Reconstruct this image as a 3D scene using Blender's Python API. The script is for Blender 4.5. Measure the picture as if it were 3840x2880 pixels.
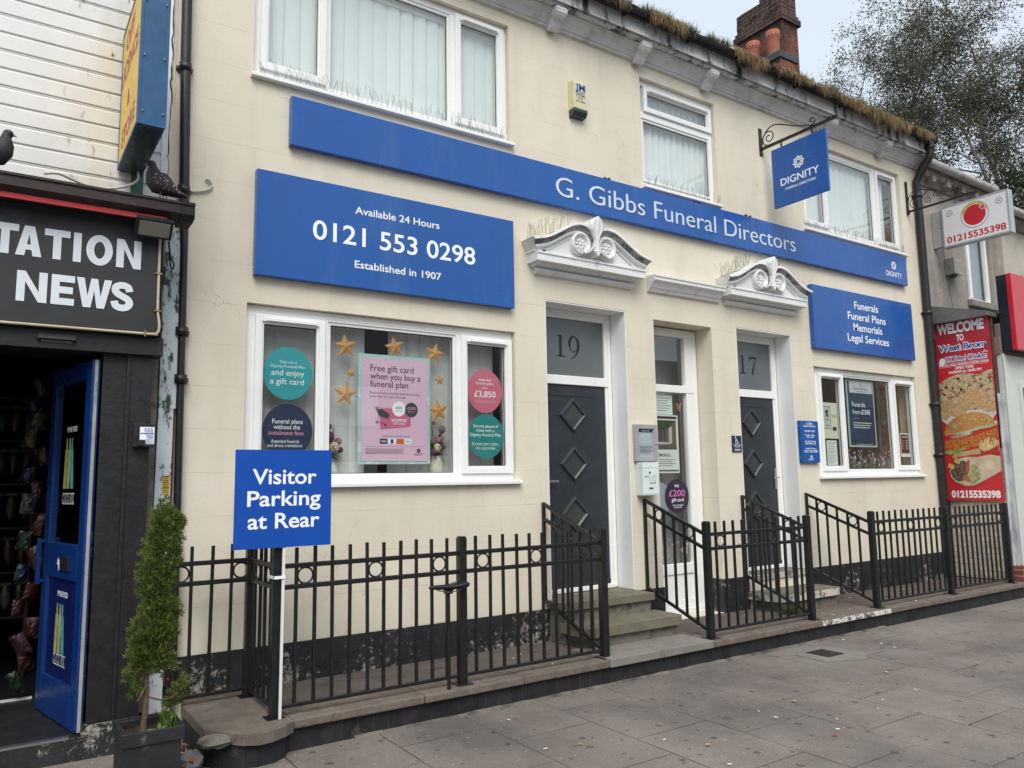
import bpy, math, random
from mathutils import Vector, Matrix
for o in list(bpy.data.objects): bpy.data.objects.remove(o)
SC = bpy.context.scene; COL = SC.collection
rnd = random.Random(7)

# ---------------------------------------------------------------- camera, sky, sun, exposure
cd = bpy.data.cameras.new('camera'); cam = bpy.data.objects.new('camera', cd); COL.objects.link(cam)
cd.sensor_width = 36; cd.lens = 27.19; cd.clip_start = 0.05; cd.clip_end = 600
_R = Vector((0.8307822, -0.5563739, -0.0157828)); _U = Vector((-0.0556438, -0.1112348, 0.9922352)); _F = Vector((0.5538093, 0.8234531, 0.1233706))
cam.matrix_world = Matrix(((_R.x, _U.x, -_F.x, -4.1859), (_R.y, _U.y, -_F.y, -5.6572), (_R.z, _U.z, -_F.z, 0.99936), (0, 0, 0, 1)))
SC.camera = cam
SUN = Vector((-0.40, -0.75, 0.98)).normalized()
w = bpy.data.worlds.new("World"); SC.world = w; w.use_nodes = True
nt = w.node_tree; nt.nodes.clear()
sky = nt.nodes.new('ShaderNodeTexSky'); sky.sky_type = 'NISHITA'; sky.sun_disc = False
sky.sun_elevation = math.asin(SUN.z); sky.sun_rotation = math.atan2(SUN.x, SUN.y)
sky.air_density = 1.0; sky.dust_density = 3.0; sky.ozone_density = 1.0
hs = nt.nodes.new('ShaderNodeHueSaturation'); hs.inputs['Saturation'].default_value = 0.35
mx = nt.nodes.new('ShaderNodeMix'); mx.data_type = 'RGBA'; mx.inputs[0].default_value = 0.8
mx.inputs[7].default_value = (6.5, 7.35, 8.35, 1)          # even cloud layer over the clear sky
bg = nt.nodes.new('ShaderNodeBackground'); bg.inputs['Strength'].default_value = 0.066
wo = nt.nodes.new('ShaderNodeOutputWorld')
nt.links.new(sky.outputs[0], hs.inputs['Color']); nt.links.new(hs.outputs[0], mx.inputs[6])
nt.links.new(mx.outputs[2], bg.inputs[0]); nt.links.new(bg.outputs[0], wo.inputs[0])
sd = bpy.data.lights.new('sun', 'SUN'); sd.energy = 1.4; sd.angle = math.radians(38); sd.color = (1, 0.95, 0.87)
so = bpy.data.objects.new('sun', sd); COL.objects.link(so); so.rotation_euler = SUN.to_track_quat('Z', 'Y').to_euler()
SC.view_settings.view_transform = 'Standard'; SC.view_settings.look = 'None'; SC.view_settings.gamma = 1
SC.view_settings.exposure = 1.02
SC.render.engine = 'CYCLES'; SC.cycles.max_bounces = 8; SC.cycles.transparent_max_bounces = 16
SC.render.resolution_x = 1024; SC.render.resolution_y = 768

# ---------------------------------------------------------------- materials
def _n(nt, t, **kw):
    n = nt.nodes.new('ShaderNode' + t)
    for k, v in kw.items(): setattr(n, k, v)
    return n
def mixc(nt, fac, a, b, blend='MIX'):
    m = _n(nt, 'Mix', data_type='RGBA', blend_type=blend)
    for i, v in ((0, fac), (6, a), (7, b)):
        if hasattr(v, 'links') or isinstance(v, bpy.types.NodeSocket): nt.links.new(v, m.inputs[i])
        else: m.inputs[i].default_value = v if i == 0 else (*v[:3], 1)
    return m.outputs[2]
def noise(nt, vec, scale, detail=4, rough=0.6, dist=0):
    n = _n(nt, 'TexNoise'); n.inputs['Scale'].default_value = scale; n.inputs['Detail'].default_value = detail
    n.inputs['Roughness'].default_value = rough; n.inputs['Distortion'].default_value = dist
    nt.links.new(vec, n.inputs['Vector']); return n.outputs['Fac']
def ramp(nt, x, lo, hi, a=0.0, b=1.0):
    m = _n(nt, 'MapRange'); m.inputs[1].default_value = lo; m.inputs[2].default_value = hi; m.inputs[3].default_value = a; m.inputs[4].default_value = b
    nt.links.new(x, m.inputs[0]); return m.outputs[0]
def math2(nt, op, a, b):
    m = _n(nt, 'Math', operation=op)
    for i, v in ((0, a), (1, b)):
        if isinstance(v, bpy.types.NodeSocket): nt.links.new(v, m.inputs[i])
        else: m.inputs[i].default_value = v
    return m.outputs[0]
def swiz(nt, vec, order, off=(0, 0), sc=(1, 1, 1)):
    s = _n(nt, 'SeparateXYZ'); nt.links.new(vec, s.inputs[0]); c = _n(nt, 'CombineXYZ')
    for i, ch in enumerate(order):
        v = s.outputs['xyz'.index(ch)]
        if i < 2 and off[i]: v = math2(nt, 'ADD', v, off[i])
        if sc[i] != 1: v = math2(nt, 'MULTIPLY', v, sc[i])
        nt.links.new(v, c.inputs[i])
    return c.outputs[0]
class Mat:
    def __init__(s, name, rough=0.5, spec=0.5, metal=0.0):
        s.m = bpy.data.materials.new(name); s.m.use_nodes = True; s.nt = s.m.node_tree
        s.b = s.nt.nodes['Principled BSDF']; s.b.inputs['Roughness'].default_value = rough
        s.b.inputs['Specular IOR Level'].default_value = spec; s.b.inputs['Metallic'].default_value = metal
        tc = _n(s.nt, 'TexCoord'); s.co = tc.outputs['Object']
    def col(s, sock):
        if isinstance(sock, bpy.types.NodeSocket): s.nt.links.new(sock, s.b.inputs['Base Color'])
        else: s.b.inputs['Base Color'].default_value = (*sock[:3], 1)
    def bump(s, h, strength=0.3, dist=0.01):
        b = _n(s.nt, 'Bump'); b.inputs['Strength'].default_value = strength; b.inputs['Distance'].default_value = dist
        s.nt.links.new(h, b.inputs['Height']); s.nt.links.new(b.outputs[0], s.b.inputs['Normal'])
def pm(name, c, rough=0.5, var=0.12, vs=6, bump=0.0, bs=60, dirt=None, spec=0.5, metal=0.0, rv=0.1, order='xyz', dirt2=None):
    """plain painted / stone surface: colour wanders with noise, optional dirt=(colour, scale, lo, hi) patches, fine bump"""
    M = Mat(name, rough, spec, metal); nt = M.nt; v = M.co
    f = noise(nt, v, vs, 5)
    c1 = mixc(nt, ramp(nt, f, 0.3, 0.7), [x * (1 - var) for x in c], [min(1, x * (1 + var)) for x in c])
    for d in (dirt, dirt2):
        if d:
            vec = v
            if len(d) > 4: vec = swiz(nt, v, 'xyz', sc=d[4])
            c1 = mixc(nt, ramp(nt, noise(nt, vec, d[1], 7, 0.65), d[2], d[3]), c1, d[0])
    M.col(c1)
    if rv: nt.links.new(ramp(nt, noise(nt, v, vs * 3, 3), 0.3, 0.7, max(0.02, rough - rv), min(1, rough + rv)), M.b.inputs['Roughness'])
    if bump: M.bump(noise(nt, v, bs, 4), bump, 0.01)
    return M.m
def brickmat(name, order, bw, bh, mortar, c1, c2, cm, rough=0.85, bump=0.6, off=(0, 0), msmooth=0.1, offset=0.5, dirt=None, grain=0.25, var2=None):
    M = Mat(name, rough, 0.3); nt = M.nt
    warp = noise(nt, M.co, 9, 2)
    vec = swiz(nt, M.co, order, off)
    b = _n(nt, 'TexBrick', offset=offset); nt.links.new(vec, b.inputs['Vector'])
    b.inputs['Scale'].default_value = 1; b.inputs['Brick Width'].default_value = bw; b.inputs['Row Height'].default_value = bh
    b.inputs['Mortar Size'].default_value = mortar; b.inputs['Mortar Smooth'].default_value = msmooth; b.inputs['Bias'].default_value = 0
    b.inputs['Color1'].default_value = (*c1, 1); b.inputs['Color2'].default_value = (*c2, 1); b.inputs['Mortar'].default_value = (*cm, 1)
    g = noise(nt, M.co, 14, 6, 0.7)
    c = mixc(nt, 1.0, b.outputs['Color'], mixc(nt, ramp(nt, g, 0.3, 0.7), (1 - grain,) * 3, (1 + grain,) * 3), 'MULTIPLY')
    if dirt:
        for d in dirt: c = mixc(nt, ramp(nt, noise(nt, M.co, d[1], 7, 0.65), d[2], d[3]), c, d[0])
    M.col(c)
    h = math2(nt, 'SUBTRACT', ramp(nt, noise(nt, M.co, 70, 5), 0, 1, 0, 0.35), b.outputs['Fac'])
    M.bump(h, bump, 0.01)
    return M.m

def wall_paint():
    M = Mat('cream_masonry_paint', 0.75, 0.25); nt = M.nt; v = M.co
    big = noise(nt, v, 0.8, 6); fine = noise(nt, v, 7, 8, 0.7)
    base = mixc(nt, ramp(nt, big, 0.3, 0.7), (0.67, 0.61, 0.495), (0.75, 0.695, 0.575))
    base = mixc(nt, ramp(nt, fine, 0.55, 0.8, 0, 0.35), base, (0.62, 0.55, 0.44))
    st = noise(nt, swiz(nt, v, 'xyz', sc=(1.6, 1.6, 0.28)), 1.7, 5, 0.6, 0.4)                   # faint rain streaks
    base = mixc(nt, ramp(nt, st, 0.50, 0.76, 0, 0.30), base, (0.50, 0.44, 0.35))
    pt = noise(nt, v, 1.7, 2, 0.4, 0.6); base = mixc(nt, ramp(nt, pt, 0.60, 0.62, 0, 0.16), base, (0.80, 0.76, 0.66))        # touched-up patches
    b = _n(nt, 'TexBrick', offset=0.5); nt.links.new(swiz(nt, v, 'xzy', (20.3, 20 - 2.617 - 0.045)), b.inputs['Vector'])
    for k, x in (('Scale', 1), ('Brick Width', 0.86), ('Row Height', 0.302), ('Mortar Size', 0.0022), ('Mortar Smooth', 0.3)): b.inputs[k].default_value = x
    lines = math2(nt, 'MULTIPLY', b.outputs['Fac'], ramp(nt, noise(nt, v, 2.2, 3), 0.35, 0.6))
    vo = _n(nt, 'TexVoronoi', feature='DISTANCE_TO_EDGE'); vo.inputs['Scale'].default_value = 1.1
    wv = _n(nt, 'VectorMath', operation='ADD'); nt.links.new(v, wv.inputs[0])
    nn = _n(nt, 'TexNoise'); nn.inputs['Scale'].default_value = 3; nn.inputs['Detail'].default_value = 6; nt.links.new(v, nn.inputs['Vector'])
    nt.links.new(nn.outputs['Color'], wv.inputs[1]); nt.links.new(wv.outputs[0], vo.inputs['Vector'])
    cr = math2(nt, 'MULTIPLY', ramp(nt, vo.outputs['Distance'], 0.0, 0.006, 1, 0), ramp(nt, noise(nt, v, 1.3, 2), 0.52, 0.62))
    c = mixc(nt, math2(nt, 'MULTIPLY', lines, 0.36), base, (0.36, 0.30, 0.23))
    c = mixc(nt, math2(nt, 'MULTIPLY', cr, 0.45), c, (0.30, 0.25, 0.19))
    sp = ramp(nt, noise(nt, v, 26, 3, 0.5), 0.735, 0.76)                                     # odd chips and spots
    c = mixc(nt, math2(nt, 'MULTIPLY', sp, 0.5), c, (0.30, 0.26, 0.21))
    M.col(c)
    h = math2(nt, 'SUBTRACT', math2(nt, 'ADD', ramp(nt, noise(nt, v, 45, 6, 0.7), 0, 1, 0, 0.5), ramp(nt, noise(nt, v, 5, 4), 0, 1, 0, 0.9)), math2(nt, 'ADD', lines, cr))
    M.bump(h, 0.30, 0.012)
    return M.m
def plinth_paint():
    M = Mat('flaking_black_paint', 0.55, 0.4); nt = M.nt; v = M.co
    c = mixc(nt, ramp(nt, noise(nt, v, 5, 5), 0.3, 0.7), (0.013, 0.014, 0.016), (0.03, 0.032, 0.035))
    a = noise(nt, v, 20, 9, 0.8); bigm = noise(nt, v, 1.6, 3)
    s = _n(nt, 'SeparateXYZ'); nt.links.new(v, s.inputs[0])
    low = ramp(nt, s.outputs[2], -0.1, -0.45, -0.055, 0.05)
    f = ramp(nt, math2(nt, 'ADD', math2(nt, 'ADD', a, ramp(nt, bigm, 0.35, 0.65, -0.12, 0.08)), low), 0.565, 0.60)
    c = mixc(nt, f, c, mixc(nt, ramp(nt, noise(nt, v, 30, 3), 0.4, 0.6), (0.20, 0.17, 0.14), (0.42, 0.40, 0.36)))
    M.col(c); M.bump(math2(nt, 'SUBTRACT', noise(nt, v, 40, 6, 0.7), f), 0.6, 0.012)
    return M.m
def pavement_mat():
    M = Mat('concrete_flags', 0.8, 0.35); nt = M.nt; v = M.co
    b = _n(nt, 'TexBrick', offset=0.42); nt.links.new(swiz(nt, v, 'yxz', (30.05, 30 + 1.18)), b.inputs['Vector'])
    for k, x in (('Scale', 1), ('Brick Width', 0.74), ('Row Height', 0.62), ('Mortar Size', 0.006), ('Mortar Smooth', 0.4)): b.inputs[k].default_value = x
    b.inputs['Color1'].default_value = (0.165, 0.144, 0.126, 1); b.inputs['Color2'].default_value = (0.235, 0.209, 0.183, 1); b.inputs['Mortar'].default_value = (0.055, 0.05, 0.045, 1)
    jm = math2(nt, 'MULTIPLY', b.outputs['Fac'], ramp(nt, noise(nt, v, 1.4, 3), 0.40, 0.62, 0.12, 1))
    c = mixc(nt, jm, mixc(nt, 0.7, b.outputs['Color'], (0.185, 0.163, 0.143)), (0.055, 0.05, 0.045))
    c = mixc(nt, 1, c, mixc(nt, ramp(nt, noise(nt, v, 1.1, 7, 0.65), 0.33, 0.67), (0.66, 0.67, 0.69), (1.28, 1.26, 1.23)), 'MULTIPLY')
    c = mixc(nt, 1, c, mixc(nt, ramp(nt, noise(nt, v, 90, 3), 0.25, 0.75), (0.72, 0.72, 0.72), (1.28, 1.28, 1.28)), 'MULTIPLY')
    for sc, thr, colr, am in ((2.9, 0.055, (0.050, 0.046, 0.043), 0.7), (6.1, 0.07, (0.050, 0.046, 0.043), 0.6), (9, 0.045, (0.5, 0.47, 0.42), 0.45)):   # trodden gum, grit
        vo = _n(nt, 'TexVoronoi', voronoi_dimensions='2D'); vo.inputs['Scale'].default_value = sc; vo.inputs['Randomness'].default_value = 1
        wv = _n(nt, 'VectorMath', operation='ADD'); nt.links.new(v, wv.inputs[0]); n3 = _n(nt, 'TexNoise'); n3.inputs['Scale'].default_value = 22
        nt.links.new(v, n3.inputs['Vector']); ms = _n(nt, 'VectorMath', operation='SCALE'); ms.inputs[3].default_value = 0.03
        nt.links.new(n3.outputs['Color'], ms.inputs[0]); nt.links.new(ms.outputs[0], wv.inputs[1]); nt.links.new(wv.outputs[0], vo.inputs['Vector'])
        sel = _n(nt, 'SeparateColor'); nt.links.new(vo.outputs['Color'], sel.inputs[0])
        f = math2(nt, 'MULTIPLY', ramp(nt, vo.outputs['Distance'], thr, thr * 1.35, am, 0), ramp(nt, sel.outputs[0], 0.5, 0.56))
        c = mixc(nt, f, c, colr)
    st = noise(nt, v, 0.55, 6, 0.6)
    c = mixc(nt, ramp(nt, st, 0.52, 0.75, 0, 0.45), c, (0.085, 0.078, 0.07))
    M.col(c)
    nt.links.new(ramp(nt, noise(nt, v, 2, 5), 0.3, 0.7, 0.62, 0.9), M.b.inputs['Roughness'])
    M.bump(math2(nt, 'SUBTRACT', math2(nt, 'ADD', noise(nt, v, 110, 4), ramp(nt, noise(nt, v, 2.5, 3), 0, 1, 0, 0.8)), jm), 0.35, 0.008)
    return M.m
def flake2(name, a, bcol, scale, lo, hi, rough=0.6, sc=(1, 1, 1), bump=0.4, c3=None):
    M = Mat(name, rough, 0.4); nt = M.nt
    vec = swiz(nt, M.co, 'xyz', sc=sc); n1 = noise(nt, vec, scale, 9, 0.72)
    f = ramp(nt, n1, lo, hi); c = mixc(nt, f, a, bcol)
    if c3: c = mixc(nt, ramp(nt, noise(nt, M.co, 3, 5), 0.5, 0.62), c, c3)
    M.col(c); M.bump(f, bump, 0.004); return M.m
def glassmat(name, ior=0.12, tint=(0.93, 0.95, 0.94)):
    m = bpy.data.materials.new(name); m.use_nodes = True; nt = m.node_tree; nt.nodes.clear()
    t = _n(nt, 'BsdfTransparent'); t.inputs[0].default_value = (*tint, 1)
    g = _n(nt, 'BsdfGlossy'); g.inputs['Roughness'].default_value = 0.015; g.inputs[0].default_value = (1, 1, 1, 1)
    tc = _n(nt, 'TexCoord'); bp = _n(nt, 'Bump'); bp.inputs['Strength'].default_value = 0.05; bp.inputs['Distance'].default_value = 0.02
    nt.links.new(noise(nt, tc.outputs['Object'], 1.4, 1), bp.inputs['Height']); nt.links.new(bp.outputs[0], g.inputs['Normal'])
    lw = _n(nt, 'LayerWeight'); lw.inputs['Blend'].default_value = 0.5; pw = math2(nt, 'POWER', lw.outputs['Facing'], 5.0)
    fr = ramp(nt, pw, 0, 1, ior, 1.0)                       # Schlick reflectance, the same from both sides of the pane
    ms = _n(nt, 'MixShader'); nt.links.new(fr, ms.inputs[0]); nt.links.new(t.outputs[0], ms.inputs[1]); nt.links.new(g.outputs[0], ms.inputs[2])
    o = _n(nt, 'OutputMaterial'); nt.links.new(ms.outputs[0], o.inputs[0]); return m
def leafmat(name, c1, c2, rough=0.6, trans=0.25, scale=30):
    M = Mat(name, rough, 0.3); nt = M.nt
    c = mixc(nt, ramp(nt, noise(nt, M.co, scale, 3), 0.3, 0.7), c1, c2); M.col(c)
    tr = _n(nt, 'BsdfTranslucent'); nt.links.new(c, tr.inputs[0]); ms = _n(nt, 'MixShader'); ms.inputs[0].default_value = trans
    out = nt.nodes['Material Output']; nt.links.new(M.b.outputs[0], ms.inputs[1]); nt.links.new(tr.outputs[0], ms.inputs[2]); nt.links.new(ms.outputs[0], out.inputs[0])
    return M.m

WALL = wall_paint(); PLINTH = plinth_paint(); PAVE = pavement_mat()
GLASS = glassmat('window_glass'); GLASSUP = glassmat('upper_window_glass', 0.14)
UPVC = pm('white_upvc', (0.83, 0.845, 0.835), 0.32, 0.03, 3, dirt=((0.55, 0.55, 0.50), 5, 0.62, 0.9), rv=0.05)
WHITE = pm('white_print', (0.86, 0.90, 0.93), 0.5, 0.03, rv=0.02); OFFW = pm('white_paint', (0.72, 0.74, 0.74), 0.5, 0.06, 4, dirt=((0.3, 0.28, 0.25), 6, 0.62, 0.8))
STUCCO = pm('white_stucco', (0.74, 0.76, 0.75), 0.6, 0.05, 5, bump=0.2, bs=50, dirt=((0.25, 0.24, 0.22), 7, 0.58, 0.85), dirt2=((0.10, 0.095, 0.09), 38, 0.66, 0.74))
STUCCOD = pm('dark_mottled_stucco', (0.42, 0.42, 0.41), 0.7, 0.2, 9, bump=0.4, bs=60, dirt=((0.10, 0.095, 0.09), 14, 0.42, 0.62), dirt2=((0.06, 0.055, 0.05), 60, 0.56, 0.62))  # darker, mottled stucco for the cyma strips of the pediment crowns
CORN = pm('cornice_paint', (0.58, 0.58, 0.575), 0.65, 0.1, 3, bump=0.15, bs=40, dirt=((0.28, 0.28, 0.27), 4, 0.5, 0.8))
FASC = flake2('stained_fascia', (0.50, 0.51, 0.51), (0.02, 0.02, 0.022), 5, 0.50, 0.60, 0.6, (1, 1, 0.22), 0.2)
BLUE = pm('blue_sign_panel', (0.012, 0.092, 0.350), 0.27, 0.07, 0.9, rv=0.06, dirt=((0.02, 0.10, 0.38), 2, 0.55, 0.8), dirt2=((0.045, 0.125, 0.36), 3.5, 0.54, 0.80, (1, 1, 0.14)))
BLUED = pm('blue_sign_return', (0.010, 0.055, 0.23), 0.4, 0.06, 3)
BLUEP = pm('parking_sign_blue', (0.003, 0.072, 0.400), 0.4, 0.03, 2, rv=0.04)
IRON = pm('black_gloss_ironwork', (0.010, 0.010, 0.011), 0.38, 0.25, 12, bump=0.12, bs=45, dirt=((0.06, 0.055, 0.05), 24, 0.68, 0.74))
PIPE = pm('black_downpipe_paint', (0.014, 0.013, 0.014), 0.45, 0.25, 8, bump=0.15, bs=30, dirt=((0.45, 0.42, 0.38), 17, 0.72, 0.75))
GUT = pm('sooty_gutter', (0.012, 0.011, 0.011), 0.7, 0.3, 9, bump=0.3, bs=30)
ANTH = pm('anthracite_door', (0.024, 0.030, 0.036), 0.42, 0.12, 5, bump=0.12, bs=35)
ANTH2 = pm('anthracite_moulding', (0.030, 0.037, 0.043), 0.35, 0.08, 5)
FROST = pm('frosted_glass', (0.115, 0.135, 0.14), 0.22, 0.10, 1.2, rv=0.04, spec=0.6)
DARKG = pm('dark_door_glass', (0.055, 0.062, 0.064), 0.08, 0.2, 3, rv=0.02, spec=0.7)
BLK = pm('black_board', (0.010, 0.010, 0.011), 0.6, 0.25, 6, dirt=((0.06, 0.055, 0.05), 12, 0.66, 0.8)); DGREY = pm('charcoal_panel', (0.022, 0.023, 0.026), 0.5, 0.12, 3, dirt=((0.034, 0.035, 0.038), 2, 0.5, 0.8))
JAMB = pm('black_jamb_paint', (0.010, 0.0105, 0.012), 0.5, 0.25, 4, bump=0.3, bs=25, dirt=((0.07, 0.07, 0.07), 26, 0.70, 0.74))
NUMB = pm('black_numeral', (0.010, 0.012, 0.015), 0.5, 0.05)
STEP = pm('worn_step_stone', (0.165, 0.145, 0.105), 0.8, 0.18, 6, bump=0.45, bs=70, dirt=((0.06, 0.055, 0.045), 8, 0.58, 0.78))
RISER = pm('cement_riser', (0.17, 0.155, 0.13), 0.85, 0.2, 7, bump=0.6, bs=60, dirt=((0.05, 0.045, 0.04), 9, 0.52, 0.72))
COPE = pm('weathered_coping', (0.150, 0.122, 0.100), 0.85, 0.22, 9, bump=0.6, bs=80, dirt=((0.05, 0.045, 0.04), 10, 0.56, 0.75), dirt2=((0.34, 0.31, 0.27), 55, 0.68, 0.74))
FORE = pm('forecourt_concrete', (0.118, 0.095, 0.079), 0.85, 0.2, 4, bump=0.5, bs=70, dirt=((0.05, 0.042, 0.037), 6, 0.52, 0.76), dirt2=((0.42, 0.39, 0.34), 70, 0.74, 0.77))
FLAG = pm('pale_flagstone', (0.21, 0.195, 0.17), 0.8, 0.15, 4, bump=0.35, bs=70, dirt=((0.09, 0.08, 0.07), 5, 0.55, 0.8))
COPEW = flake2('peeling_white_coping', (0.62, 0.60, 0.56), (0.10, 0.08, 0.065), 13, 0.50, 0.56, 0.7, (1, 1, 1))
KERB = brickmat('black_painted_brick', 'xzy', 0.105, 0.40, 0.006, (0.017, 0.018, 0.020), (0.027, 0.028, 0.031), (0.034, 0.032, 0.029), 0.6, 0.7, (30, 30.7), dirt=(((0.15, 0.135, 0.115), 6, 0.62, 0.75), ((0.01, 0.01, 0.011), 3, 0.5, 0.7)))
def cladmat():
    M = Mat('white_upvc_cladding', 0.35, 0.5); nt = M.nt; v = M.co
    c = mixc(nt, ramp(nt, noise(nt, v, 3, 5), 0.3, 0.7), (0.70, 0.72, 0.72), (0.78, 0.79, 0.79))
    s = _n(nt, 'SeparateXYZ'); nt.links.new(v, s.inputs[0])
    near = ramp(nt, s.outputs[0], -4.15, -3.60)                      # grime gathers beside the box sign
    c = mixc(nt, math2(nt, 'MULTIPLY', ramp(nt, noise(nt, swiz(nt, v, 'xyz', sc=(1, 1, 0.4)), 3, 6), 0.35, 0.7, 0, .8), near), c, (0.55, 0.47, 0.31))
    c = mixc(nt, math2(nt, 'MULTIPLY', ramp(nt, noise(nt, swiz(nt, v, 'xyz', sc=(1, 1, 0.35)), 17, 7, 0.7), 0.60, 0.66), ramp(nt, s.outputs[0], -4.0, -3.68, 0, .9)), c, (0.10, 0.055, 0.035))
    c = mixc(nt, ramp(nt, noise(nt, v, 22, 6, 0.7), 0.70, 0.75, 0, .6), c, (0.22, 0.20, 0.17))
    M.col(c); return M.m
CLAD = cladmat()
PEEL = flake2('peeling_green_paint', (0.55, 0.62, 0.64), (0.025, 0.075, 0.05), 9, 0.53, 0.575, 0.5, (1, 1, 0.45), 0.5)
YELL = pm('yellow_sign_face', (0.72, 0.47, 0.035), 0.4, 0.06, 3, dirt=((0.5, 0.28, 0.02), 3, 0.6, 0.85)); REDL = pm('faded_red_letter', (0.42, 0.055, 0.05), 0.5, 0.08)
BLUB = pm('weathered_blue_box', (0.012, 0.085, 0.21), 0.4, 0.2, 4, dirt=((0.03, 0.14, 0.30), 4, 0.5, 0.75), dirt2=((0.55, 0.57, 0.58), 18, 0.735, 0.76, (1, 1, 0.25)))
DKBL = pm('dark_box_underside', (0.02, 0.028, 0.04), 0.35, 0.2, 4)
BROWN = pm('brown_gutter', (0.022, 0.010, 0.009), 0.5, 0.25, 7, bump=0.15, dirt=((0.05, 0.045, 0.04), 13, 0.62, 0.75)); REDS = pm('chipped_red_strip', (0.48, 0.028, 0.032), 0.5, 0.1, 5, dirt=((0.6, 0.5, 0.4), 40, 0.70, 0.72))
DOORB = pm('blue_shop_door', (0.005, 0.034, 0.165), 0.3, 0.12, 4, dirt=((0.10, 0.14, 0.22), 22, 0.70, 0.76)); DOORP = pm('door_poster_blue', (0.005, 0.012, 0.09), 0.35, 0.15, 3)
ALU = pm('brushed_metal', (0.45, 0.45, 0.45), 0.35, 0.1, 20, metal=0.9); GREYB = pm('grey_plastic', (0.30, 0.31, 0.32), 0.4, 0.06)
ROUGHC = pm('grey_roughcast', (0.34, 0.31, 0.27), 0.9, 0.18, 2, bump=1.0, bs=60, dirt=((0.15, 0.13, 0.11), 2.2, 0.50, 0.75, (1, 1, .4)), dirt2=((0.10, 0.09, 0.08), 48, 0.56, 0.66))
ROUGH2 = pm('pale_render', (0.47, 0.44, 0.38), 0.9, 0.12, 2, bump=0.5, bs=80, dirt=((0.30, 0.27, 0.23), 3, 0.55, 0.8))
LEAD = pm('lead_flashing', (0.13, 0.13, 0.125), 0.6, 0.25, 6, bump=0.3, bs=15); STONE = pm('stone_sill', (0.24, 0.22, 0.19), 0.85, 0.2, 9, bump=0.6, bs=50)
BRICKU = brickmat('blackened_upper_brick', 'yzx', 0.23, 0.075, 0.008, (0.030, 0.022, 0.020), (0.085, 0.040, 0.032), (0.15, 0.13, 0.11), 0.95, 0.9, (30, 30), dirt=(((0.02, 0.018, 0.017), 2.5, 0.5, 0.64), ((0.16, 0.06, 0.04), 5, 0.60, 0.68)))
BRICKR = brickmat('soot_stained_brick', 'xzy', 0.23, 0.075, 0.007, (0.20, 0.065, 0.04), (0.30, 0.095, 0.055), (0.09, 0.075, 0.06), 0.9, 0.8, (30, 30), dirt=(((0.035, 0.028, 0.025), 2.2, 0.48, 0.66),))
BRICKS = brickmat('soot_stained_brick_side', 'yzx', 0.23, 0.075, 0.007, (0.16, 0.06, 0.042), (0.24, 0.08, 0.05), (0.10, 0.085, 0.07), 0.9, 0.8, (30, 30), dirt=(((0.03, 0.026, 0.025), 1.8, 0.42, 0.62),))
BRICKB = brickmat('red_engineering_brick', 'xzy', 0.23, 0.078, 0.009, (0.19, 0.055, 0.045), (0.24, 0.075, 0.058), (0.30, 0.22, 0.19), 0.8, 0.6, (30, 30.59))
BRICKW = brickmat('whitewashed_brick', 'yzx', 0.23, 0.076, 0.006, (0.56, 0.50, 0.41), (0.63, 0.57, 0.47), (0.42, 0.37, 0.30), 0.8, 0.6, (30, 30.4))
BRICKD = brickmat('grimy_red_brick', 'yzx', 0.23, 0.076, 0.008, (0.10, 0.045, 0.035), (0.15, 0.06, 0.045), (0.07, 0.06, 0.05), 0.9, 0.7, (30, 30))
SLATE = pm('roof_slate', (0.07, 0.07, 0.075), 0.7, 0.2, 5, bump=0.3, bs=20); ENG = pm('blue_brick_ledge', (0.045, 0.05, 0.056), 0.6, 0.25, 7, bump=0.4, bs=40)
TERRA = pm('terracotta', (0.36, 0.12, 0.07), 0.75, 0.12, 6, bump=0.2, bs=50, dirt=((0.16, 0.06, 0.04), 5, 0.6, 0.85))
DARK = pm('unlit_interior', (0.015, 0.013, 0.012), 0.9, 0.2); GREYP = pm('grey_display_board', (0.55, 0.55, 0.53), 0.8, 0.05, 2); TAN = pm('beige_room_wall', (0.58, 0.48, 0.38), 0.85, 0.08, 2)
BLIND = pm('pale_blind_fabric', (0.74, 0.80, 0.79), 0.75, 0.05, 2); BLINDG = pm('grey_blind_fabric', (0.64, 0.65, 0.64), 0.75, 0.06, 2)
GOLD = pm('gold_paper', (0.52, 0.27, 0.075), 0.5, 0.12, 5); TEAL = pm('teal_vinyl', (0.03, 0.36, 0.40), 0.4, 0.05); NAVY = pm('navy_vinyl', (0.018, 0.036, 0.090), 0.4, 0.08); PINKV = pm('rose_vinyl', (0.62, 0.16, 0.22), 0.4, 0.05); TEAL2 = pm('green_teal_vinyl', (0.02, 0.24, 0.23), 0.4, 0.05)
PINKP = pm('pink_poster_paper', (0.70, 0.48, 0.62), 0.6, 0.04, 2); AQUA = pm('aqua_poster_mount', (0.40, 0.60, 0.56), 0.4, 0.05, 3, dirt=((0.55, 0.75, 0.70), 9, 0.58, 0.60)); INK = pm('dark_print', (0.045, 0.035, 0.07), 0.5, 0.02); MAG = pm('rose_card_print', (0.58, 0.14, 0.25), 0.5, 0.02); PALEP = pm('pale_pink_print', (0.72, 0.35, 0.42), 0.5, 0.02)
PAPER = pm('white_paper', (0.70, 0.78, 0.73), 0.6, 0.04, 3); CREAMP = pm('cream_certificate', (0.68, 0.70, 0.52), 0.6, 0.04, 3); POSTB = pm('petrol_blue_poster', (0.014, 0.045, 0.085), 0.45, 0.06, 3)
BANR = pm('red_banner', (0.56, 0.024, 0.030), 0.45, 0.08, 2); BANR2 = pm('dark_red_banner', (0.40, 0.022, 0.034), 0.5, 0.08, 2); REDP = pm('red_print', (0.52, 0.015, 0.03), 0.45, 0.04); BLUT = pm('blue_print', (0.02, 0.06, 0.33), 0.45, 0.04)
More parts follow.
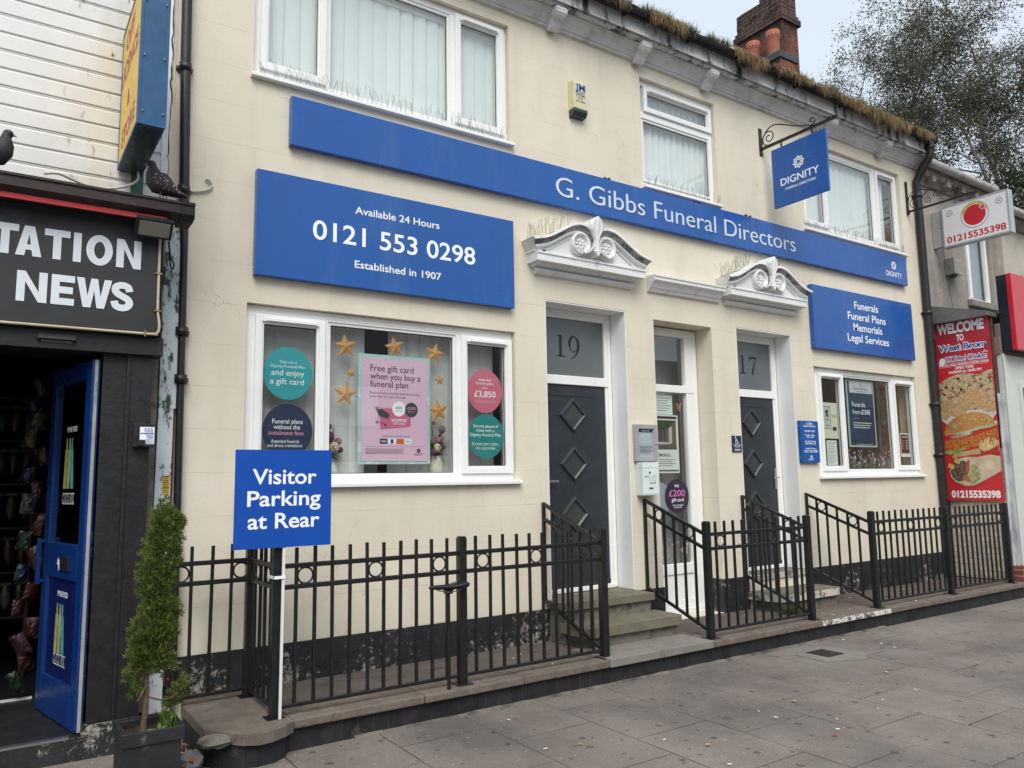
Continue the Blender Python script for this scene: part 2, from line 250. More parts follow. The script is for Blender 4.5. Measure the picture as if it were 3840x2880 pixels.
SOIL = pm('potting_soil', (0.035, 0.02, 0.014), 0.95, 0.4, 20, bump=1.0, bs=50); PLANT = pm('black_wood_planter', (0.014, 0.016, 0.019), 0.55, 0.3, 6, bump=0.3, bs=30, dirt=((0.10, 0.105, 0.11), 9, 0.64, 0.74))
BARK = pm('brown_bark', (0.11, 0.065, 0.04), 0.9, 0.3, 20, bump=0.8, bs=60); BIRCHB = pm('birch_bark', (0.22, 0.19, 0.16), 0.85, 0.4, 3, dirt=((0.05, 0.045, 0.04), 4, 0.5, 0.7))
CONI = leafmat('conifer_scale_leaf', (0.05, 0.085, 0.016), (0.17, 0.215, 0.05), 0.6, 0.2, 22); BIRL = leafmat('birch_leaf', (0.045, 0.053, 0.030), (0.12, 0.122, 0.072), 0.6, 0.3, 1.2); EVER = leafmat('evergreen_leaf', (0.018, 0.03, 0.012), (0.055, 0.065, 0.025), 0.6, 0.2, 1.5)
GRASS = leafmat('gutter_grass_green', (0.06, 0.10, 0.018), (0.16, 0.20, 0.05), 0.6, 0.3, 6); STRAW = leafmat('dry_straw', (0.17, 0.115, 0.058), (0.40, 0.295, 0.16), 0.8, 0.15, 8)
PIGN = pm('pigeon_plumage', (0.030, 0.026, 0.029), 0.7, 0.4, 30); PIGW = pm('pigeon_wing', (0.028, 0.025, 0.028), 0.7, 0.3, 30, dirt=((0.34, 0.33, 0.33), 75, 0.56, 0.60)); PIGH = pm('pigeon_neck', (0.028, 0.024, 0.027), 0.45, 0.3, 30); BEAK = pm('beak_and_cere', (0.22, 0.19, 0.18), 0.5, 0.1); EYE = pm('orange_eye', (0.45, 0.09, 0.03), 0.2, 0.1); PFOOT = pm('pink_foot', (0.30, 0.06, 0.06), 0.6, 0.1)
CREAMB = pm('yellowed_alarm_plastic', (0.62, 0.60, 0.36), 0.45, 0.05, 3); TEALD = pm('dark_teal_lens', (0.02, 0.045, 0.05), 0.3, 0.1); STEEL = pm('galvanised_wire', (0.09, 0.08, 0.07), 0.6, 0.2, 9)
BRASS = pm('brass', (0.40, 0.28, 0.10), 0.35, 0.1, metal=0.9); SILV = pm('silver_frame', (0.42, 0.43, 0.45), 0.35, 0.06, metal=0.3); MINT = pm('white_letterbox_paint', (0.68, 0.78, 0.77), 0.35, 0.03)
SHUT = pm('grey_white_board', (0.58, 0.61, 0.57), 0.5, 0.05, 3, dirt=((0.35, 0.34, 0.3), 5, 0.62, 0.85)); REDG = pm('glossy_red_panel', (0.52, 0.008, 0.022), 0.2, 0.05, 2); BLKG = pm('gloss_black_panel', (0.010, 0.011, 0.016), 0.18, 0.1, 2); GREYG = pm('grey_rail_plastic', (0.36, 0.35, 0.32), 0.5, 0.2, 6, dirt=((0.12, 0.11, 0.09), 7, 0.55, 0.75))
TYRE = pm('black_saddle_vinyl', (0.012, 0.012, 0.013), 0.35, 0.15); CABLE = pm('white_cable', (0.55, 0.52, 0.44), 0.5, 0.1)
# ---------------------------------------------------------------- mesh helpers
XZ = (Vector((1, 0, 0)), Vector((0, 0, 1)))           # a plane facing the street: right, up
YZ = (Vector((0, -1, 0)), Vector((0, 0, 1)))          # a plane across the pavement, read from the corner-shop side
_tc = {}
def text_mesh(s, bold, shear, ext, space):
    k = (s, bold, shear, ext, space)
    if k not in _tc:
        cu = bpy.data.curves.new('txt', 'FONT'); cu.body = s; cu.offset = bold; cu.shear = shear; cu.extrude = ext; cu.resolution_u = 5; cu.space_character = space
        o = bpy.data.objects.new('txt', cu); COL.objects.link(o)
        m = bpy.data.meshes.new_from_object(o.evaluated_get(bpy.context.evaluated_depsgraph_get()))
        _tc[k] = ([v.co.copy() for v in m.vertices], [tuple(p.vertices) for p in m.polygons])
        bpy.data.objects.remove(o); bpy.data.meshes.remove(m); bpy.data.curves.remove(cu)
    return _tc[k]
class MB:
    def __init__(s): s.v = []; s.f = []; s.mi = []; s.sm = []
    def add(s, vs, fs, m=0, smooth=False):
        b = len(s.v); s.v += [tuple(v) for v in vs]
        for f in fs: s.f.append(tuple(b + i for i in f)); s.mi.append(m); s.sm.append(smooth)
        return s
    def box(s, x0, x1, y0, y1, z0, z1, m=0):
        x0, x1 = min(x0, x1), max(x0, x1); y0, y1 = min(y0, y1), max(y0, y1); z0, z1 = min(z0, z1), max(z0, z1)
        v = [(x, y, z) for z in (z0, z1) for y in (y0, y1) for x in (x0, x1)]
        return s.add(v, [(0, 2, 3, 1), (4, 5, 7, 6), (0, 1, 5, 4), (2, 6, 7, 3), (0, 4, 6, 2), (1, 3, 7, 5)], m)
    def quad(s, a, b, c, d, m=0): return s.add([a, b, c, d], [(0, 1, 2, 3)], m)
    def prism(s, pts, vec, m=0, smooth=False):
        """closed polygon pts extruded along vec"""
        n = len(pts); vec = Vector(vec); P = [Vector(p) for p in pts]
        nrm = Vector((0, 0, 0))
        for i in range(n): nrm += P[i].cross(P[(i + 1) % n])
        if nrm.dot(vec) > 0: P.reverse()
        s.add(P + [p + vec for p in P], [tuple(range(n)), tuple(range(2 * n - 1, n - 1, -1))], m)
        return s.add(P + [p + vec for p in P], [(i, i + n, (i + 1) % n + n, (i + 1) % n) for i in range(n)], m, smooth)
    def prof(s, prof, x0, x1, m=0, axis='x', smooth=False):
        """profile [(y, z)] swept along x"""
        return s.prism([(x0, y, z) for y, z in prof], (x1 - x0, 0, 0), m, smooth) if axis == 'x' else s.prism([(x, x0, z) for x, z in prof], (0, x1 - x0, 0), m, smooth)
    def tube(s, pts, r, n=8, m=0, caps=True, smooth=True):
        P = [Vector(p) for p in pts]; k = len(P); rr = r if isinstance(r, (list, tuple)) else [r] * k
        vs = []; up = None
        for i, p in enumerate(P):
            t = (P[min(i + 1, k - 1)] - P[max(i - 1, 0)]).normalized()
            if up is None: up = t.orthogonal().normalized()
            else: up = (up - t * up.dot(t)); up = up.normalized() if up.length > 1e-6 else t.orthogonal().normalized()
            w = t.cross(up)
            vs += [p + (up * math.cos(2 * math.pi * j / n) + w * math.sin(2 * math.pi * j / n)) * rr[i] for j in range(n)]
        fs = [(i * n + j, i * n + (j + 1) % n, (i + 1) * n + (j + 1) % n, (i + 1) * n + j) for i in range(k - 1) for j in range(n)]
        s.add(vs, fs, m, smooth)
        if caps: s.add(vs[:n], [tuple(range(n - 1, -1, -1))], m); s.add(vs[-n:], [tuple(range(n))], m)
        return s
    def lathe(s, prof, c, n=20, m=0, axis=(0, 0, 1), smooth=True, caps=True):
        A = Vector(axis).normalized(); u = A.orthogonal().normalized(); w = A.cross(u); c = Vector(c); vs = []
        for r, h in prof: vs += [c + A * h + (u * math.cos(2 * math.pi * j / n) + w * math.sin(2 * math.pi * j / n)) * r for j in range(n)]
        s.add(vs, [(i * n + j, i * n + (j + 1) % n, (i + 1) * n + (j + 1) % n, (i + 1) * n + j) for i in range(len(prof) - 1) for j in range(n)], m, smooth)
        if caps:
            if prof[0][0] > 1e-4: s.add(vs[:n], [tuple(range(n - 1, -1, -1))], m)
            if prof[-1][0] > 1e-4: s.add(vs[-n:], [tuple(range(n))], m)
        return s
    def ell(s, c, r, n=12, k=8, m=0, rot=None, smooth=True):
        c = Vector(c); vs = []
        for i in range(k + 1):
            th = math.pi * i / k
            for j in range(n):
                a = 2 * math.pi * j / n; q = Vector((r[0] * math.sin(th) * math.cos(a), r[1] * math.sin(th) * math.sin(a), -r[2] * math.cos(th)))
                vs.append(c + (rot @ q if rot else q))
        return s.add(vs, [(i * n + j, i * n + (j + 1) % n, (i + 1) * n + (j + 1) % n, (i + 1) * n + j) for i in range(k) for j in range(n)], m, smooth)
    def disc(s, O, fr, r, rx=None, n=36, m=0, th=0.0):
        O = Vector(O); rx = rx or r
        pts = [O + fr[0] * (rx * math.cos(2 * math.pi * j / n)) + fr[1] * (r * math.sin(2 * math.pi * j / n)) for j in range(n)]
        if th: return s.prism(pts, fr[0].cross(fr[1]) * th, m)
        return s.add(pts, [tuple(range(n))], m)
    def rect(s, O, fr, u0, u1, v0, v1, m=0):
        O = Vector(O); return s.add([O + fr[0] * u0 + fr[1] * v0, O + fr[0] * u1 + fr[1] * v0, O + fr[0] * u1 + fr[1] * v1, O + fr[0] * u0 + fr[1] * v1], [(0, 1, 2, 3)], m)
    def poly(s, O, fr, pts, m=0):
        O = Vector(O); a = sum(pts[i][0] * pts[(i + 1) % len(pts)][1] - pts[(i + 1) % len(pts)][0] * pts[i][1] for i in range(len(pts)))
        if a < 0: pts = pts[::-1]
        return s.add([O + fr[0] * p[0] + fr[1] * p[1] for p in pts], [tuple(range(len(pts)))], m)
    def stroke(s, O, fr, pts, w, closed=False, m=0):
        """flat ribbon along 2-D points; w one width or one per point"""
        P = [Vector((p[0], p[1])) for p in pts]; n = len(P); ww = w if isinstance(w, (list, tuple)) else [w] * n; L = []; Rr = []
        for i in range(n):
            a = P[(i - 1) % n] if (closed or i > 0) else None; b = P[(i + 1) % n] if (closed or i < n - 1) else None
            d1 = (P[i] - a).normalized() if a is not None else None; d2 = (b - P[i]).normalized() if b is not None else None
            d1 = d1 if d1 is not None else d2; d2 = d2 if d2 is not None else d1
            t = (d1 + d2); t = t.normalized() if t.length > 1e-5 else d1
            nn = Vector((-t.y, t.x)); k = 1 / max(0.45, nn.dot(Vector((-d1.y, d1.x))))
            L.append(P[i] + nn * ww[i] / 2 * k); Rr.append(P[i] - nn * ww[i] / 2 * k)
        O = Vector(O); vs = [O + fr[0] * q.x + fr[1] * q.y for q in L + Rr]
        return s.add(vs, [(i, i + n, (i + 1) % n + n, (i + 1) % n) for i in range(n if closed else n - 1)], m)
    def text(s, t, O, fr, width, cap, bold=0.0, m=0, ext=0.0, shear=0.0, align='l', space=1.0):
        """one line: O on the baseline (left end, or centre for align='c'); width None keeps the natural proportion"""
        vs, fs = text_mesh(t, bold, shear, ext, space)
        x0 = min(v.x for v in vs); x1 = max(v.x for v in vs); sz = cap / 0.682; sx = width / (x1 - x0) if width else sz
        if align == 'c': x0 = (x0 + x1) / 2
        O = Vector(O); nrm = fr[0].cross(fr[1])
        return s.add([O + fr[0] * ((v.x - x0) * sx) + fr[1] * (v.y * sz) + nrm * v.z for v in vs], fs, m)
    def flower_logo(s, O, fr, r, w, m=0):
        O = Vector(O); nrm = fr[0].cross(fr[1])
        for k in range(8):
            a = math.pi / 2 + k * math.pi / 4 + 0.12
            pts = [(q * r * math.cos(a + d), q * r * math.sin(a + d)) for q, d in ((0.34, 0.42), (0.76, -0.36), (1.0, 0), (0.76, 0.36), (0.34, -0.42))]
            s.stroke(O + nrm * (0.0002 * k), fr, pts, w, m=m)
        return s
    def ring(s, x0, x1, z0, z1, wd, y0, y1, m=0):
        s.box(x0, x0 + wd, y0, y1, z0, z1, m); s.box(x1 - wd, x1, y0, y1, z0, z1, m)
        s.box(x0 + wd, x1 - wd, y0, y1, z0, z0 + wd, m); return s.box(x0 + wd, x1 - wd, y0, y1, z1 - wd, z1, m)
    def build(s, name, mats, parent=None, bevel=0.0, loc=None, seg=2):
        me = bpy.data.meshes.new(name); me.from_pydata(s.v, [], s.f); me.update()
        for i, p in enumerate(me.polygons): p.material_index = s.mi[i]; p.use_smooth = s.sm[i]
        for mt in (mats if isinstance(mats, (list, tuple)) else [mats]): me.materials.append(mt)
        o = bpy.data.objects.new(name, me); COL.objects.link(o)
        if bevel:
            b = o.modifiers.new('b', 'BEVEL'); b.width = bevel; b.segments = seg; b.limit_method = 'ANGLE'; b.angle_limit = math.radians(40); b.harden_normals = False
        if parent is not None: adopt(o, parent)
        return o
BASE = {}
def adopt(o, parent):
    o.parent = parent; o.matrix_parent_inverse = Matrix.Translation(-Vector(BASE.get(parent.name, (0, 0, 0))))
def tag(o, label, cat, group=None):
    o['label'] = label; o['category'] = cat
    if group: o['group'] = group
    return o
def thing(name, label, cat, loc=(0, 0, 0), group=None):
    o = bpy.data.objects.new(name, None); COL.objects.link(o); o.empty_display_size = 0.1; o.location = loc
    BASE[o.name] = tuple(loc); return tag(o, label, cat, group)
def dup(o, offset, parent=None, label=None):
    """copy a thing (or part) with its children; the copy of a thing moves by offset"""
    c = o.copy(); COL.objects.link(c)
    if parent is None: c.location = Vector(o.location) + Vector(offset); BASE[c.name] = BASE.get(o.name, (0, 0, 0))
    else: c.parent = parent
    if label: c['label'] = label
    for ch in list(o.children): dup(ch, (0, 0, 0), c)
    return c
def structure(o): o['kind'] = 'structure'; return o
def catmull(pts, k=6):
    P = [Vector(p) for p in pts]; out = []
    for i in range(len(P) - 1):
        a, b, c, d = P[max(i - 1, 0)], P[i], P[i + 1], P[min(i + 2, len(P) - 1)]
        for j in range(k):
            t = j / k; out.append(0.5 * ((2 * b) + (c - a) * t + (2 * a - 5 * b + 4 * c - d) * t * t + (3 * b - a - 3 * c + d) * t ** 3))
    out.append(P[-1]); return out
def spiral(c, r0, r1, a0, a1, n=26):
    return [(c[0] + (r0 + (r1 - r0) * i / n) * math.cos(a0 + (a1 - a0) * i / n), c[1] + (r0 + (r1 - r0) * i / n) * math.sin(a0 + (a1 - a0) * i / n)) for i in range(n + 1)]
# ---------------------------------------------------------------- the setting: pavement, forecourt
m = MB(); m.quad((-120, -120, -0.59), (120, -120, -0.59), (120, 60, -0.59), (-120, 60, -0.59)); structure(m.build('pavement', PAVE))
m = MB(); m.box(-3.05, 6.88, -0.60, 0.30, -0.58, -0.405); structure(m.build('forecourt', FORE, bevel=0.004))

rw = thing('retaining_wall', 'low black painted brick kerb wall with worn stone coping under the railings', 'kerb wall', (1.9, -0.87, -0.59))
m = MB(); m.box(-2.62, 6.86, -0.868, -0.595, -0.60, -0.452)
path = [(-2.62, -0.868), (-2.66, -0.94), (-2.74, -1.0), (-2.84, -1.01), (-2.95, -0.97), (-3.05, -0.87), (-3.10, -0.80), (-3.10, -0.30), (-2.62, -0.30)]
m.prism([(x, y, -0.60) for x, y in path], (0, 0, 0.147)); m.build('brick_face', KERB, rw)
xs = [-2.60, -1.72, -0.92, -0.115]; xs2 = [1.055, 1.62, 2.18, 2.60]; xs3 = [2.60, 3.0, 3.42, 3.78]; xs4 = [3.78, 4.42, 5.08, 5.72, 6.30, 6.87]
for L, mt, lb in ((xs, COPE, None), (xs2, COPE, None), (xs3, COPEW, 'coping stone with peeling white paint'), (xs4, COPE, None)):
    for a, b in zip(L, L[1:]):
        m = MB(); j = rnd.uniform(-.006, .004); m.box(a + .003, b - .003, -0.905 + j, -0.598, -0.455, -0.40 + j * .5)
        o = m.build('coping_stone', [mt, COPE], rw, bevel=0.009)
        if lb:
            for p in o.data.polygons: p.material_index = 1 if p.normal.z > .5 else 0
        if lb: o['label'] = lb
m = MB(); m.box(-0.112, 0.46, -0.912, -0.43, -0.455, -0.392); m.box(0.464, 1.05, -0.912, -0.43, -0.455, -0.393); m.build('landing_slab', FLAG, rw, bevel=0.006)
pp = [(-2.615, -0.20), (-2.612, -0.95), (-2.68, -1.01), (-2.76, -1.055), (-2.84, -1.07), (-2.93, -1.02), (-2.995, -0.93), (-3.085, -0.79), (-3.09, -0.16), (-2.9, -0.10)]
m = MB(); m.prism([(x, y, -0.455) for x, y in pp], (0, 0, 0.06)); m.build('corner_slab', COPE, rw, bevel=0.008)
bm_ = MB(); vs = []
rk = random.Random(3)
def rock(mb, c, r, s=rk):
    b = MB(); b.ell((0, 0, 0), (1, 1, 1), 9, 6)
    for v in b.v:
        q = Vector(v); k = 0.75 + 0.45 * s.random(); mb.v.append((c[0] + q.x * r[0] * k, c[1] + q.y * r[1] * k, c[2] + q.z * r[2] * k))
    base = len(mb.v) - len(b.v)
    for f in b.f: mb.f.append(tuple(i + base for i in f)); mb.mi.append(0); mb.sm.append(False)
rock(bm_, (-3.055, -0.93, -0.43), (0.085, 0.075, 0.038)); bm_.build('broken_concrete', RISER, rw)
for i, (x, y, z, r) in enumerate(((-3.20, -0.62, -0.52, .05), (-3.17, -0.88, -0.53, .075), (-3.22, -0.76, -0.55, .05), (-3.185, -0.99, -0.57, .035))):
    m = MB(); rock(m, (x, y, z), (r, r * 1.2, r * .8)); tag(m.build('rubble_stone', (STONE, LEAD, RISER, TERRA)[i]), ('small grey rubble lump in the gap behind the planter', 'largest dark rubble slab wedged beside the planter', 'pale cement rubble lump between planter and kerb wall', 'reddish brick crumb on the ground beside the planter')[i], 'rubble', 'rubble beside the planter')

# cement fillet along the foot of the kerb wall
m = MB(); rcf = random.Random(9); nn = 60; row = []
for k in range(nn + 1):
    x = -2.2 + 5.9 * k / nn; d = .022 + .006 * rcf.random() + .010 * math.sin(k * .11) ** 2; h = .012 + .006 * rcf.random(); row.append([(x, -.8685, -.59 + h), (x, -.8685 - d * .5, -.59 + h * .7), (x, -.8685 - d, -.5895)])
vs = [v for r in row for v in r]; m.add(vs, [(k * 3 + j, k * 3 + j + 1, (k + 1) * 3 + j + 1, (k + 1) * 3 + j) for k in range(nn) for j in range(2)]); m.build('cement_fillet', pm('dirty_cement', (0.15, 0.135, 0.115), 0.9, 0.3, 8, bump=0.8, bs=60, dirt=((0.045, 0.042, 0.04), 5, 0.48, 0.66)), rw)

# drain cover in the pavement
dc = thing('drain_cover', 'small rusty iron drain cover set in a patch of pale concrete', 'drain cover', (2.1, -1.24, -0.59))
m = MB(); m.prism([(x, y, -0.589) for x, y in ((1.86, -1.12), (2.38, -1.03), (2.44, -1.42), (2.2, -1.60), (1.84, -1.42))], (0, 0, 0.005)); m.build('concrete_surround', FLAG, dc)
m = MB(); m.box(2.0, 2.235, -1.36, -1.125, -0.585, -0.580)
for k in range(6):
    for j in range(6): m.box(2.012 + k * .036, 2.036 + k * .036, -1.348 + j * .036, -1.322 + j * .036, -0.580, -0.577)
m.build('iron_lid', pm('rusty_iron', (0.035, 0.03, 0.027), 0.6, 0.3, 20, bump=0.3, dirt=((0.09, 0.05, 0.03), 8, 0.55, 0.7)), dc)

# litter
LEAFM = [pm('yellow_leaf', (0.42, 0.27, 0.07), 0.7, 0.2), pm('russet_leaf', (0.26, 0.09, 0.03), 0.7, 0.2), pm('cigarette_paper', (0.66, 0.62, 0.55), 0.7, 0.1)]
spots = [(1.34, -1.98, 0), (0.62, -2.02, 0), (2.95, -1.62, 0), (3.15, -1.52, 0), (-0.90, -2.50, 1), (-1.15, -1.82, 0), (1.9, -1.95, 0), (-0.55, -2.28, 0), (0.2, -2.62, 1), (2.6, -2.3, 0)]
for i, (x, y, k) in enumerate(spots):
    m = MB(); a = rnd.uniform(0, 6.28); L = rnd.uniform(.016, .026); fr = (Vector((math.cos(a), math.sin(a), 0)), Vector((-math.sin(a), math.cos(a), 0)))
    O = Vector((x, y, -0.585)); P = [(0, -L), (L * .55, -L * .2), (L * .5, L * .4), (0, L), (-L * .5, L * .4), (-L * .55, -L * .2)]
    pts = [O + fr[0] * p[0] + fr[1] * p[1] + Vector((0, 0, .004 + .010 * abs(p[0]) / L)) for p in P]
    m.prism(pts, (0, 0, -.0015))
    tag(m.build('fallen_leaf', LEAFM[k]), 'small russet leaf lying on the grey pavement' if k else 'small curled yellow leaf lying on the grey pavement', 'leaf', 'fallen leaves on the pavement')
for i in range(46):
    if i < 30: x = rnd.uniform(-0.9, 5.2); y = rnd.uniform(-0.88, -0.12); z = -0.40
    else: x = rnd.uniform(-1.5, 3.5); y = rnd.uniform(-2.6, -1.0); z = -0.585
    if 0 - .1 < x < 1.12 and y > -.62 and z > -.5: continue
    if 2.4 < x < 3.7 and y > -.55 and z > -.5: continue
    if z > -.5 and y > -.6: z = -0.405
    m = MB(); a = rnd.uniform(0, 6.28); d = Vector((math.cos(a), math.sin(a), 0)) * .013; c = Vector((x, y, z + .004)); m.tube([c - d, c + d], .004, 6)
    tag(m.build('cigarette_end', LEAFM[2]), 'pale cigarette end dropped on the forecourt under the railings' if z > -.5 else 'pale cigarette end dropped on the open pavement', 'cigarette end', 'cigarette ends on the forecourt' if z > -.5 else 'cigarette ends on the pavement')

# ---------------------------------------------------------------- the funeral parlour
fp = thing('funeral_parlour', 'cream painted two storey terrace building with white windows, two pediments and grassy gutter', 'building', (1.75, 0, -0.4))
X0, X1, ZB, ZT = -3.245, 6.752, -0.59, 5.62
OPEN = [(-2.70, -0.34, 1.0, 2.32), (4.02, 6.285, 0.99, 2.315), (-2.70, -0.36, 4.09, 5.255), (1.31, 2.46, 4.035, 5.24), (4.02, 6.28, 4.045, 5.215), (0.0, 1.0, -0.06, 2.66), (1.378, 2.24, -0.40, 2.615), (2.642, 3.62, -0.06, 2.66)]
gx = sorted({X0, X1, *[o[0] for o in OPEN], *[o[1] for o in OPEN]}); gz = sorted({ZB, ZT, *[o[2] for o in OPEN], *[o[3] for o in OPEN]})
m = MB()
for a, b in zip(gx, gx[1:]):
    run = None
    for c, d in zip(gz, gz[1:]):
        hole = any(o[0] - 1e-6 <= a and b <= o[1] + 1e-6 and o[2] - 1e-6 <= c and d <= o[3] + 1e-6 for o in OPEN)
        if not hole: run = [run[0] if run else c, d]
        if (hole or d == gz[-1]) and run: m.quad((a, 0, run[0]), (b, 0, run[0]), (b, 0, run[1]), (a, 0, run[1])); run = None
RD = 0.26
for i, (a, b, c, d) in enumerate(OPEN):
    m.quad((a, 0, c), (a, 0, d), (a, RD, d), (a, RD, c)); m.quad((b, 0, d), (b, 0, c), (b, RD, c), (b, RD, d))
    m.quad((a, 0, d), (b, 0, d), (b, RD, d), (a, RD, d)); m.quad((b, 0, c), (a, 0, c), (a, RD, c), (b, RD, c))
m.quad((X0, 0, ZB), (X0, 0, ZT), (X0, 8.5, ZT), (X0, 8.5, ZB)); m.quad((X1, 0, ZT), (X1, 0, ZB), (X1, 8.5, ZB), (X1, 8.5, ZT)); m.quad((X0, 8.5, ZB), (X0, 8.5, ZT), (X1, 8.5, ZT), (X1, 8.5, ZB))
m.build('wall', WALL, fp)
# white lining boards of the two door reveals
for a, b, zt in ((0.0, 1.0, 2.66), (2.642, 3.62, 2.66)):
    m = MB(); m.box(b - .012, b - .001, 0.004, 0.222, -0.055, zt - .014); m.box(a + .001, a + .012, 0.004, 0.222, -0.055, zt - .014); m.box(a + .001, b - .001, 0.004, 0.222, zt - .013, zt - .001)
    m.build('door_lining', UPVC, fp)
for a, b, zt in ((X0, -0.001, -0.13), (1.0, 1.376, -0.068), (2.242, 2.64, -0.062), (3.621, X1, -0.058)):
    m = MB(); m.box(a, b, -0.010, 0.0, -0.42, zt)
    if a == 2.242: m.box(2.232, 2.241, -0.010, 0.215, -0.40, -0.062)
    if a == 1.0: m.box(1.376, 1.386, -0.010, 0.215, -0.40, -0.068)
    m.build('plinth', PLINTH, fp)

# roof, cornice, gutter
m = MB(); m.quad((X0, -0.30, 5.66), (X1, -0.30, 5.66), (X1, 4.2, 8.55), (X0, 4.2, 8.55)); m.quad((X0, 8.6, 5.66), (X0, 4.2, 8.55), (X1, 4.2, 8.55), (X1, 8.6, 5.66))
for x in (X0, X1): m.add([(x, -.2, 5.6), (x, 8.6, 5.6), (x, 4.2, 8.55)], [(0, 1, 2)])
m.build('roof', SLATE, fp)
cp = [(0, 5.375), (-0.035, 5.38), (-0.035, 5.40), (-0.05, 5.405), (-0.058, 5.425), (-0.075, 5.455), (-0.105, 5.478), (-0.125, 5.483), (-0.125, 5.50), (-0.14, 5.505), (-0.14, 5.52), (0, 5.52)]
m = MB(); m.prof(cp, X0, X1); co = m.build('cornice', CORN, fp)
for x in (-2.0, 0.13, 1.25, 2.28, 4.52, 5.76):
    b = MB(); pr = [(-.02, 5.345), (-.07, 5.33), (-.10, 5.36), (-.115, 5.40), (-.15, 5.42), (-.185, 5.425), (-.208, 5.455), (-.208, 5.50), (-.20, 5.519), (-.02, 5.519)]
    b.prof(pr, x - .055, x + .055); b.prof([(-.11, 5.445), (-.155, 5.436), (-.198, 5.455), (-.214, 5.485), (-.20, 5.505), (-.11, 5.505)], x - .068, x + .068); b.build('bracket', CORN, co, bevel=.004)
m = MB(); m.box(X0, X1, -0.205, -0.002, 5.521, 5.545); m.box(X0, X1, -0.225, -0.19, 5.5455, 5.70); m.box(X0, X1, -0.235, -0.226, 5.535, 5.556); m.build('fascia_board', FASC, fp)
m = MB(); gp = [(-.225 - .055 + .06 * math.cos(a), 5.735 + .062 * math.sin(a)) for a in [math.pi * (1 + i / 10) for i in range(11)]]
m.prof(gp + [(-.235, 5.738), (-.325, 5.738)], X0, X1 + .04)
for k in range(11): x = X0 + .45 + k * .92; m.box(x, x + .03, -.349, -.226, 5.665, 5.742)
m.build('gutter', GUT, fp)
# hanging grass along the gutter
def wav(x, s): return 0.5 + 0.5 * math.sin(x * 2.1 + s) * math.sin(x * 5.3 + s * 1.7)
gg, st, so_ = MB(), MB(), MB()
rg = random.Random(11)
PATCH = ((0.40, 0.82, .75, .55), (1.18, 1.68, .95, .8), (2.42, 2.97, 1.15, 1.0), (3.08, 3.90, .62, .55), (3.95, 4.27, .8, .8), (4.38, 5.02, .95, 1.0), (4.98, 6.03, 1.2, 1.0), (6.14, 6.62, .8, .7))      # where dead grass hangs
GREEN = ((0.55, 0.95, .5), (1.0, 1.95, .8), (2.0, 2.44, .9), (3.2, 3.95, .6), (4.2, 4.45, .9), (4.7, 5.2, .7), (5.3, 6.0, .75), (6.2, 6.5, .3))
def env(x, a, b): t = (x - a) / (b - a); return 0 if t <= 0 or t >= 1 else min(1, 3.2 * math.sin(math.pi * t) ** 1.1)
for i in range(12000):
    p = GREEN[rg.randrange(len(GREEN))]; x = rg.uniform(p[0], p[1]); k = env(x, p[0], p[1]) * (0.45 + 0.55 * wav(x * 3, p[0]))
    if rg.random() > k * ((p[1] - p[0]) + .3): continue
    a = rg.uniform(0, 6.28); h = rg.uniform(.02, .095) * (.35 + p[2] * k); b = Vector((x, -.31 + rg.uniform(-.04, .09), 5.752)); t = b + Vector((rg.gauss(0, .03), rg.gauss(-.012, .03), h))
    wv = Vector((math.cos(a), math.sin(a), 0)) * .0034; gg.add([b - wv, b + wv, t], [(0, 1, 2)])
for i in range(17000):
    p = PATCH[rg.randrange(len(PATCH))]; x = rg.uniform(p[0], p[1]); k = env(x, p[0], p[1]) * (0.35 + 0.65 * wav(x * 4.7, p[1])); 
    if rg.random() > k * p[3] * ((p[1] - p[0]) + .15) / 1.1: continue
    y0 = -.30 - rg.random() * .055; b = Vector((x, y0, 5.757 + rg.uniform(-.02, .03))); out = Vector((rg.gauss(0, .035), -rg.uniform(.01, .06), rg.uniform(-.03, .0))); L = rg.uniform(.04, .19) * p[2] * (.35 + .75 * k)
    mid = b + out + Vector((0, 0, -.25 * L)); t = b + out * 1.25 + Vector((rg.gauss(.0, .03), 0, -L)); a = rg.uniform(-.6, .6); wv = Vector((math.cos(a), math.sin(a), 0)) * rg.uniform(.0016, .0036)
    st.add([b - wv, b + wv, mid + wv, mid - wv, t], [(0, 1, 2, 3), (3, 2, 4)])
o = tag(gg.build('gutter_grass', GRASS), 'green grass sprouting along the top of the black gutter', 'grass'); o['kind'] = 'stuff'
o = tag(st.build('dry_grass', STRAW), 'dead straw coloured grass hanging over the black gutter', 'grass'); o['kind'] = 'stuff'
for i in range(90):
    x = rg.uniform(0.0, X1); so_.ell((x, -.285 + rg.uniform(-.02, .02), 5.735), (rg.uniform(.06, .16), .05, rg.uniform(.015, .035)), 8, 5)
o = tag(so_.build('gutter_moss', pm('moss_and_silt', (0.02, 0.022, 0.010), 0.95, 0.5, 20, bump=0.8)), 'dark moss and silt filling the gutter under the grass', 'moss'); o['kind'] = 'stuff'

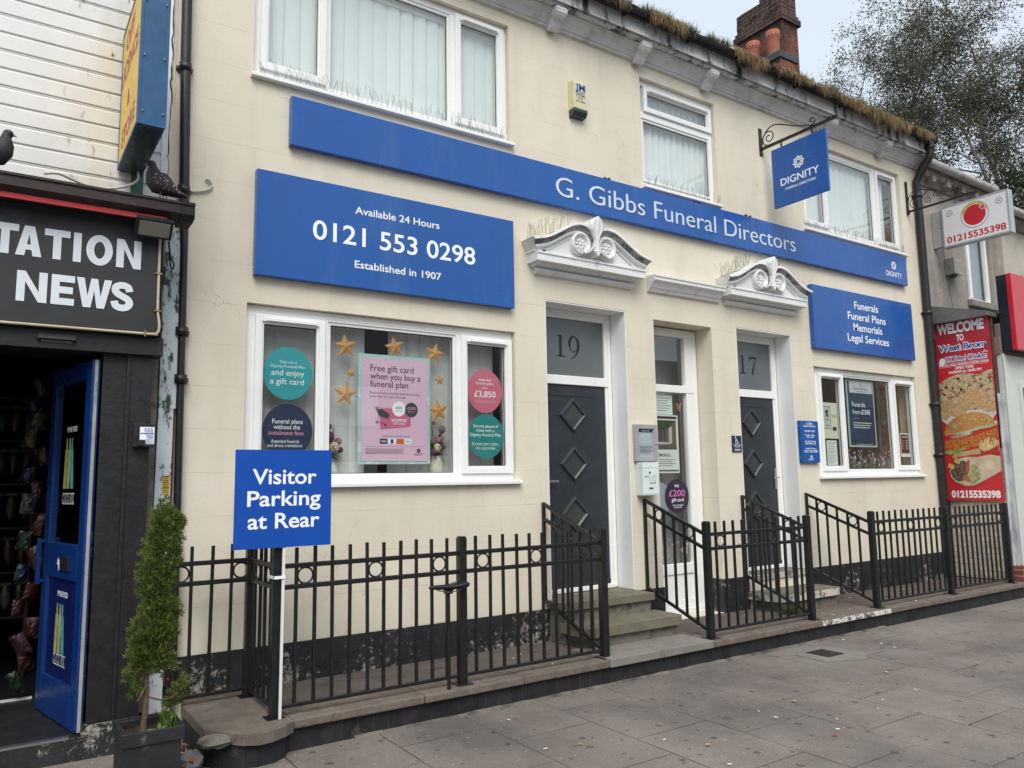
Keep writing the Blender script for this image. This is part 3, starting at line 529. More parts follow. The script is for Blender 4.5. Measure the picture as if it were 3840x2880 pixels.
# ---- windows
def window(x0, x1, z0, z1, fixed, casem, backing, sill=True, yf=0.05, hung=None, glass=None, trickle=True):
    """frame mesh (the part), then pane, sill, blind ... as its sub-parts"""
    g = glass or GLASS; m = MB(); fw = .052; m.ring(x0 + .004, x1 - .004, z0 + .004, z1 - .004, fw, yf, yf + .07)
    panes = []
    for gx0, gx1, gz0, gz1 in fixed:
        m.ring(gx0 - .022, gx1 + .022, gz0 - .022, gz1 + .022, .022, yf + .012, yf + .062); panes.append((gx0, gx1, gz0, gz1, yf + .036))
    for gx0, gx1, gz0, gz1 in casem:
        s = .064; m.ring(gx0 - s, gx1 + s, gz0 - s, gz1 + s, s - .016, yf - .022, yf + .055); m.ring(gx0 - .016, gx1 + .016, gz0 - .016, gz1 + .016, .016, yf - .008, yf + .05); panes.append((gx0, gx1, gz0, gz1, yf + .024))
    # mullions between neighbouring lights
    L = sorted(fixed + casem); zz0, zz1 = z0 + .004 + fw, z1 - .004 - fw
    if not hung:
        for p, q in zip(L, L[1:]):
            a = p[1] + (.064 if p in casem else .022); b = q[0] - (.064 if q in casem else .022)
            if b < a + .02: c = (a + b) / 2; a, b = c - .012, c + .012
            m.box(a, b, yf + .001, yf + .069, zz0, zz1)
        for p in L:     # filling strips above and below each light
            e = .064 if p in casem else .022
            for za, zb in ((zz0, p[2] - e), (p[3] + e, zz1)):
                if zb - za > .003: m.box(p[0] - e, p[1] + e, yf + .002, yf + .06, za, zb)
        for a, b, ed in ((x0 + .004 + fw, L[0][0] - (.064 if L[0] in casem else .022), 0), (L[-1][1] + (.064 if L[-1] in casem else .022), x1 - .004 - fw, 1)):
            if b - a > .003: m.box(a, b, yf + .002, yf + .06, zz0, zz1)
    else:
        m.box(x0 + .056, x1 - .056, yf + .001, yf + .069, hung[0], hung[1])
    wn = m.build('window', UPVC, fp, bevel=.004)
    for a, b, c, d, y in panes:
        p = MB(); p.quad((a - .01, y, c - .01), (b + .01, y, c - .01), (b + .01, y, d + .01), (a - .01, y, d + .01)); p.build('pane', g, wn)
    k = MB()
    for a, b, c, d, y in panes:
        for u0, u1, v0, v1 in ((a - .002, a + .006, c, d), (b - .006, b + .002, c, d), (a, b, c - .002, c + .006), (a, b, d - .006, d + .002)): k.box(u0, u1, y - .006, y - .001, v0, v1)
    k.build('gasket', NUMB, wn)
    if sill:
        s = MB(); s.prof([(yf + .01, z0 - .032), (-.045, z0 - .034), (-.05, z0 - .03), (-.05, z0 - .008), (-.044, z0 - .002), (yf + .01, z0 + .0035)], x0 - .02, x1 + .025); s.build('sill', UPVC, wn)
    if trickle:
        for gx0, gx1, gz0, gz1 in casem:
            t = MB(); t.box(gx0 + .015, gx1 - .01, yf - .040, yf - .0225, gz1 + .018, gz1 + .042); t.build('trickle_vent', UPVC, wn, bevel=.003)
    if backing: backing(wn)
    return wn
def louvres(x0, x1, z0, z1, y, mat, pitch=.089, ang=0.5, gap=None):
    def f(wn):
        b = MB(); x = x0 + .02; r = random.Random(int(x0 * 100))
        while x < x1 - .02:
            a = ang + r.gauss(0, .05); d = Vector((math.cos(a), math.sin(a), 0)) * (pitch * .62); sw = r.gauss(0, .006)
            if not (gap and gap[0] < x < gap[1]):
                for k in range(6):
                    t0, t1 = k / 6 - .5, (k + 1) / 6 - .5; bow = lambda t: Vector((0, -.012 * (1 - 4 * t * t), 0))
                    p0 = Vector((x, y, 0)) + d * 2 * t0 + bow(t0); p1 = Vector((x, y, 0)) + d * 2 * t1 + bow(t1)
                    b.add([(p0.x + sw, p0.y, z0), (p1.x + sw, p1.y, z0), (p1.x, p1.y, z1), (p0.x, p0.y, z1)], [(0, 1, 2, 3)], 0, True)
            x += pitch
        b.build('blind', mat, wn)
        h = MB(); h.box(x0 + .01, x1 - .01, y - .03, y + .03, z1, z1 + .05); h.build('blind_rail', UPVC, wn)
    return f
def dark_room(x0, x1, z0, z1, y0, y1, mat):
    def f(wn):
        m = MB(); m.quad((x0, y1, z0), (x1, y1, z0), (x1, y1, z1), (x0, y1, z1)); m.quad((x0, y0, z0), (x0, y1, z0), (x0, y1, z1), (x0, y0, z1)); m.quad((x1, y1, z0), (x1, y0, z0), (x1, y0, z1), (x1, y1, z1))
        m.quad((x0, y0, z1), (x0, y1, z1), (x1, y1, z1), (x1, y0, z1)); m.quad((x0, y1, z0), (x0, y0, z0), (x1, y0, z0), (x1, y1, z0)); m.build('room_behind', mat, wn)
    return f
W1 = window(-2.70, -0.36, 4.09, 5.255, [(-2.072, -0.985, 4.175, 5.17)], [(-2.575, -2.183, 4.24, 5.148), (-0.85, -0.465, 4.235, 5.148)], louvres(-2.66, -0.40, 4.13, 5.13, .15, BLIND, .127, -.16), glass=GLASSUP)
W2 = window(1.31, 2.46, 4.035, 5.24, [(1.40, 2.40, 4.14, 4.79)], [(1.46, 2.38, 4.953, 5.105)], louvres(1.33, 2.43, 4.06, 5.10, .16, BLIND, .094, -.42), hung=(4.815, 4.887), glass=GLASSUP)
W3 = window(4.02, 6.28, 4.045, 5.215, [(4.635, 5.66, 4.15, 5.125)], [(4.15, 4.53, 4.20, 5.10), (5.80, 6.165, 4.19, 5.10)], louvres(4.06, 6.24, 4.08, 5.10, .16, BLIND, .127, -.2, (6.1, 6.3)), glass=GLASSUP)
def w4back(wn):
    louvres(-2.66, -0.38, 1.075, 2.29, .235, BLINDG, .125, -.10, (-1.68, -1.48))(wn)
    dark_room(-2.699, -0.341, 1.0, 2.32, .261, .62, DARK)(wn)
    b = MB(); b.box(-2.69, -0.35, .118, .60, 1.03, 1.062); b.build('window_board', UPVC, wn)
W4 = window(-2.70, -0.34, 1.0, 2.32, [(-2.04, -0.945, 1.07, 2.225)], [(-2.56, -2.157, 1.125, 2.182), (-0.812, -0.42, 1.125, 2.18)], w4back)
W5 = window(4.02, 6.285, 0.99, 2.315, [(4.685, 5.74, 1.07, 2.225)], [(4.216, 4.594, 1.112, 2.186), (5.845, 6.225, 1.115, 2.185)], dark_room(3.95, 6.6, .3, 2.5, .27, 2.1, TAN))

# ---- doors
def door(x0, x1, panel, number, hx):
    """frame + leaf is the part; glazing, handle, numerals its sub-parts; x0..x1 is the opening"""
    yf = .225; m = MB(); fw = .05; a, b = x0 + .012, x1 - .012
    m.box(a, a + fw, yf, yf + .07, -.05, 2.648); m.box(b - fw, b, yf, yf + .07, -.05, 2.648); m.box(a + fw, b - fw, yf, yf + .07, 2.565, 2.648)
    m.box(a + fw, b - fw, yf - .004, yf + .07, 1.912, 2.0); m.box(a + fw, b - fw, yf - .02, yf + .07, -.052, -.012); m.box(b - fw - .034, b - fw - .0005, yf + .006, yf + .062, -.012, 1.912); m.box(b - fw - .034, b - fw - .0005, yf + .004, yf + .06, 2.0, 2.565)
    d = m.build('door', UPVC, fp, bevel=.005)
    lx0, lx1 = a + fw + .004, b - fw - .036
    p = MB(); p.box(lx0, lx1, yf + .016, yf + .06, -.006, 1.907); p.box(lx0, lx1, yf + .004, yf + .0155, -.004, .03)
    for z in (1.80, 0.28): p.box(lx0 + .03, lx1 - .16, yf + .013, yf + .0158, z, z + .007); p.box(lx0 + .03, lx1 - .16, yf + .010, yf + .0128, z + .002, z + .004)
    lf = p.build('leaf', ANTH, d, bevel=.004)
    for cz in (1.617, 1.145, 0.668):
        cx = (lx0 + lx1) / 2 + .0
        g = MB(); hw = .172; n = 4
        sec = [(hw, .016), (hw - .012, -.004), (hw - .030, -.008), (hw - .046, .004), (hw - .050, .014)]
        for i in range(4):
            q = [(1, 0), (0, 1), (-1, 0), (0, -1)]; A, B = q[i], q[(i + 1) % 4]
            for (r0, y0), (r1, y1) in zip(sec, sec[1:]):
                g.quad((cx + A[0] * r0, yf + y0, cz + A[1] * r0), (cx + A[0] * r1, yf + y1, cz + A[1] * r1), (cx + B[0] * r1, yf + y1, cz + B[1] * r1), (cx + B[0] * r0, yf + y0, cz + B[1] * r0))
        g.build('diamond_moulding', ANTH2, d)
        g = MB(); r = .124; g.quad((cx, yf + .0135, cz - r), (cx + r, yf + .0135, cz), (cx, yf + .0135, cz + r), (cx - r, yf + .0135, cz)); g.build('diamond_pane', DARKG, d)
    t = MB(); t.box(a + fw, b - fw - .034, yf + .028, yf + .036, 2.0, 2.565); t.build('transom_pane', FROST, d)
    t = MB(); number(t, yf + .0265); t.build('house_number', NUMB, d)
    h = MB()
    if hx == 'l': h.box(.115, .255, yf - .045, yf - .03, .972, .992); h.box(.12, .14, yf - .03, yf + .0155, .974, .990); h.box(.108, .148, yf + .008, yf + .0155, .86, 1.06)
    else: h.box(lx1 - .045, lx1 - .012, yf + .004, yf + .0155, .85, 1.09); h.tube([(lx1 - .028, yf + .01, .985), (lx1 - .028, yf - .04, .985), (lx1 - .13, yf - .042, .98)], .009, 8)
    h.build('handle', ALU, d, bevel=.002)
    return d
def num19(t, y):
    O = (0, y, 0); t.rect(O, XZ, .348, .382, 2.20, 2.39); t.rect(O, XZ, .316, .420, 2.186, 2.1995); t.poly(O, XZ, [(.312, 2.39), (.382, 2.3905), (.382, 2.402), (.312, 2.398)])
    P = [(.594 + .0, 2.30), (.585, 2.355), (.558, 2.391), (.530, 2.4), (.500, 2.385), (.478, 2.34), (.478, 2.30), (.492, 2.265), (.520, 2.243), (.550, 2.252), (.570, 2.272)]
    t.stroke(O, XZ, catmull(P[2:], 4), [.010] * 4 + [.011, .014, .018, .022, .026, .029, .031, .032, .032, .031, .029, .026, .022, .018, .014, .012, .011] + [.009] * 12)
    t.stroke((0, y + .0004, 0), XZ, catmull([(.545, 2.392), (.578, 2.362), (.588, 2.31), (.575, 2.25), (.540, 2.20), (.492, 2.176)], 5), [.010, .014, .018, .023, .027, .030, .032, .033, .034, .034, .034, .033, .032, .030, .027, .024, .021, .018, .015, .013, .012, .011, .010, .009, .008, .007])
def num17(t, y):
    O = (0, y, 0); t.rect(O, XZ, 3.020, 3.052, 2.205, 2.392); t.rect(O, XZ, 2.988, 3.088, 2.19, 2.2045); t.poly(O, XZ, [(2.985, 2.39), (3.052, 2.3925), (3.052, 2.404), (2.985, 2.398)])
    t.stroke((0, y + .0004, 0), XZ, catmull([(3.282, 2.392), (3.250, 2.330), (3.225, 2.27), (3.210, 2.20), (3.210, 2.188)], 5), [.012, .013, .014, .015, .016, .018, .020, .022, .024, .026, .028, .029, .030, .031, .032, .033, .034, .034, .034, .034, .034]); t.poly(O, XZ, [(3.155, 2.398), (3.285, 2.398), (3.278, 2.375), (3.17, 2.372), (3.160, 2.345), (3.150, 2.345)])
door(0.0, 1.0, None, num19, 'l'); D17 = door(2.642, 3.62, None, num17, 'r')
# glazed middle door
m = MB(); yf = .225; a, b = 1.388, 2.231
m.box(a, a + .06, yf, yf + .07, -.34, 2.60); m.box(b - .06, b, yf, yf + .07, -.34, 2.60); m.box(a + .06, b - .06, yf, yf + .07, 2.515, 2.60); m.box(a + .06, b - .06, yf - .003, yf + .07, 1.905, 1.985)
m.box(a + .06, 1.592, yf + .002, yf + .065, -.34, 1.905); m.box(a + .06, 1.592, yf + .003, yf + .065, 1.985, 2.515); m.box(2.055, b - .06, yf + .002, yf + .065, -.34, 1.905); m.box(2.055, b - .06, yf + .003, yf + .065, 1.985, 2.515)
m.box(1.592, 2.055, yf + .003, yf + .065, .0, .105); m.box(1.592, 2.055, yf + .003, yf + .065, -.34, -.26); m.box(1.592, 2.055, yf + .02, yf + .05, -.26, 0); m.box(a, b, yf - .05, yf + .07, -.40, -.3405)
md = m.build('door', UPVC, fp, bevel=.005); md['label'] = 'narrow glazed white door between the two dark doors'
for c, d in ((.105, 1.905), (1.985, 2.515)):
    p = MB(); p.quad((1.592, yf + .035, c), (2.055, yf + .035, c), (2.055, yf + .035, d), (1.592, yf + .035, d)); p.build('pane', GLASS, md)
p = MB(); p.quad((1.37, .30, -.4), (1.37, .62, -.4), (1.37, .62, 2.62), (1.37, .30, 2.62)); p.quad((2.45, .62, -.4), (2.45, .30, -.4), (2.45, .30, 2.62), (2.45, .62, 2.62)); p.quad((1.37, .62, -.4), (2.45, .62, -.4), (2.45, .62, 2.62), (1.37, .62, 2.62)); p.quad((1.37, .3, 2.62), (1.37, .62, 2.62), (2.45, .62, 2.62), (2.45, .3, 2.62))
p.build('room_behind', GREYP, md)

# ---- pediments
OUT = [(-.733, 3.172), (-.588, 3.205), (-.470, 3.262), (-.356, 3.328), (-.277, 3.370), (-.212, 3.391), (-.124, 3.392), (-.067, 3.366), (-.021, 3.309), (-.012, 3.240), (-.033, 3.172), (-.083, 3.118), (-.150, 3.092)]
INN = [(-.672, 3.078), (-.549, 3.112), (-.430, 3.173), (-.330, 3.235), (-.262, 3.268), (-.205, 3.285), (-.140, 3.287), (-.098, 3.262), (-.075, 3.230), (-.075, 3.195), (-.098, 3.165), (-.120, 3.148), (-.152, 3.140)]
def pediment(cx):
    m = MB(); O_ = catmull([(x, z, 0) for x, z in OUT], 4); I_ = catmull([(x, z, 0) for x, z in INN], 4)
    sec = [(0, 0.0), (0, -.205), (.24, -.208), (.27, -.196), (.42, -.178), (.56, -.162), (.64, -.156), (.72, -.166), (.84, -.166), (.94, -.150), (1.0, -.118)]
    for sgn in (-1, 1):
        rows = []
        for o, i in zip(O_, I_): rows.append([(cx + (-sgn) * (o.x + (i.x - o.x) * t) * 1.0, y, o.y + (i.y - o.y) * t) for t, y in sec])
        n = len(sec); vs = [v for r in rows for v in r]
        fs = [(k * n + j, k * n + j + 1, (k + 1) * n + j + 1, (k + 1) * n + j) for k in range(len(rows) - 1) for j in range(n - 1)]
        if sgn > 0: fs = [f[::-1] for f in fs]
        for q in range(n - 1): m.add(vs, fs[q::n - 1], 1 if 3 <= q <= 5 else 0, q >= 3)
        x = cx + sgn * .733          # return of the crown moulding to the wall
        end = [rows[0][k] for k in range(n)]; m.add(end + [(v[0], 0, v[2]) for v in end], [(k, k + n, k + n + 1, k + 1) if sgn < 0 else (k, k + 1, k + n + 1, k + n) for k in range(n - 1)])
        m.lathe([(.0, .150), (.074, .150), (.082, .166), (.090, .182), (.105, .182), (.110, .175), (.110, 0)], (cx + sgn * .158, 0, 3.200), 32, axis=(0, -1, 0), caps=False)
    ty = [(cx + x, -.120, z) for x, z in [(p.x, p.y + .01) for p in I_[:20]]]; top = ty + [(2 * cx - v[0], v[1], v[2]) for v in ty[::-1]]
    m.add([(cx - .66, -.120, 3.05), (cx + .66, -.120, 3.05)] + top[::-1], [tuple(range(len(top) + 2))])
    m.stroke((cx, -.127, 0), XZ, [(-.58, 3.074), (.58, 3.074)], .03)
    for sgn in (-1, 1):
        q = [(p.x * -sgn, p.y - .018) for p in I_[:18]]; m.stroke((cx, -.128 - .001 * sgn, 0), XZ, q, .028)
    bp = [(0, 2.885), (-.03, 2.887), (-.05, 2.90), (-.056, 2.918), (-.05, 2.936), (-.03, 2.945), (-.045, 2.950), (-.07, 2.958), (-.10, 2.972), (-.145, 2.976), (-.145, 3.035), (-.155, 3.042), (-.155, 3.056), (0, 3.062)]
    # base moulding: narrower roll, then the wide band
    m.prof(bp[:6] + [(0, 2.946)], cx - .60, cx + .60); m.prof([(0, 2.9465), (-.04, 2.949), (-.07, 2.957), (-.10, 2.972), (0, 2.972)], cx - .63, cx + .63); m.prof([(0, 2.9725), (-.160, 2.976), (-.160, 3.035), (-.170, 3.042), (-.170, 3.056), (0, 3.062)], cx - .665, cx + .665)
    m.box(cx - .675, cx - .60, -.135, 0, 3.0625, 3.10); m.box(cx + .60, cx + .675, -.135, 0, 3.0625, 3.10)
    pd = m.build('pediment', [STUCCO, STUCCOD], fp)
    for sgn in (-1, 1):
        r = MB(); c = Vector((cx + sgn * .158, -.154, 3.200)); r.ell(c, (.018, .018, .018), 10, 6)
        for k in range(8):
            a = k * math.pi / 4; d = Vector((math.cos(a), 0, math.sin(a))); rot = Matrix.Rotation(-a, 3, 'Y'); r.ell(c + d * .040, (.024, .014, .0125), 8, 5, rot=rot)
        r.build('rosette', STUCCO, pd)
    l = MB(); prof = [(3.085, .004), (3.11, .022), (3.135, .04), (3.150, .022), (3.20, .017), (3.25, .022), (3.30, .042), (3.345, .068), (3.385, .076), (3.42, .066), (3.45, .036), (3.475, .004)]
    rows = []
    for z, hw in prof:
        rows.append([(cx + 1.15 * hw * t / 3, -.212 - .014 * (1 - (t / 3) ** 2) - (.012 if t % 2 == 0 else 0) * min(1, hw / .05) - (.02 if z > 3.3 else 0) * (z - 3.3) / .17, z) for t in range(-3, 4)])
    vs = [v for r in rows for v in r]; l.add(vs, [(k * 7 + j, k * 7 + j + 1, (k + 1) * 7 + j + 1, (k + 1) * 7 + j) for k in range(len(rows) - 1) for j in range(6)])
    ed = [r[0] for r in rows] + [r[-1] for r in rows[::-1]]; nE = len(ed); l.add(ed + [(v[0], -.02, v[2]) for v in ed], [(k, (k + 1) % nE, (k + 1) % nE + nE, k + nE) for k in range(nE)])
    l.build('acanthus_leaf', STUCCO, pd)
    return pd
pediment(.475); pediment(3.075)
m = MB(); m.prof([(0, 2.895), (-.03, 2.90), (-.045, 2.925), (-.06, 2.935), (-.085, 2.975), (-.115, 2.992), (-.125, 3.0), (-.125, 3.03), (-.135, 3.036), (-.135, 3.05), (0, 3.06)], 1.30, 2.36); m.build('ledge', STUCCO, fp)

# ---- steps to the two doors
def steps(x0, x1, low, mat, lab, rise):
    s = thing('doorsteps', lab, 'steps', ((x0 + x1) / 2, -.2, -.4))
    def slab(xa, xb, yb, yfr, zt, th, name, mt, round_=0):
        m = MB(); pts = [(xa, yb), (xb, yb), (xb, yfr + round_)] + ([(xb - .02, yfr + .02)] if round_ else []) + ([(xb - round_, yfr)] if round_ else [(xb, yfr)])
        pts += [(xa + low[2], yfr)] + ([(xa + low[2] * .3, yfr + .06), (xa, yfr + .2)] if low[2] else [])
        m.prism([(x, y, zt - th) for x, y in pts], (0, 0, th)); o = m.build(name, [mt, STEP], s, bevel=.022, seg=3)
        if mt is not STEP:
            for p in o.data.polygons: p.material_index = 1 if p.normal.z > .5 else 0
    slab(x0, x1, .222, low[0], -.058, .062, 'tread', mat[0]); slab(x0 + low[3], x1 + .06, low[0] + .08, low[1], -.225, .075, 'tread', mat[1], .04)
    m = MB(); m.box(x0 + .02, x1 - .02, low[0] + .035, .222, -.40, -.121); m.box(x0 + .06, x1 + .01, low[1] + .05, low[0] + .07, -.42, -.301); m.build('riser', mat[2], s)
    return s
steps(-.045, 1.0, (-.265, -.575, 0, -.02), (STEP, STEP, RISER), 'two worn sandstone steps up to the dark door numbered 19', 0)
steps(2.645, 3.62, (-.02, -.42, .16, -.03), (pm('white_edged_step', (0.50, 0.48, 0.44), 0.7, 0.1, 4, dirt=((0.15, 0.12, 0.10), 6, 0.5, 0.62)), flake2('peeling_white_step', (0.55, 0.53, 0.48), (0.15, 0.12, 0.095), 9, .50, .56, .7), RISER), 'steps with peeling white edges up to the dark door numbered 17', 0)
m = MB(); rg2 = random.Random(5)
for i in range(420):
    x = 2.78 + rg2.gauss(.0, .12); y = -.46 + rg2.gauss(0, .05); a = rg2.uniform(0, 6.28); h = rg2.uniform(.03, .11); wv = Vector((math.cos(a), math.sin(a), 0)) * .003; b_ = Vector((x, y, -.405)); m.add([b_ - wv, b_ + wv, b_ + Vector((rg2.gauss(0, .03), rg2.gauss(0, .03), h))], [(0, 1, 2)])
tag(m.build('grass_tuft', GRASS), 'tuft of green grass at the foot of the white edged steps', 'grass tuft')

# ---- chimney on the party wall
ch = thing('brick_chimney', 'tall soot stained red brick chimney with ragged top and two clay pots', 'chimney', (7.3, 2.6, 6.4))
m = MB(); m.box(6.86, 7.31, 2.22, 3.30, 6.4, 8.255, 0); m.box(7.352, 7.815, 2.5, 3.5, 6.4, 9.27, 0); m.box(7.29, 7.40, 2.24, 3.28, 6.4, 8.25, 0)
m.box(7.30, 7.868, 2.45, 3.56, 9.27, 9.39, 1); m.box(7.325, 7.84, 2.475, 3.53, 9.39, 9.46, 1)
rc = random.Random(2)
for row in range(7):                      # loose upper courses, each a little out of line
    z = 9.46 + row * .075; y = 2.5
    while y < 3.48:
        L = min(.225, 3.5 - y)
        top = 9.93 if y < 2.75 else (9.88 if y < 2.98 else 9.84)
        if z + .05 < top:
            for xa, xb in ((7.352, 7.46), (7.71, 7.815)): m.box(xa + rc.uniform(-.008, .008), xb, y + .004, y + L - .004, z + .003, z + .072, 1)
        y += .225
    if z < 9.85:
        for k in range(2): m.box(7.36 + k * .225, 7.575 + k * .225, 2.5 + rc.uniform(-.006, .006), 2.61, z + .003, z + .072, 1)
m.box(7.40, 7.77, 2.56, 3.44, 9.40, 9.80, 1)
st_ = m.build('stack', [BRICKR, BRICKS, BRICKU], ch)
for p in st_.data.polygons: p.material_index = 0 if abs(p.normal.y) > .6 else 1
for p in st_.data.polygons:
    if p.center.z > 9.26: p.material_index = 2
m = MB(); m.box(6.83, 7.345, 2.19, 3.32, 8.2555, 8.385); m.build('ledge', ENG, ch, bevel=.008)
for y in (2.50, 2.93):
    m = MB(); h = 8.385; m.lathe([(.105, h), (.112, h + .40), (.118, h + .41), (.128, h + .43), (.128, h + .475), (.120, h + .48), (.124, h + .50), (.124, h + .545), (.095, h + .55), (.09, h + .40)], (7.08, y, 0), 28)
    pt = m.build('chimney_pot', TERRA, ch)
    m = MB()
    for k in range(12):
        a = k * math.pi / 6; c = Vector((7.08 + .1285 * math.cos(a), y + .1285 * math.sin(a), h + .452)); m.lathe([(.0, .002), (.013, .002), (.013, -.004)], c, 10, axis=(math.cos(a), math.sin(a), 0), caps=False)
    m.build('vent_hole', DARK, pt)
# ---------------------------------------------------------------- signs on the parlour
def panel(name, label, x0, x1, z0, z1, dep, mat, cat='sign', bevel=.004):
    t = thing(name, label, cat, ((x0 + x1) / 2, 0, z0)); m = MB(); m.box(x0, x1, -dep, -.003, z0, z1); m.build('panel', mat, t, bevel=bevel)
    m = MB()                                   # screw heads in the returned edges
    for zz in (z0 + .06, z1 - .06): m.lathe([(.006, 0), (.006, .002), (0, .003)], (x0, -dep * .55, zz), 8, axis=(-1, 0, 0), caps=False)
    for k in range(max(2, int((x1 - x0) / .6))): m.lathe([(.005, 0), (.005, .002), (0, .003)], (x0 + .1 + k * (x1 - x0 - .2) / max(1, int((x1 - x0) / .6) - 1), -dep * .55, z0), 8, axis=(0, 0, -1), caps=False)
    m.build('screws', ALU, t); return t
def P3(x, y, z): return Vector((x, y, z))
fs = panel('fascia_sign', 'very long shallow blue fascia board with pale raised lettering across the front', -2.422, 6.187, 3.57, 3.964, .063, BLUE)
m = MB(); m.text('G. Gibbs Funeral Directors', P3(.111, -.0635, 3.67), XZ, 3.61, .188, -.006, ext=.006); m.build('lettering', pm('pale_acrylic_letter', (0.62, 0.69, 0.76), 0.4, 0.03), fs)
m = MB(); m.flower_logo(P3(5.857, -.065, 3.812), XZ, .055, .011); m.text('DIGNITY', P3(5.664, -.065, 3.655), XZ, .378, .066, .008); m.build('lettering', WHITE, fs)
m = MB(); m.box(3.02, 3.026, -.0638, -.06, 3.572, 3.962); m.build('panel_joint', BLUED, fs)
ps = panel('phone_sign', 'large blue board with the white telephone number between the two big windows', -2.667, -.38, 2.52, 3.326, .063, BLUE)
m = MB(); y = -.0655; m.text('Available 24 Hours', P3(-1.898, y, 3.119), XZ, .757, .058, .012); m.text('0121 553 0298', P3(-2.239, y, 2.859), XZ, 1.45, .146, .012); m.text('Established in 1907', P3(-1.897, y, 2.678), XZ, .772, .058, .012); m.build('lettering', WHITE, ps)
ss = panel('services_sign', 'medium blue board listing four services in white beside the second pediment', 3.994, 6.225, 2.53, 3.317, .063, BLUE)
m = MB()
for t, a, b, z in (('Funerals', 4.861, 5.395, 3.104), ('Funeral Plans', 4.706, 5.555, 2.958), ('Memorials', 4.812, 5.455, 2.818), ('Legal Services', 4.672, 5.595, 2.675)): m.text(t, P3(a, y, z), XZ, b - a, .094, .012)
m.build('lettering', WHITE, ss)
hsn = panel('hours_sign', 'small upright blue opening hours board beside the small ground floor window', 3.633, 3.980, 1.149, 1.638, .04, BLUE, bevel=.002)
m = MB(); y = -.0422
for t, a, b, z, c in (('G. Gibbs', 3.751, 3.864, 1.595, .024), ('Funeral Directors', 3.691, 3.919, 1.567, .022), ('OPENING HOURS', 3.710, 3.905, 1.507, .020), ('Monday - Friday', 3.718, 3.899, 1.460, .020), ('9AM - 5PM', 3.749, 3.870, 1.436, .018), ('Saturday & Sunday', 3.706, 3.913, 1.387, .020), ('Appointment only', 3.708, 3.910, 1.363, .019), ('Available 24 Hours', 3.711, 3.909, 1.305, .017), ('0121 553 0298', 3.689, 3.931, 1.267, .029), ('DIGNITY', 3.761, 3.861, 1.176, .019)): m.text(t, P3(a, y, z), XZ, b - a, c, .012)
m.flower_logo(P3(3.812, y, 1.216), XZ, .017, .004); m.build('lettering', WHITE, hsn)
pk = thing('parking_sign', 'square bright blue parking notice on a thin white post in front of the railings', 'sign', (-2.66, -.85, -.4))
m = MB(); m.box(-2.97, -2.369, -.866, -.861, .613, 1.2085); m.build('panel', BLUEP, pk, bevel=.001)
m = MB(); y = -.8675; m.text('Visitor', P3(-2.867, y, 1.000), XZ, .399, .089, .016); m.text('Parking', P3(-2.895, y, .867), XZ, .456, .089, .016); m.text('at Rear', P3(-2.889, y, .732), XZ, .444, .089, .016); m.build('lettering', WHITE, pk)
m = MB(); m.prism([(-2.671, -.8605, .62), (-2.655, -.8605, .62), (-2.655, -.848, .62), (-2.671, -.848, .62)], (-.005, 0, -1.02)); m.build('post', OFFW, pk)
m = MB(); m.box(-2.725, -2.648, -.866, -.862, .425, .443); m.box(-2.725, -2.722, -.866, -.765, .425, .443); m.box(-2.651, -2.648, -.866, -.765, .425, .443); m.build('cable_tie', WHITE, pk)
hg = thing('hanging_sign', 'square blue double sided sign hanging from a black wrought iron wall bracket', 'sign', (3.26, 0, 4.09))
m = MB(); m.box(3.245, 3.275, -.868, -.155, 4.09, 4.80); m.box(3.243, 3.277, -.871, -.866, 4.46, 4.80); m.build('panel', BLUE, hg, bevel=.002)
m = MB(); xx = 3.2428; m.text('DIGNITY', P3(xx, -.263, 4.331), YZ, .503, .082, .012); m.text('FUNERAL DIRECTORS', P3(xx, -.324, 4.263), YZ, .394, .028, .012); m.flower_logo(P3(xx, -.513, 4.539), YZ, .070, .011); m.build('lettering', WHITE, hg)
m = MB(); m.box(3.232, 3.288, -.008, -.001, 4.795, 5.14); m.box(3.247, 3.273, -1.018, -.008, 4.862, 4.892); m.box(3.235, 3.285, -.014, -.008, 4.81, 4.83); m.box(3.235, 3.285, -.014, -.008, 5.10, 5.12)
for yy in (-.29, -.70): m.tube([(3.26, yy, 4.862), (3.26, yy, 4.80)], .009, 8); m.lathe([(.014, -.006), (.014, .006)], (3.26, yy, 4.83), 10)
S = [(3.26, -q[0], q[1]) for q in ([(.70 + .042 * math.cos(a), 4.945 + .042 * math.sin(a)) for a in [math.radians(-150 + 18 * k) for k in range(22)]][::-1])]
arm = [(3.26, yy, zz) for yy, zz in [(v.x, v.y) for v in catmull([(-.02, 4.92, 0), (-.05, 5.02, 0), (-.13, 5.095, 0), (-.22, 5.105, 0), (-.36, 5.045, 0), (-.52, 4.965, 0), (-.64, 4.925, 0), (-.70, 4.905, 0), (-.742, 4.935, 0), (-.73, 4.98, 0), (-.695, 4.985, 0), (-.68, 4.962, 0), (-.70, 4.945, 0)], 6)]]
m.tube(arm, .0075, 7)
sp = spiral((-.125, 4.985), .095, .018, math.radians(-60), math.radians(-60 + 560), 44); m.tube([(3.26, a_, b_) for a_, b_ in sp], .0065, 7); m.tube([(3.26, sp[0][0], sp[0][1]), (3.26, -.12, 4.892)], .0065, 7)
m.build('bracket', IRON, hg)
al = thing('alarm_box', 'cream burglar alarm box with dark teal base high between the upper windows', 'alarm box', (.43, 0, 4.53))
m = MB(); pr = [(-.003, 4.60), (-.085, 4.60), (-.085, 4.86), (-.075, 4.885), (-.003, 4.89)]; m.prof(pr, .342, .512); m.build('housing', CREAMB, al, bevel=.008)
m = MB(); m.prof([(-.003, 4.5995), (-.086, 4.5995), (-.086, 4.572), (-.06, 4.535), (-.003, 4.528)], .343, .511); m.build('lens', TEALD, al, bevel=.004)
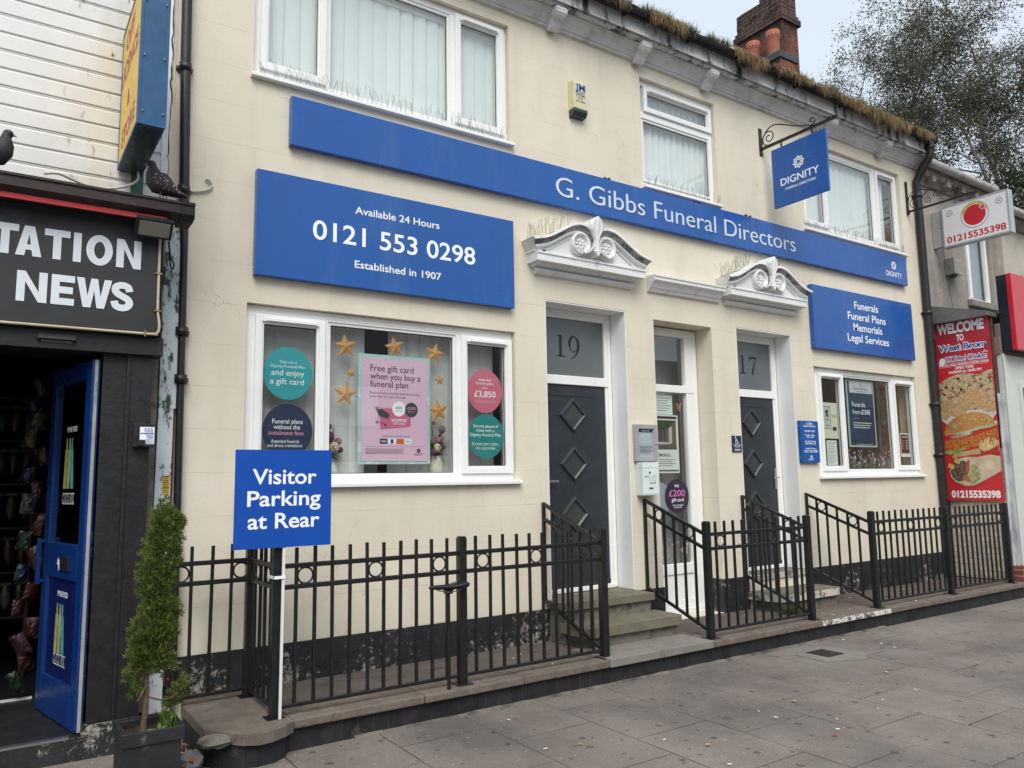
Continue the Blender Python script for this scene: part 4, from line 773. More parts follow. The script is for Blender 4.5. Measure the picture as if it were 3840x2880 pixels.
m = MB(); y = -.0865; m.text('JM', P3(.366, y, 4.792), XZ, .122, .066, .03); m.build('lettering', BLUT, al)
m = MB()
for t, a, b, z, c in (('SECURITY', .372, .484, 4.757, .019), ('SYSTEMS', .374, .482, 4.733, .019), ('0121', .398, .456, 4.698, .019), ('551 2036', .372, .486, 4.668, .019)): m.text(t, P3(a, y, z), XZ, b - a, c, .014)
m.rect((0, y, 0), XZ, .365, .488, 4.782, 4.7845); m.rect((0, y, 0), XZ, .368, .490, 4.7235, 4.726); m.build('lettering', BLUT, al)
nc = thing('notice_case', 'silver framed glazed notice case fixed to the pier above the white letterbox', 'notice case', (1.18, 0, 1.16))
m = MB(); m.ring(1.035, 1.330, 1.163, 1.527, .045, -.045, -.003); m.build('frame', SILV, nc, bevel=.005)
m = MB(); m.box(1.081, 1.284, -.030, -.004, 1.209, 1.481); m.build('notice_sheet', pm('silvery_notice', (0.48, 0.54, 0.60), 0.35, 0.12, 9), nc)
m = MB(); m.rect((0, -.0312, 0), XZ, 1.088, 1.277, 1.448, 1.478); m.build('header_strip', NAVY, nc)
m = MB(); m.text('GEORGE WEBB', P3(1.182, -.0322, 1.458), XZ, .10, .010, .012, align='c')
for t, z, w_ in (('LETTERS', 1.405, .13), ('TO', 1.372, .035), ('HEAVEN', 1.338, .125)): m.text(t, P3(1.180, -.0318, z), XZ, w_, .021, .0, align='c')
m.build('lettering', WHITE, nc)
m = MB()
for k in range(6): m.rect((0, -.0318, 0), XZ, 1.10, 1.265 - .03 * (k % 3 == 2), 1.308 - k * .013, 1.311 - k * .013)
m.build('small_print', INK, nc)
m = MB(); m.quad((1.08, -.036, 1.208), (1.285, -.036, 1.208), (1.285, -.036, 1.482), (1.08, -.036, 1.482)); m.build('glazing', GLASS, nc)
m = MB(); m.lathe([(.012, 0), (.012, .010), (.008, .012)], (1.307, -.045, 1.338), 12, axis=(0, -1, 0)); m.build('lock', ALU, nc)
lb = thing('letterbox', 'white metal letterbox with a dove and black script on the pier between doors', 'letterbox', (1.16, 0, .83))
m = MB(); m.box(1.062, 1.272, -.095, -.003, .832, 1.148); m.box(1.060, 1.274, -.099, -.003, 1.095, 1.151); m.build('body', MINT, lb, bevel=.004)
m = MB(); m.box(1.070, 1.264, -.0985, -.0955, .845, 1.085); m.build('door', MINT, lb, bevel=.002)
m = MB(); y = -.0992; m.text('Letters', P3(1.080, y, 1.005), XZ, .068, .022, .006); m.text('To', P3(1.138, y, .973), XZ, .026, .022, .006); m.text('Heaven', P3(1.152, y, .942), XZ, .078, .022, .006); m.build('lettering', INK, lb)
m = MB(); dv = [(1.175, 1.005), (1.192, 1.0), (1.205, .992), (1.20, 1.02), (1.215, 1.028), (1.222, 1.005), (1.24, 1.03), (1.238, 1.0), (1.222, .975), (1.235, .962), (1.215, .966), (1.195, .975)]; m.stroke((0, y, 0), XZ, dv, .0025, True); m.lathe([(.012, 0), (.012, .003)], (1.155, -.0985, 1.052), 12, axis=(0, -1, 0)); m.build('dove_motif', INK, lb)
m = MB(); m.box(1.140, 1.195, -.1015, -.0986, .893, .908); m.build('brass_plate', BRASS, lb)
ac = thing('access_plaque', 'small navy wheelchair access plaque on the pier beside door seventeen', 'plaque', (2.55, 0, 1.26))
m = MB(); m.box(2.477, 2.628, -.012, -.002, 1.265, 1.442); m.build('plate', pm('navy_plaque', (0.010, 0.028, 0.055), 0.4, 0.05), ac, bevel=.002)
m = MB(); y = -.0126; m.disc((2.532, y, 1.426), XZ, .008); m.stroke((0, y, 0), XZ, [(2.534, 1.415), (2.538, 1.385), (2.560, 1.383), (2.572, 1.362), (2.582, 1.366)], .006); m.stroke((0, y - .0003, 0), XZ, [(2.538, 1.402), (2.556, 1.400)], .005)
m.stroke((0, y - .0006, 0), XZ, [(2.545 + .021 * math.cos(a), 1.373 + .021 * math.sin(a)) for a in [math.radians(100 + 14 * k) for k in range(17)]], .005)
m.text('Please Press Bell', P3(2.552, y, 1.335), XZ, .118, .014, .01, align='c'); m.text('For Attention', P3(2.552, y, 1.316), XZ, .09, .014, .01, align='c')
for k in range(4): m.stroke((0, y, 0), XZ, [(2.518 + k * .024 + .009 * math.cos(a), 1.288 + .009 * math.sin(a)) for a in [j * math.pi / 5 for j in range(10)]], .004, True)
m.build('lettering', WHITE, ac)
m = MB(); m.tube(catmull([(-3.13, -.012, 3.072), (-3.06, -.014, 3.082), (-2.99, -.016, 3.115), (-2.975, -.018, 3.155), (-3.0, -.018, 3.185), (-3.018, -.012, 3.178)], 5), .009, 7); tag(m.build('cable_stub', CABLE), 'cut off stub of white cable curling out of the cream wall by the downpipe', 'cable')
# rusty old fixing scars above the fascia board
for i, x in enumerate((.80, 2.10, 2.95)):
    m = MB()
    for k in range(7): rock(m, (x + rk.uniform(-.06, .06), -.004, 3.985 + rk.uniform(-.01, .02)), (.018, .006, .012))
    tag(m.build('rusty_fixing', pm('rust_and_grime', (0.05, 0.035, 0.025), 0.9, 0.4, 30)), ('rusty old bracket stub on the wall just above the G of the long fascia', 'rusty old bracket stub under the sill of the small upper window', 'rusty old bracket stub above the fascia near the hanging sign')[i], 'bracket stub', 'old fixings above the fascia')

# bird spikes
def spikes(label, pts, n, h, lean=.35, seed=1):
    r = random.Random(seed); m = MB(); b0, b1 = Vector(pts[0]), Vector(pts[-1])
    def at(t):
        k = t * (len(pts) - 1); i = min(int(k), len(pts) - 2); return Vector(pts[i]).lerp(Vector(pts[i + 1]), k - i)
    for i in range(n):
        p = at((i + .5) / n + r.uniform(-.2, .2) / n)
        for k in range(r.choice((2, 2, 3))):
            d = Vector((r.gauss(0, lean), r.gauss(-.05, lean * .6), 1)).normalized() * h * r.uniform(.75, 1.15); m.tube([p, p + d], .0010, 4, caps=False, smooth=False)
    q = [at(k / 12) for k in range(13)]; m.tube(q, .004, 5)
    tag(m.build('bird_spikes', STEEL), label, 'bird spikes', 'anti bird spikes')
spikes('wire bird spikes along the sill of the big upper window above the phone board', [(-2.66, -.012, 4.092), (-.42, -.012, 4.092)], 52, .135, .28, 1)
spikes('wire bird spikes along the sill of the small upper window over the fascia lettering', [(1.33, -.012, 4.038), (2.47, -.012, 4.038)], 26, .125, .38, 2)
spikes('wire bird spikes along the sill of the upper window behind the hanging sign', [(4.03, -.012, 4.048), (6.28, -.012, 4.048)], 50, .13, .34, 3)
spikes('sparse wire bird spikes leaning on the pediment over door nineteen', [(-.24, -.06, 3.18), (-.10, -.07, 3.21), (.05, -.07, 3.29), (.26, -.07, 3.39)], 15, .17, .3, 4)
spikes('wire bird spikes tangled on the pediment over door seventeen', [(2.36, -.06, 3.18), (2.62, -.07, 3.28), (2.85, -.07, 3.39)], 22, .15, .4, 5)
spikes('short wire bird spikes on the outer slope of the pediment over door seventeen', [(3.28, -.07, 3.39), (3.5, -.07, 3.29), (3.78, -.07, 3.18)], 20, .13, .45, 6)

# ---------------------------------------------------------------- things in the ground floor windows
def star(name, c, r, rot, y, label):
    m = MB(); P = []
    for k in range(10): a = rot + math.pi / 2 + k * math.pi / 5; q = r * 1.08 if k % 2 == 0 else r * .50; P.append(Vector((c[0] + q * math.cos(a), y, c[1] + q * math.sin(a))))
    ct = Vector((c[0], y - r * .17, c[1]))
    m.add(P + [ct], [(k, 10, (k + 1) % 10)[::-1] for k in range(10)]); m.add(P, [tuple(range(10))]); 
    o = m.build('paper_star', GOLD); tag(o, label, 'paper star', 'gold paper stars in the window')
star('s', (-1.898, 2.075), .094, .12, .105, 'large gold paper star at the upper left corner of the poster'); star('s', (-1.470, 2.105), .088, .25, .105, 'gold paper star above the middle of the pink poster'); star('s', (-1.098, 2.078), .090, -.2, .105, 'large gold paper star beside the top right corner of the poster')
star('s', (-1.848, 1.865), .045, .3, .105, 'tiny gold paper star on the parking sign side of the pink poster'); star('s', (-1.054, 1.850), .044, .1, .105, 'tiny gold paper star between poster and rose sticker'); star('s', (-1.899, 1.695), .098, -.1, .105, 'large gold paper star lowest on the side nearer the teal sticker'); star('s', (-1.068, 1.592), .096, .15, .105, 'large gold paper star low above the vase with the pink roses')
def sticker(label, cx, cz, rx, rz, mat, y=.079):
    t = thing('round_sticker', label, 'sticker', (cx, y, cz - rz), 'round window stickers'); m = MB(); m.disc((cx, y, cz), XZ, rz, rx); m.build('disc', mat, t); return t
def lines(t, L, mat, y):
    m = MB()
    for s, a, b, z, c, bo in L: m.text(s, P3(a, y, z), XZ, b - a, c, bo)
    return m.build('lettering', mat, t)
y = .0782
s1 = sticker('bright teal round sticker offering a gift card, above the navy one', -2.362, 1.825, .188, .200, TEAL)
lines(s1, [('Take out a', -2.432, -2.298, 1.902, .020, 0), ('Dignity Funeral Plan', -2.495, -2.232, 1.868, .020, 0), ('and enjoy', -2.488, -2.238, 1.808, .043, .006), ('a gift card', -2.496, -2.240, 1.742, .043, .006)], WHITE, y)
s2 = sticker('navy round sticker with pink wording just above the parking sign', -2.357, 1.393, .190, .200, NAVY)
lines(s2, [('Funeral plans', -2.473, -2.243, 1.446, .033, .006), ('without the', -2.462, -2.263, 1.404, .033, .006), ('Attended funerals', -2.480, -2.268, 1.302, .024, 0), ('and direct cremations', -2.506, -2.246, 1.271, .024, 0)], WHITE, y); lines(s2, [('instalment fees', -2.498, -2.235, 1.361, .031, .004)], PALEP, y)
s3 = sticker('rose pink round sticker with a price in the narrow light by door nineteen', -.615, 1.779, .178, .192, PINKV)
lines(s3, [('Attended', -.683, -.553, 1.868, .024, .005), ('funeral plans', -.709, -.526, 1.836, .024, .005), ('from', -.645, -.590, 1.799, .019, 0), ('£3,850', -.726, -.505, 1.726, .052, .012)], WHITE, y)
m = MB()
for k in range(3): m.rect((0, y, 0), XZ, -.73 + .01 * k, -.49 - .01 * k, 1.694 - k * .010, 1.6975 - k * .010)
m.build('small_print', PALEP, s3)
s4 = sticker('green teal round sticker below the rose pink one', -.608, 1.383, .184, .196, TEAL2)
lines(s4, [('Secure peace of', -.737, -.484, 1.459, .026, .005), ('mind with a', -.706, -.523, 1.421, .026, .005), ('Dignity Funeral Plan', -.773, -.455, 1.383, .026, .005), ("It's not just a plan,", -.752, -.480, 1.305, .026, 0), ("it's a promise", -.711, -.517, 1.268, .026, 0)], WHITE, y)
po = thing('pink_poster', 'large pink gift card poster with an aqua border in the big window', 'poster', (-1.47, .1, 1.14), 'posters in the windows')
m = MB(); m.box(-1.791, -1.149, .100, .112, 1.143, 2.03); m.build('mount', AQUA, po); m = MB(); m.box(-1.762, -1.175, .096, .0995, 1.168, 2.002); m.build('sheet', PINKP, po)
y = .0955; lines(po, [('Free gift card', -1.690, -1.302, 1.893, .050, .008), ('when you buy a', -1.690, -1.240, 1.829, .050, .008), ('funeral plan', -1.690, -1.352, 1.765, .050, .008), ('Receive a little extra help towards everyday', -1.695, -1.246, 1.708, .019, 0), ('costs when you take out a plan', -1.695, -1.372, 1.679, .019, 0), ('Choose from over 200+ brands', -1.582, -1.340, 1.362, .015, 0), ('DIGNITY', -1.302, -1.214, 1.212, .018, .008)], INK, y)
m = MB(); m.flower_logo(P3(-1.257, y, 1.252), XZ, .018, .004)
for k in range(5): m.rect((0, y, 0), XZ, -1.728, -1.39 - .02 * (k % 2), 1.263 - k * .0095, 1.266 - k * .0095)
m.rect((0, y, 0), XZ, -1.728, -1.205, 1.284, 1.2855); m.rect((0, y, 0), XZ, -1.604, -1.538, 1.306, 1.347); m.build('small_print', INK, po)
m = MB(); m.poly((0, .0952, 0), XZ, [(-1.606, 1.592), (-1.330, 1.602), (-1.330, 1.448), (-1.600, 1.420)]); m.build('gift_card', MAG, po)
m = MB(); y = .0948; m.text('SHOPPING', P3(-1.503, y, 1.488), XZ, .137, .022, .014); m.text('GIFT CARD', P3(-1.484, y, 1.463), XZ, .102, .017, 0); m.disc((-1.438, .0946, 1.592), XZ, .062, .058); m.rect((0, .0946, 0), XZ, -1.531, -1.463, 1.306, 1.347); m.rect((0, .0946, 0), XZ, -1.386, -1.322, 1.306, 1.347); m.text('M&S', P3(-1.571, .0946, 1.320), XZ, .046, .013, .01, align='c'); m.build('white_print', WHITE, po)
m = MB(); m.disc((-1.324, .0944, 1.588), XZ, .061, .058); m.rect((0, .0942, 0), XZ, -1.511, -1.485, 1.310, 1.343); m.text('TESCO', P3(-1.354, .0942, 1.320), XZ, .05, .012, .01, align='c'); m.text('£50', P3(-1.438, .0942, 1.592), XZ, .058, .021, .01, align='c'); m.text('gift card', P3(-1.438, .0942, 1.570), XZ, .062, .013, 0, align='c')
tr = [(-1.655, 1.600), (-1.605, 1.603), (-1.640, 1.59), (-1.612, 1.53), (-1.53, 1.508), (-1.52, 1.545), (-1.635, 1.59)]; m.stroke((0, .0940, 0), XZ, tr, .004); m.poly((0, .0941, 0), XZ, [(-1.635, 1.588), (-1.61, 1.535), (-1.535, 1.515), (-1.522, 1.548), (-1.585, 1.585)]); m.stroke((0, .0940, 0), XZ, [(-1.612, 1.53), (-1.63, 1.485), (-1.55, 1.462)], .004); m.disc((-1.632, .0939, 1.478), XZ, .009); m.disc((-1.556, .0939, 1.458), XZ, .009); m.build('dark_print', pm('slate_print', (0.035, 0.055, 0.06), 0.5, 0.1), po)
m = MB(); m.rect((0, .0946, 0), XZ, -1.457, -1.393, 1.306, 1.347); m.build('orange_tile', pm('orange_print', (0.62, 0.14, 0.04), 0.5, 0.03), po); m = MB(); m.text('£200', P3(-1.324, .0936, 1.590), XZ, .075, .021, .01, align='c'); m.text('gift card', P3(-1.324, .0936, 1.568), XZ, .062, .013, 0, align='c'); m.build('pink_print', PALEP, po)
def vase(label, cx, cy, z, rt, rb, h, blooms, seed):
    t = thing('flower_vase', label, 'vase', (cx, cy, z)); m = MB(); m.lathe([(rb * .9, z), (rb, z + .02), (rb * .95, z + h * .35), (rt * 1.05, z + h * .85), (rt * .95, z + h * .92), (rt * 1.12, z + h)], (cx, cy, 0), 22); m.build('jug', pm('cream_glazed_jug', (0.58, 0.60, 0.47), 0.25, 0.12, 14), t)
    r = random.Random(seed)
    for dx, dz, s, mt in blooms:
        b = MB(); c = Vector((cx + dx, cy - .03 + r.uniform(-.02, .02), z + h + dz))
        for k in range(16):
            a = k * 2.4; e = .35 + .65 * k / 16; d = Vector((math.cos(a) * e, -1.15 + .9 * e, math.sin(a) * e)).normalized(); rot = d.to_track_quat('Z', 'Y').to_matrix(); b.ell(c + d * s * .62, (s * .48, s * .36, s * .13), 8, 5, rot=rot)
        b.ell(c, (s * .6, s * .6, s * .6), 10, 7); b.v = [tuple(q + r.uniform(-s * .13, s * .13) for q in v) for v in b.v]; b.sm = [False] * len(b.sm); b.build('bloom', mt, t)
    l = MB()
    for k in range(44):
        a = r.uniform(0, 6.28); d = Vector((math.cos(a), math.sin(a) * .6 - .2, r.uniform(-.5, 1.1))).normalized(); L = r.uniform(.06, .15); p = Vector((cx, cy, z + h + r.uniform(.0, .10))); q = p + d * L; s_ = d.cross(Vector((0, 0, 1))).normalized() * .014; mid = p.lerp(q, .55)
        l.add([p, mid + s_, q, mid - s_], [(0, 1, 2, 3)])
    for k in range(4): p = Vector((cx + r.uniform(-.03, .03), cy, z + h)); q = p + Vector((r.uniform(-.05, .05), 0, r.uniform(.15, .27))); l.tube([p, q], .003, 5)
    l.build('foliage', pm('dull_silk_leaf', (0.035, 0.045, 0.035), 0.7, 0.3, 30), t)
PUR = pm('purple_bloom', (0.16, 0.045, 0.15), 0.7, 0.25, 40); IVO = pm('ivory_bloom', (0.58, 0.50, 0.36), 0.7, 0.15, 40); DUS = pm('dusty_pink_bloom', (0.42, 0.25, 0.26), 0.7, 0.2, 40); LIL = pm('lilac_bloom', (0.20, 0.16, 0.20), 0.7, 0.25, 40)
vase('cream jug of silk flowers half hidden behind the blue parking sign', -1.985, .19, 1.062, .045, .078, .125, [(.01, .09, .055, IVO), (-.03, .17, .055, PUR), (.055, .14, .035, DUS), (.075, .07, .03, PUR), (-.02, .25, .03, LIL)], 1)
vase('cream ribbed jug of purple and pink silk flowers beside the pink poster', -1.046, .19, 1.062, .046, .070, .15, [(.01, .15, .05, DUS), (-.005, .07, .048, IVO), (.04, .085, .038, PUR), (-.05, .035, .04, PUR), (.03, .225, .042, LIL), (-.045, .12, .035, LIL), (-.03, .28, .02, DUS)], 2)
# small window
pb = thing('blue_poster', 'tall dark blue price poster with a white header in the small window', 'poster', (5.12, .1, 1.35), 'posters in the windows')
m = MB(); m.box(4.822, 5.436, .106, .112, 1.35, 2.216); m.build('mount', pm('pale_mount', (0.42, 0.52, 0.48), 0.4, 0.05), pb); m = MB(); m.box(4.853, 5.405, .102, .1055, 1.375, 2.19); m.build('sheet', POSTB, pb); m = MB(); m.box(4.885, 5.39, .099, .1015, 2.045, 2.195); m.build('header', pm('grey_header', (0.55, 0.58, 0.60), 0.5, 0.03), pb)
y = .0985; m = MB(); m.text('George Webb & Son', P3(4.975, y, 2.088), XZ, .325, .033, .004); m.stroke((0, y, 0), XZ, [(5.135 + .013 * math.cos(a), 2.158 + .019 * math.sin(a)) for a in [k * math.pi / 6 for k in range(12)]], .006, True); m.rect((0, y, 0), XZ, 5.03, 5.25, 2.064, 2.069); m.build('dark_lettering', INK, pb)
lines(pb, [('Funerals', 4.925, 5.213, 1.868, .060, 0), ('from', 4.928, 5.092, 1.773, .056, 0), ('£1545', 5.118, 5.315, 1.773, .060, .018)], WHITE, .1015)
m = MB(); m.rect((0, .1015, 0), XZ, 4.932, 5.06, 1.716, 1.721); m.build('red_rule', PINKV, pb); m = MB()
for k in range(3): m.rect((0, .1015, 0), XZ, 4.93, 5.33 - .02 * k, 1.655 - .03 * k, 1.664 - .03 * k)
m.rect((0, .1015, 0), XZ, 4.97, 5.32, 1.383, 1.387); m.build('small_print', PAPER, pb)
cf = thing('certificate', 'cream membership certificate with a lion crest in the narrow light', 'certificate', (4.41, .09, 1.45), 'papers in the windows')
m = MB(); m.box(4.257, 4.565, .086, .090, 1.447, 1.892); m.build('sheet', CREAMP, cf); m = MB(); m.ring(4.275, 4.425, 1.565, 1.845, .005, .0845, .0858); m.box(4.28, 4.42, .0852, .0858, 1.57, 1.84, 1); m.box(4.455, 4.535, .0845, .0858, 1.545, 1.592)
lion = [(4.315, 1.79), (4.33, 1.80), (4.345, 1.785), (4.36, 1.805), (4.385, 1.80), (4.38, 1.77), (4.365, 1.76), (4.385, 1.735), (4.375, 1.70), (4.36, 1.71), (4.35, 1.735), (4.33, 1.71), (4.325, 1.74), (4.34, 1.755), (4.315, 1.765)]; m.poly((0, .0848, 0), XZ, lion); m.text('NAFD', P3(4.35, .0848, 1.668), XZ, .08, .022, 0, align='c'); m.text('UK', P3(4.35, .0848, 1.60), XZ, .05, .025, 0, align='c')
for k in range(3): m.rect((0, .0848, 0), XZ, 4.45, 4.54, 1.715 + k * .012, 1.718 + k * .012)
m.build('crest_print', [pm('navy_ink', (0.03, 0.04, 0.08), 0.5, 0.05), pm('pale_green_paper', (0.50, 0.58, 0.46), 0.6, 0.04)], cf)
def paper(label, x0, x1, z0, z1, y, n, col=PAPER):
    t = thing('paper_notice', label, 'notice', ((x0 + x1) / 2, y, z0), 'papers in the windows'); m = MB(); m.box(x0, x1, y, y + .003, z0, z1); m.build('sheet', col, t); m = MB(); h = (z1 - z0) / (n + 2)
    for k in range(n): m.rect((0, y - .0006, 0), XZ, x0 + .02, x1 - .02 - .03 * ((k * 7) % 3), z1 - (k + 1.5) * h, z1 - (k + 1.5) * h + h * .22)
    m.build('small_print', pm('grey_ink', (0.16, 0.17, 0.18), 0.5, 0.02), t); return t
paper('white typed notice below the cream certificate', 4.316, 4.525, 1.12, 1.425, .09, 15)
t = paper('small price card in a white frame low in the far narrow light', 5.96, 6.182, 1.227, 1.545, .09, 1); m = MB(); m.box(5.975, 6.165, .087, .0895, 1.275, 1.53); m.build('dark_card', pm('maroon_card', (0.07, 0.02, 0.02), 0.5, 0.1), t); m = MB()
m.rect((0, .0864, 0), XZ, 6.0, 6.14, 1.490, 1.500)
for k in range(6): m.rect((0, .0864, 0), XZ, 5.995, 6.02, 1.445 - k * .022, 1.450 - k * .022); m.rect((0, .0864, 0), XZ, 6.08, 6.145, 1.445 - k * .022, 1.450 - k * .022)
m.build('price_print', PAPER, t)
def meadow(label, x0, x1, z0, z1, y, n, seed):
    r = random.Random(seed); t = thing('flower_transfer', label, 'window transfer', ((x0 + x1) / 2, y, z0), 'printed meadow transfers'); g = MB(); F = [MB(), MB(), MB(), MB()]
    for i in range(n):
        x = r.uniform(x0, x1); h = (z1 - z0) * r.uniform(.35, 1) * (1 if i % 3 else .6); xe = x + r.gauss(0, .015); yy = y + i * .0001
        g.stroke((0, yy, 0), XZ, [(x, z0), ((x + xe) / 2 + r.gauss(0, .006), z0 + h * .5), (xe, z0 + h)], .0035)
        for k in range(3): zz = z0 + h * r.uniform(.1, .8); s = r.choice((-1, 1)) * r.uniform(.01, .03); g.poly((0, yy, 0), XZ, [(x, zz), (x + s * .6, zz + .006), (x + s, zz + .016), (x + s * .4, zz + .012)])
        q = r.choice((0, 0, 1, 2, 3)); rr = r.uniform(.008, .019)
        for k in range(5): a = k * 1.2566 + r.random(); F[q].disc((xe + rr * .6 * math.cos(a), yy - .00002 * k, z0 + h + rr * .6 * math.sin(a)), XZ, rr * .5, n=7)
    g.build('stems', pm('printed_green', (0.22, 0.27, 0.18), 0.5, 0.2, 20), t)
    for f, c, nm in zip(F, ((0.55, 0.55, 0.56), (0.45, 0.14, 0.25), (0.20, 0.20, 0.42), (0.50, 0.30, 0.42)), ('white_blooms', 'pink_blooms', 'blue_blooms', 'lilac_blooms')): f.build(nm, pm('printed_' + nm, c, 0.5, 0.1), t)
meadow('printed meadow flowers along the foot of the small window', 4.70, 5.72, 1.07, 1.31, .088, 75, 4); meadow('printed meadow flowers along the foot of the glazed middle door', 1.61, 2.04, .105, .36, .262, 40, 9)
# middle door
paper('upper white notice taped inside the glazed middle door', 1.58, 1.869, 1.667, 1.880, .264, 6)
mp = thing('memorial_poster', 'pale memorials poster with a headstone photograph in the glazed middle door', 'poster', (1.76, .26, 1.05), 'posters in the windows')
m = MB(); m.box(1.575, 1.942, .264, .268, 1.048, 1.664); m.build('sheet', PAPER, mp); m = MB(); m.rect((0, .2632, 0), XZ, 1.58, 1.925, 1.622, 1.650); m.rect((0, .2632, 0), XZ, 1.58, 1.925, 1.066, 1.080); m.text('MEMORIALS', P3(1.608, .2632, 1.222), XZ, .205, .030, .02)
for k in range(4): m.rect((0, .2632, 0), XZ, 1.60, 1.88 - .04 * (k % 2), 1.190 - k * .022, 1.195 - k * .022)
m.build('dark_print', INK, mp)
ph = MB(); ph.rect((0, .2634, 0), XZ, 1.58, 1.911, 1.296, 1.607, 0); ph.rect((0, .2630, 0), XZ, 1.58, 1.911, 1.50, 1.607, 1); ph.rect((0, .2628, 0), XZ, 1.58, 1.911, 1.296, 1.345, 2); ph.poly((0, .2624, 0), XZ, [(1.80, 1.36), (1.80, 1.52), (1.835, 1.545), (1.872, 1.52), (1.872, 1.36)], 3); ph.poly((0, .2622, 0), XZ, [(1.845, 1.36), (1.845, 1.57), (1.905, 1.59), (1.905, 1.36)], 4); ph.rect((0, .2620, 0), XZ, 1.59, 1.80, 1.35, 1.375, 3)
for k in range(3): ph.poly((0, .2625, 0), XZ, [(1.60 + k * .06, 1.38), (1.60 + k * .06, 1.49), (1.62 + k * .06, 1.51), (1.642 + k * .06, 1.49), (1.642 + k * .06, 1.38)], 5)
ph.build('photograph', [pm('photo_earth', (0.16, 0.13, 0.10), 0.5, 0.3, 30), pm('photo_trees', (0.04, 0.07, 0.03), 0.5, 0.4, 40), pm('photo_ground', (0.13, 0.10, 0.085), 0.5, 0.2, 20), pm('photo_marble', (0.50, 0.49, 0.47), 0.5, 0.1), pm('photo_brown_stone', (0.17, 0.11, 0.08), 0.5, 0.1), pm('photo_slate', (0.07, 0.07, 0.075), 0.5, 0.1)], mp)
s6 = sticker('pale blue round sticker mostly hidden behind the letterbox in the middle door', 1.63, .78, .18, .175, pm('pale_blue_vinyl', (0.35, 0.42, 0.48), 0.4, 0.04), .268)
s5 = sticker('dark round sticker with a pink price low in the glazed middle door', 1.882, .805, .176, .180, pm('plum_vinyl', (0.030, 0.022, 0.045), 0.4, 0.08), .258)
lines(s5, [('FREE', 1.849, 1.914, .898, .026, .006), ('gift card', 1.798, 1.976, .748, .036, .006), ('with an attended', 1.808, 1.968, .702, .018, 0), ('funeral plan', 1.833, 1.942, .680, .018, 0)], WHITE, .2575); lines(s5, [('£200', 1.760, 2.0, .803, .065, .012)], pm('orchid_print', (0.60, 0.16, 0.45), 0.5, 0.02), .2575)
bf = MB(); by = .262; 
for sg in (-1, 1): bf.poly((0, by, 0), XZ, [(1.965, 1.752), (1.965 + sg * .018, 1.80), (1.965 + sg * .036, 1.815), (1.965 + sg * .038, 1.78), (1.965 + sg * .022, 1.752), (1.965 + sg * .03, 1.725), (1.965 + sg * .012, 1.715)])
bf.stroke((0, by - .0004, 0), XZ, [(1.965, 1.71), (1.965, 1.775)], .006); tag(bf.build('butterfly_transfer', pm('monarch_orange', (0.36, 0.17, 0.08), 0.5, 0.35, 60)), 'orange butterfly transfer near the top of the glazed middle door', 'window transfer')
# ---------------------------------------------------------------- railings
BARM = MB(); BARM.box(-.0105, .0105, -.0105, .0105, -.345, .604); 
def bar_mesh(z0, z1): b = MB(); b.box(-.0105, .0105, -.0105, .0105, z0, z1); return b
def put(name, mesh, parent, loc):
    o = bpy.data.objects.new(name, mesh); COL.objects.link(o); o.location = loc; adopt(o, parent); return o
def proto(mb, mat, bevel):
    """share one mesh with its rounded edges baked in"""
    o = mb.build('bar', mat, None, bevel=bevel); me = bpy.data.meshes.new_from_object(o.evaluated_get(bpy.context.evaluated_depsgraph_get())); bpy.data.objects.remove(o); return me
bpy.context.view_layer.update()
def late(mb, mat, bevel):
    o = mb.build('bar', mat, None, bevel=bevel); bpy.context.view_layer.update(); me = bpy.data.meshes.new_from_object(o.evaluated_get(bpy.context.evaluated_depsgraph_get())); bpy.data.objects.remove(o); return me
ME_BAR = late(bar_mesh(-.345, .604), IRON, .004)
b = MB(); b.box(-.029, .029, -.029, .029, -.40, .60); b.box(-.024, .024, -.024, .024, .60, .609); b.box(-.06, .06, -.06, .06, -.402, -.394); ME_POST = late(b, IRON, .006)
def ring_mesh(ax):
    b = MB(); r = .049; b.tube([((r * math.cos(a) if ax == 'x' else 0), (0 if ax == 'x' else r * math.cos(a)), .428 + r * math.sin(a)) for a in [k * 2 * math.pi / 24 for k in range(25)]], .0065, 8, caps=False); return late(b, IRON, 0)
ME_RX, ME_RY = ring_mesh('x'), ring_mesh('y')
def railing(label, p0, p1, posts, nb, rings, name='railing'):
    """straight run p0->p1; posts: points with a post; nb: bars per bay; rings: bar gaps that hold a ring"""
    p0, p1 = Vector(p0), Vector(p1); t = thing(name, label, 'railing', (*((p0 + p1) / 2).xy, -.4), 'black iron railings'); d = (p1 - p0).normalized(); ax = 'x' if abs(d.x) > .5 else 'y'
    stops = [p0] + [v for v in (Vector((q[0], q[1], 0)) for q in posts) if (v - p0).length > .1 and (v - p1).length > .1] + [p1]
    for q in posts: put('post', ME_POST, t, (q[0], q[1], 0))
    for a, c in zip(stops, stops[1:]):
        n = nb; step = (c - a) / (n + 1)
        for k in range(1, n + 1): q = a + step * k; put('bar', ME_BAR, t, (q.x + rnd.uniform(-.003, .003), q.y, rnd.uniform(-.004, .004))).rotation_euler = (rnd.gauss(0, .003), rnd.gauss(0, .004), rnd.gauss(0, .05))
        for k in rings: q = a + step * (k + .5); put('ring', ME_RX if ax == 'x' else ME_RY, t, (q.x, q.y, 0))
        for z, h, w_ in ((.492, .015, .013), (.364, .015, .013), (-.343, .012, .012)):
            m = MB(); e0 = a + d * .0; e1 = c
            if ax == 'x': m.box(e0.x, e1.x, e0.y - w_, e0.y + w_, z - h, z + h)
            else: m.box(e0.x - w_, e0.x + w_, e0.y, e1.y, z - h, z + h)
            m.build('rail', IRON, t, bevel=.004)
    return t
railing('longest black railing run with three posts in front of the big window', (-2.685, -.8, 0), (-.075, -.8, 0), [(-2.685, -.8), (-1.375, -.8), (-.075, -.8)], 10, (1, 5, 9))
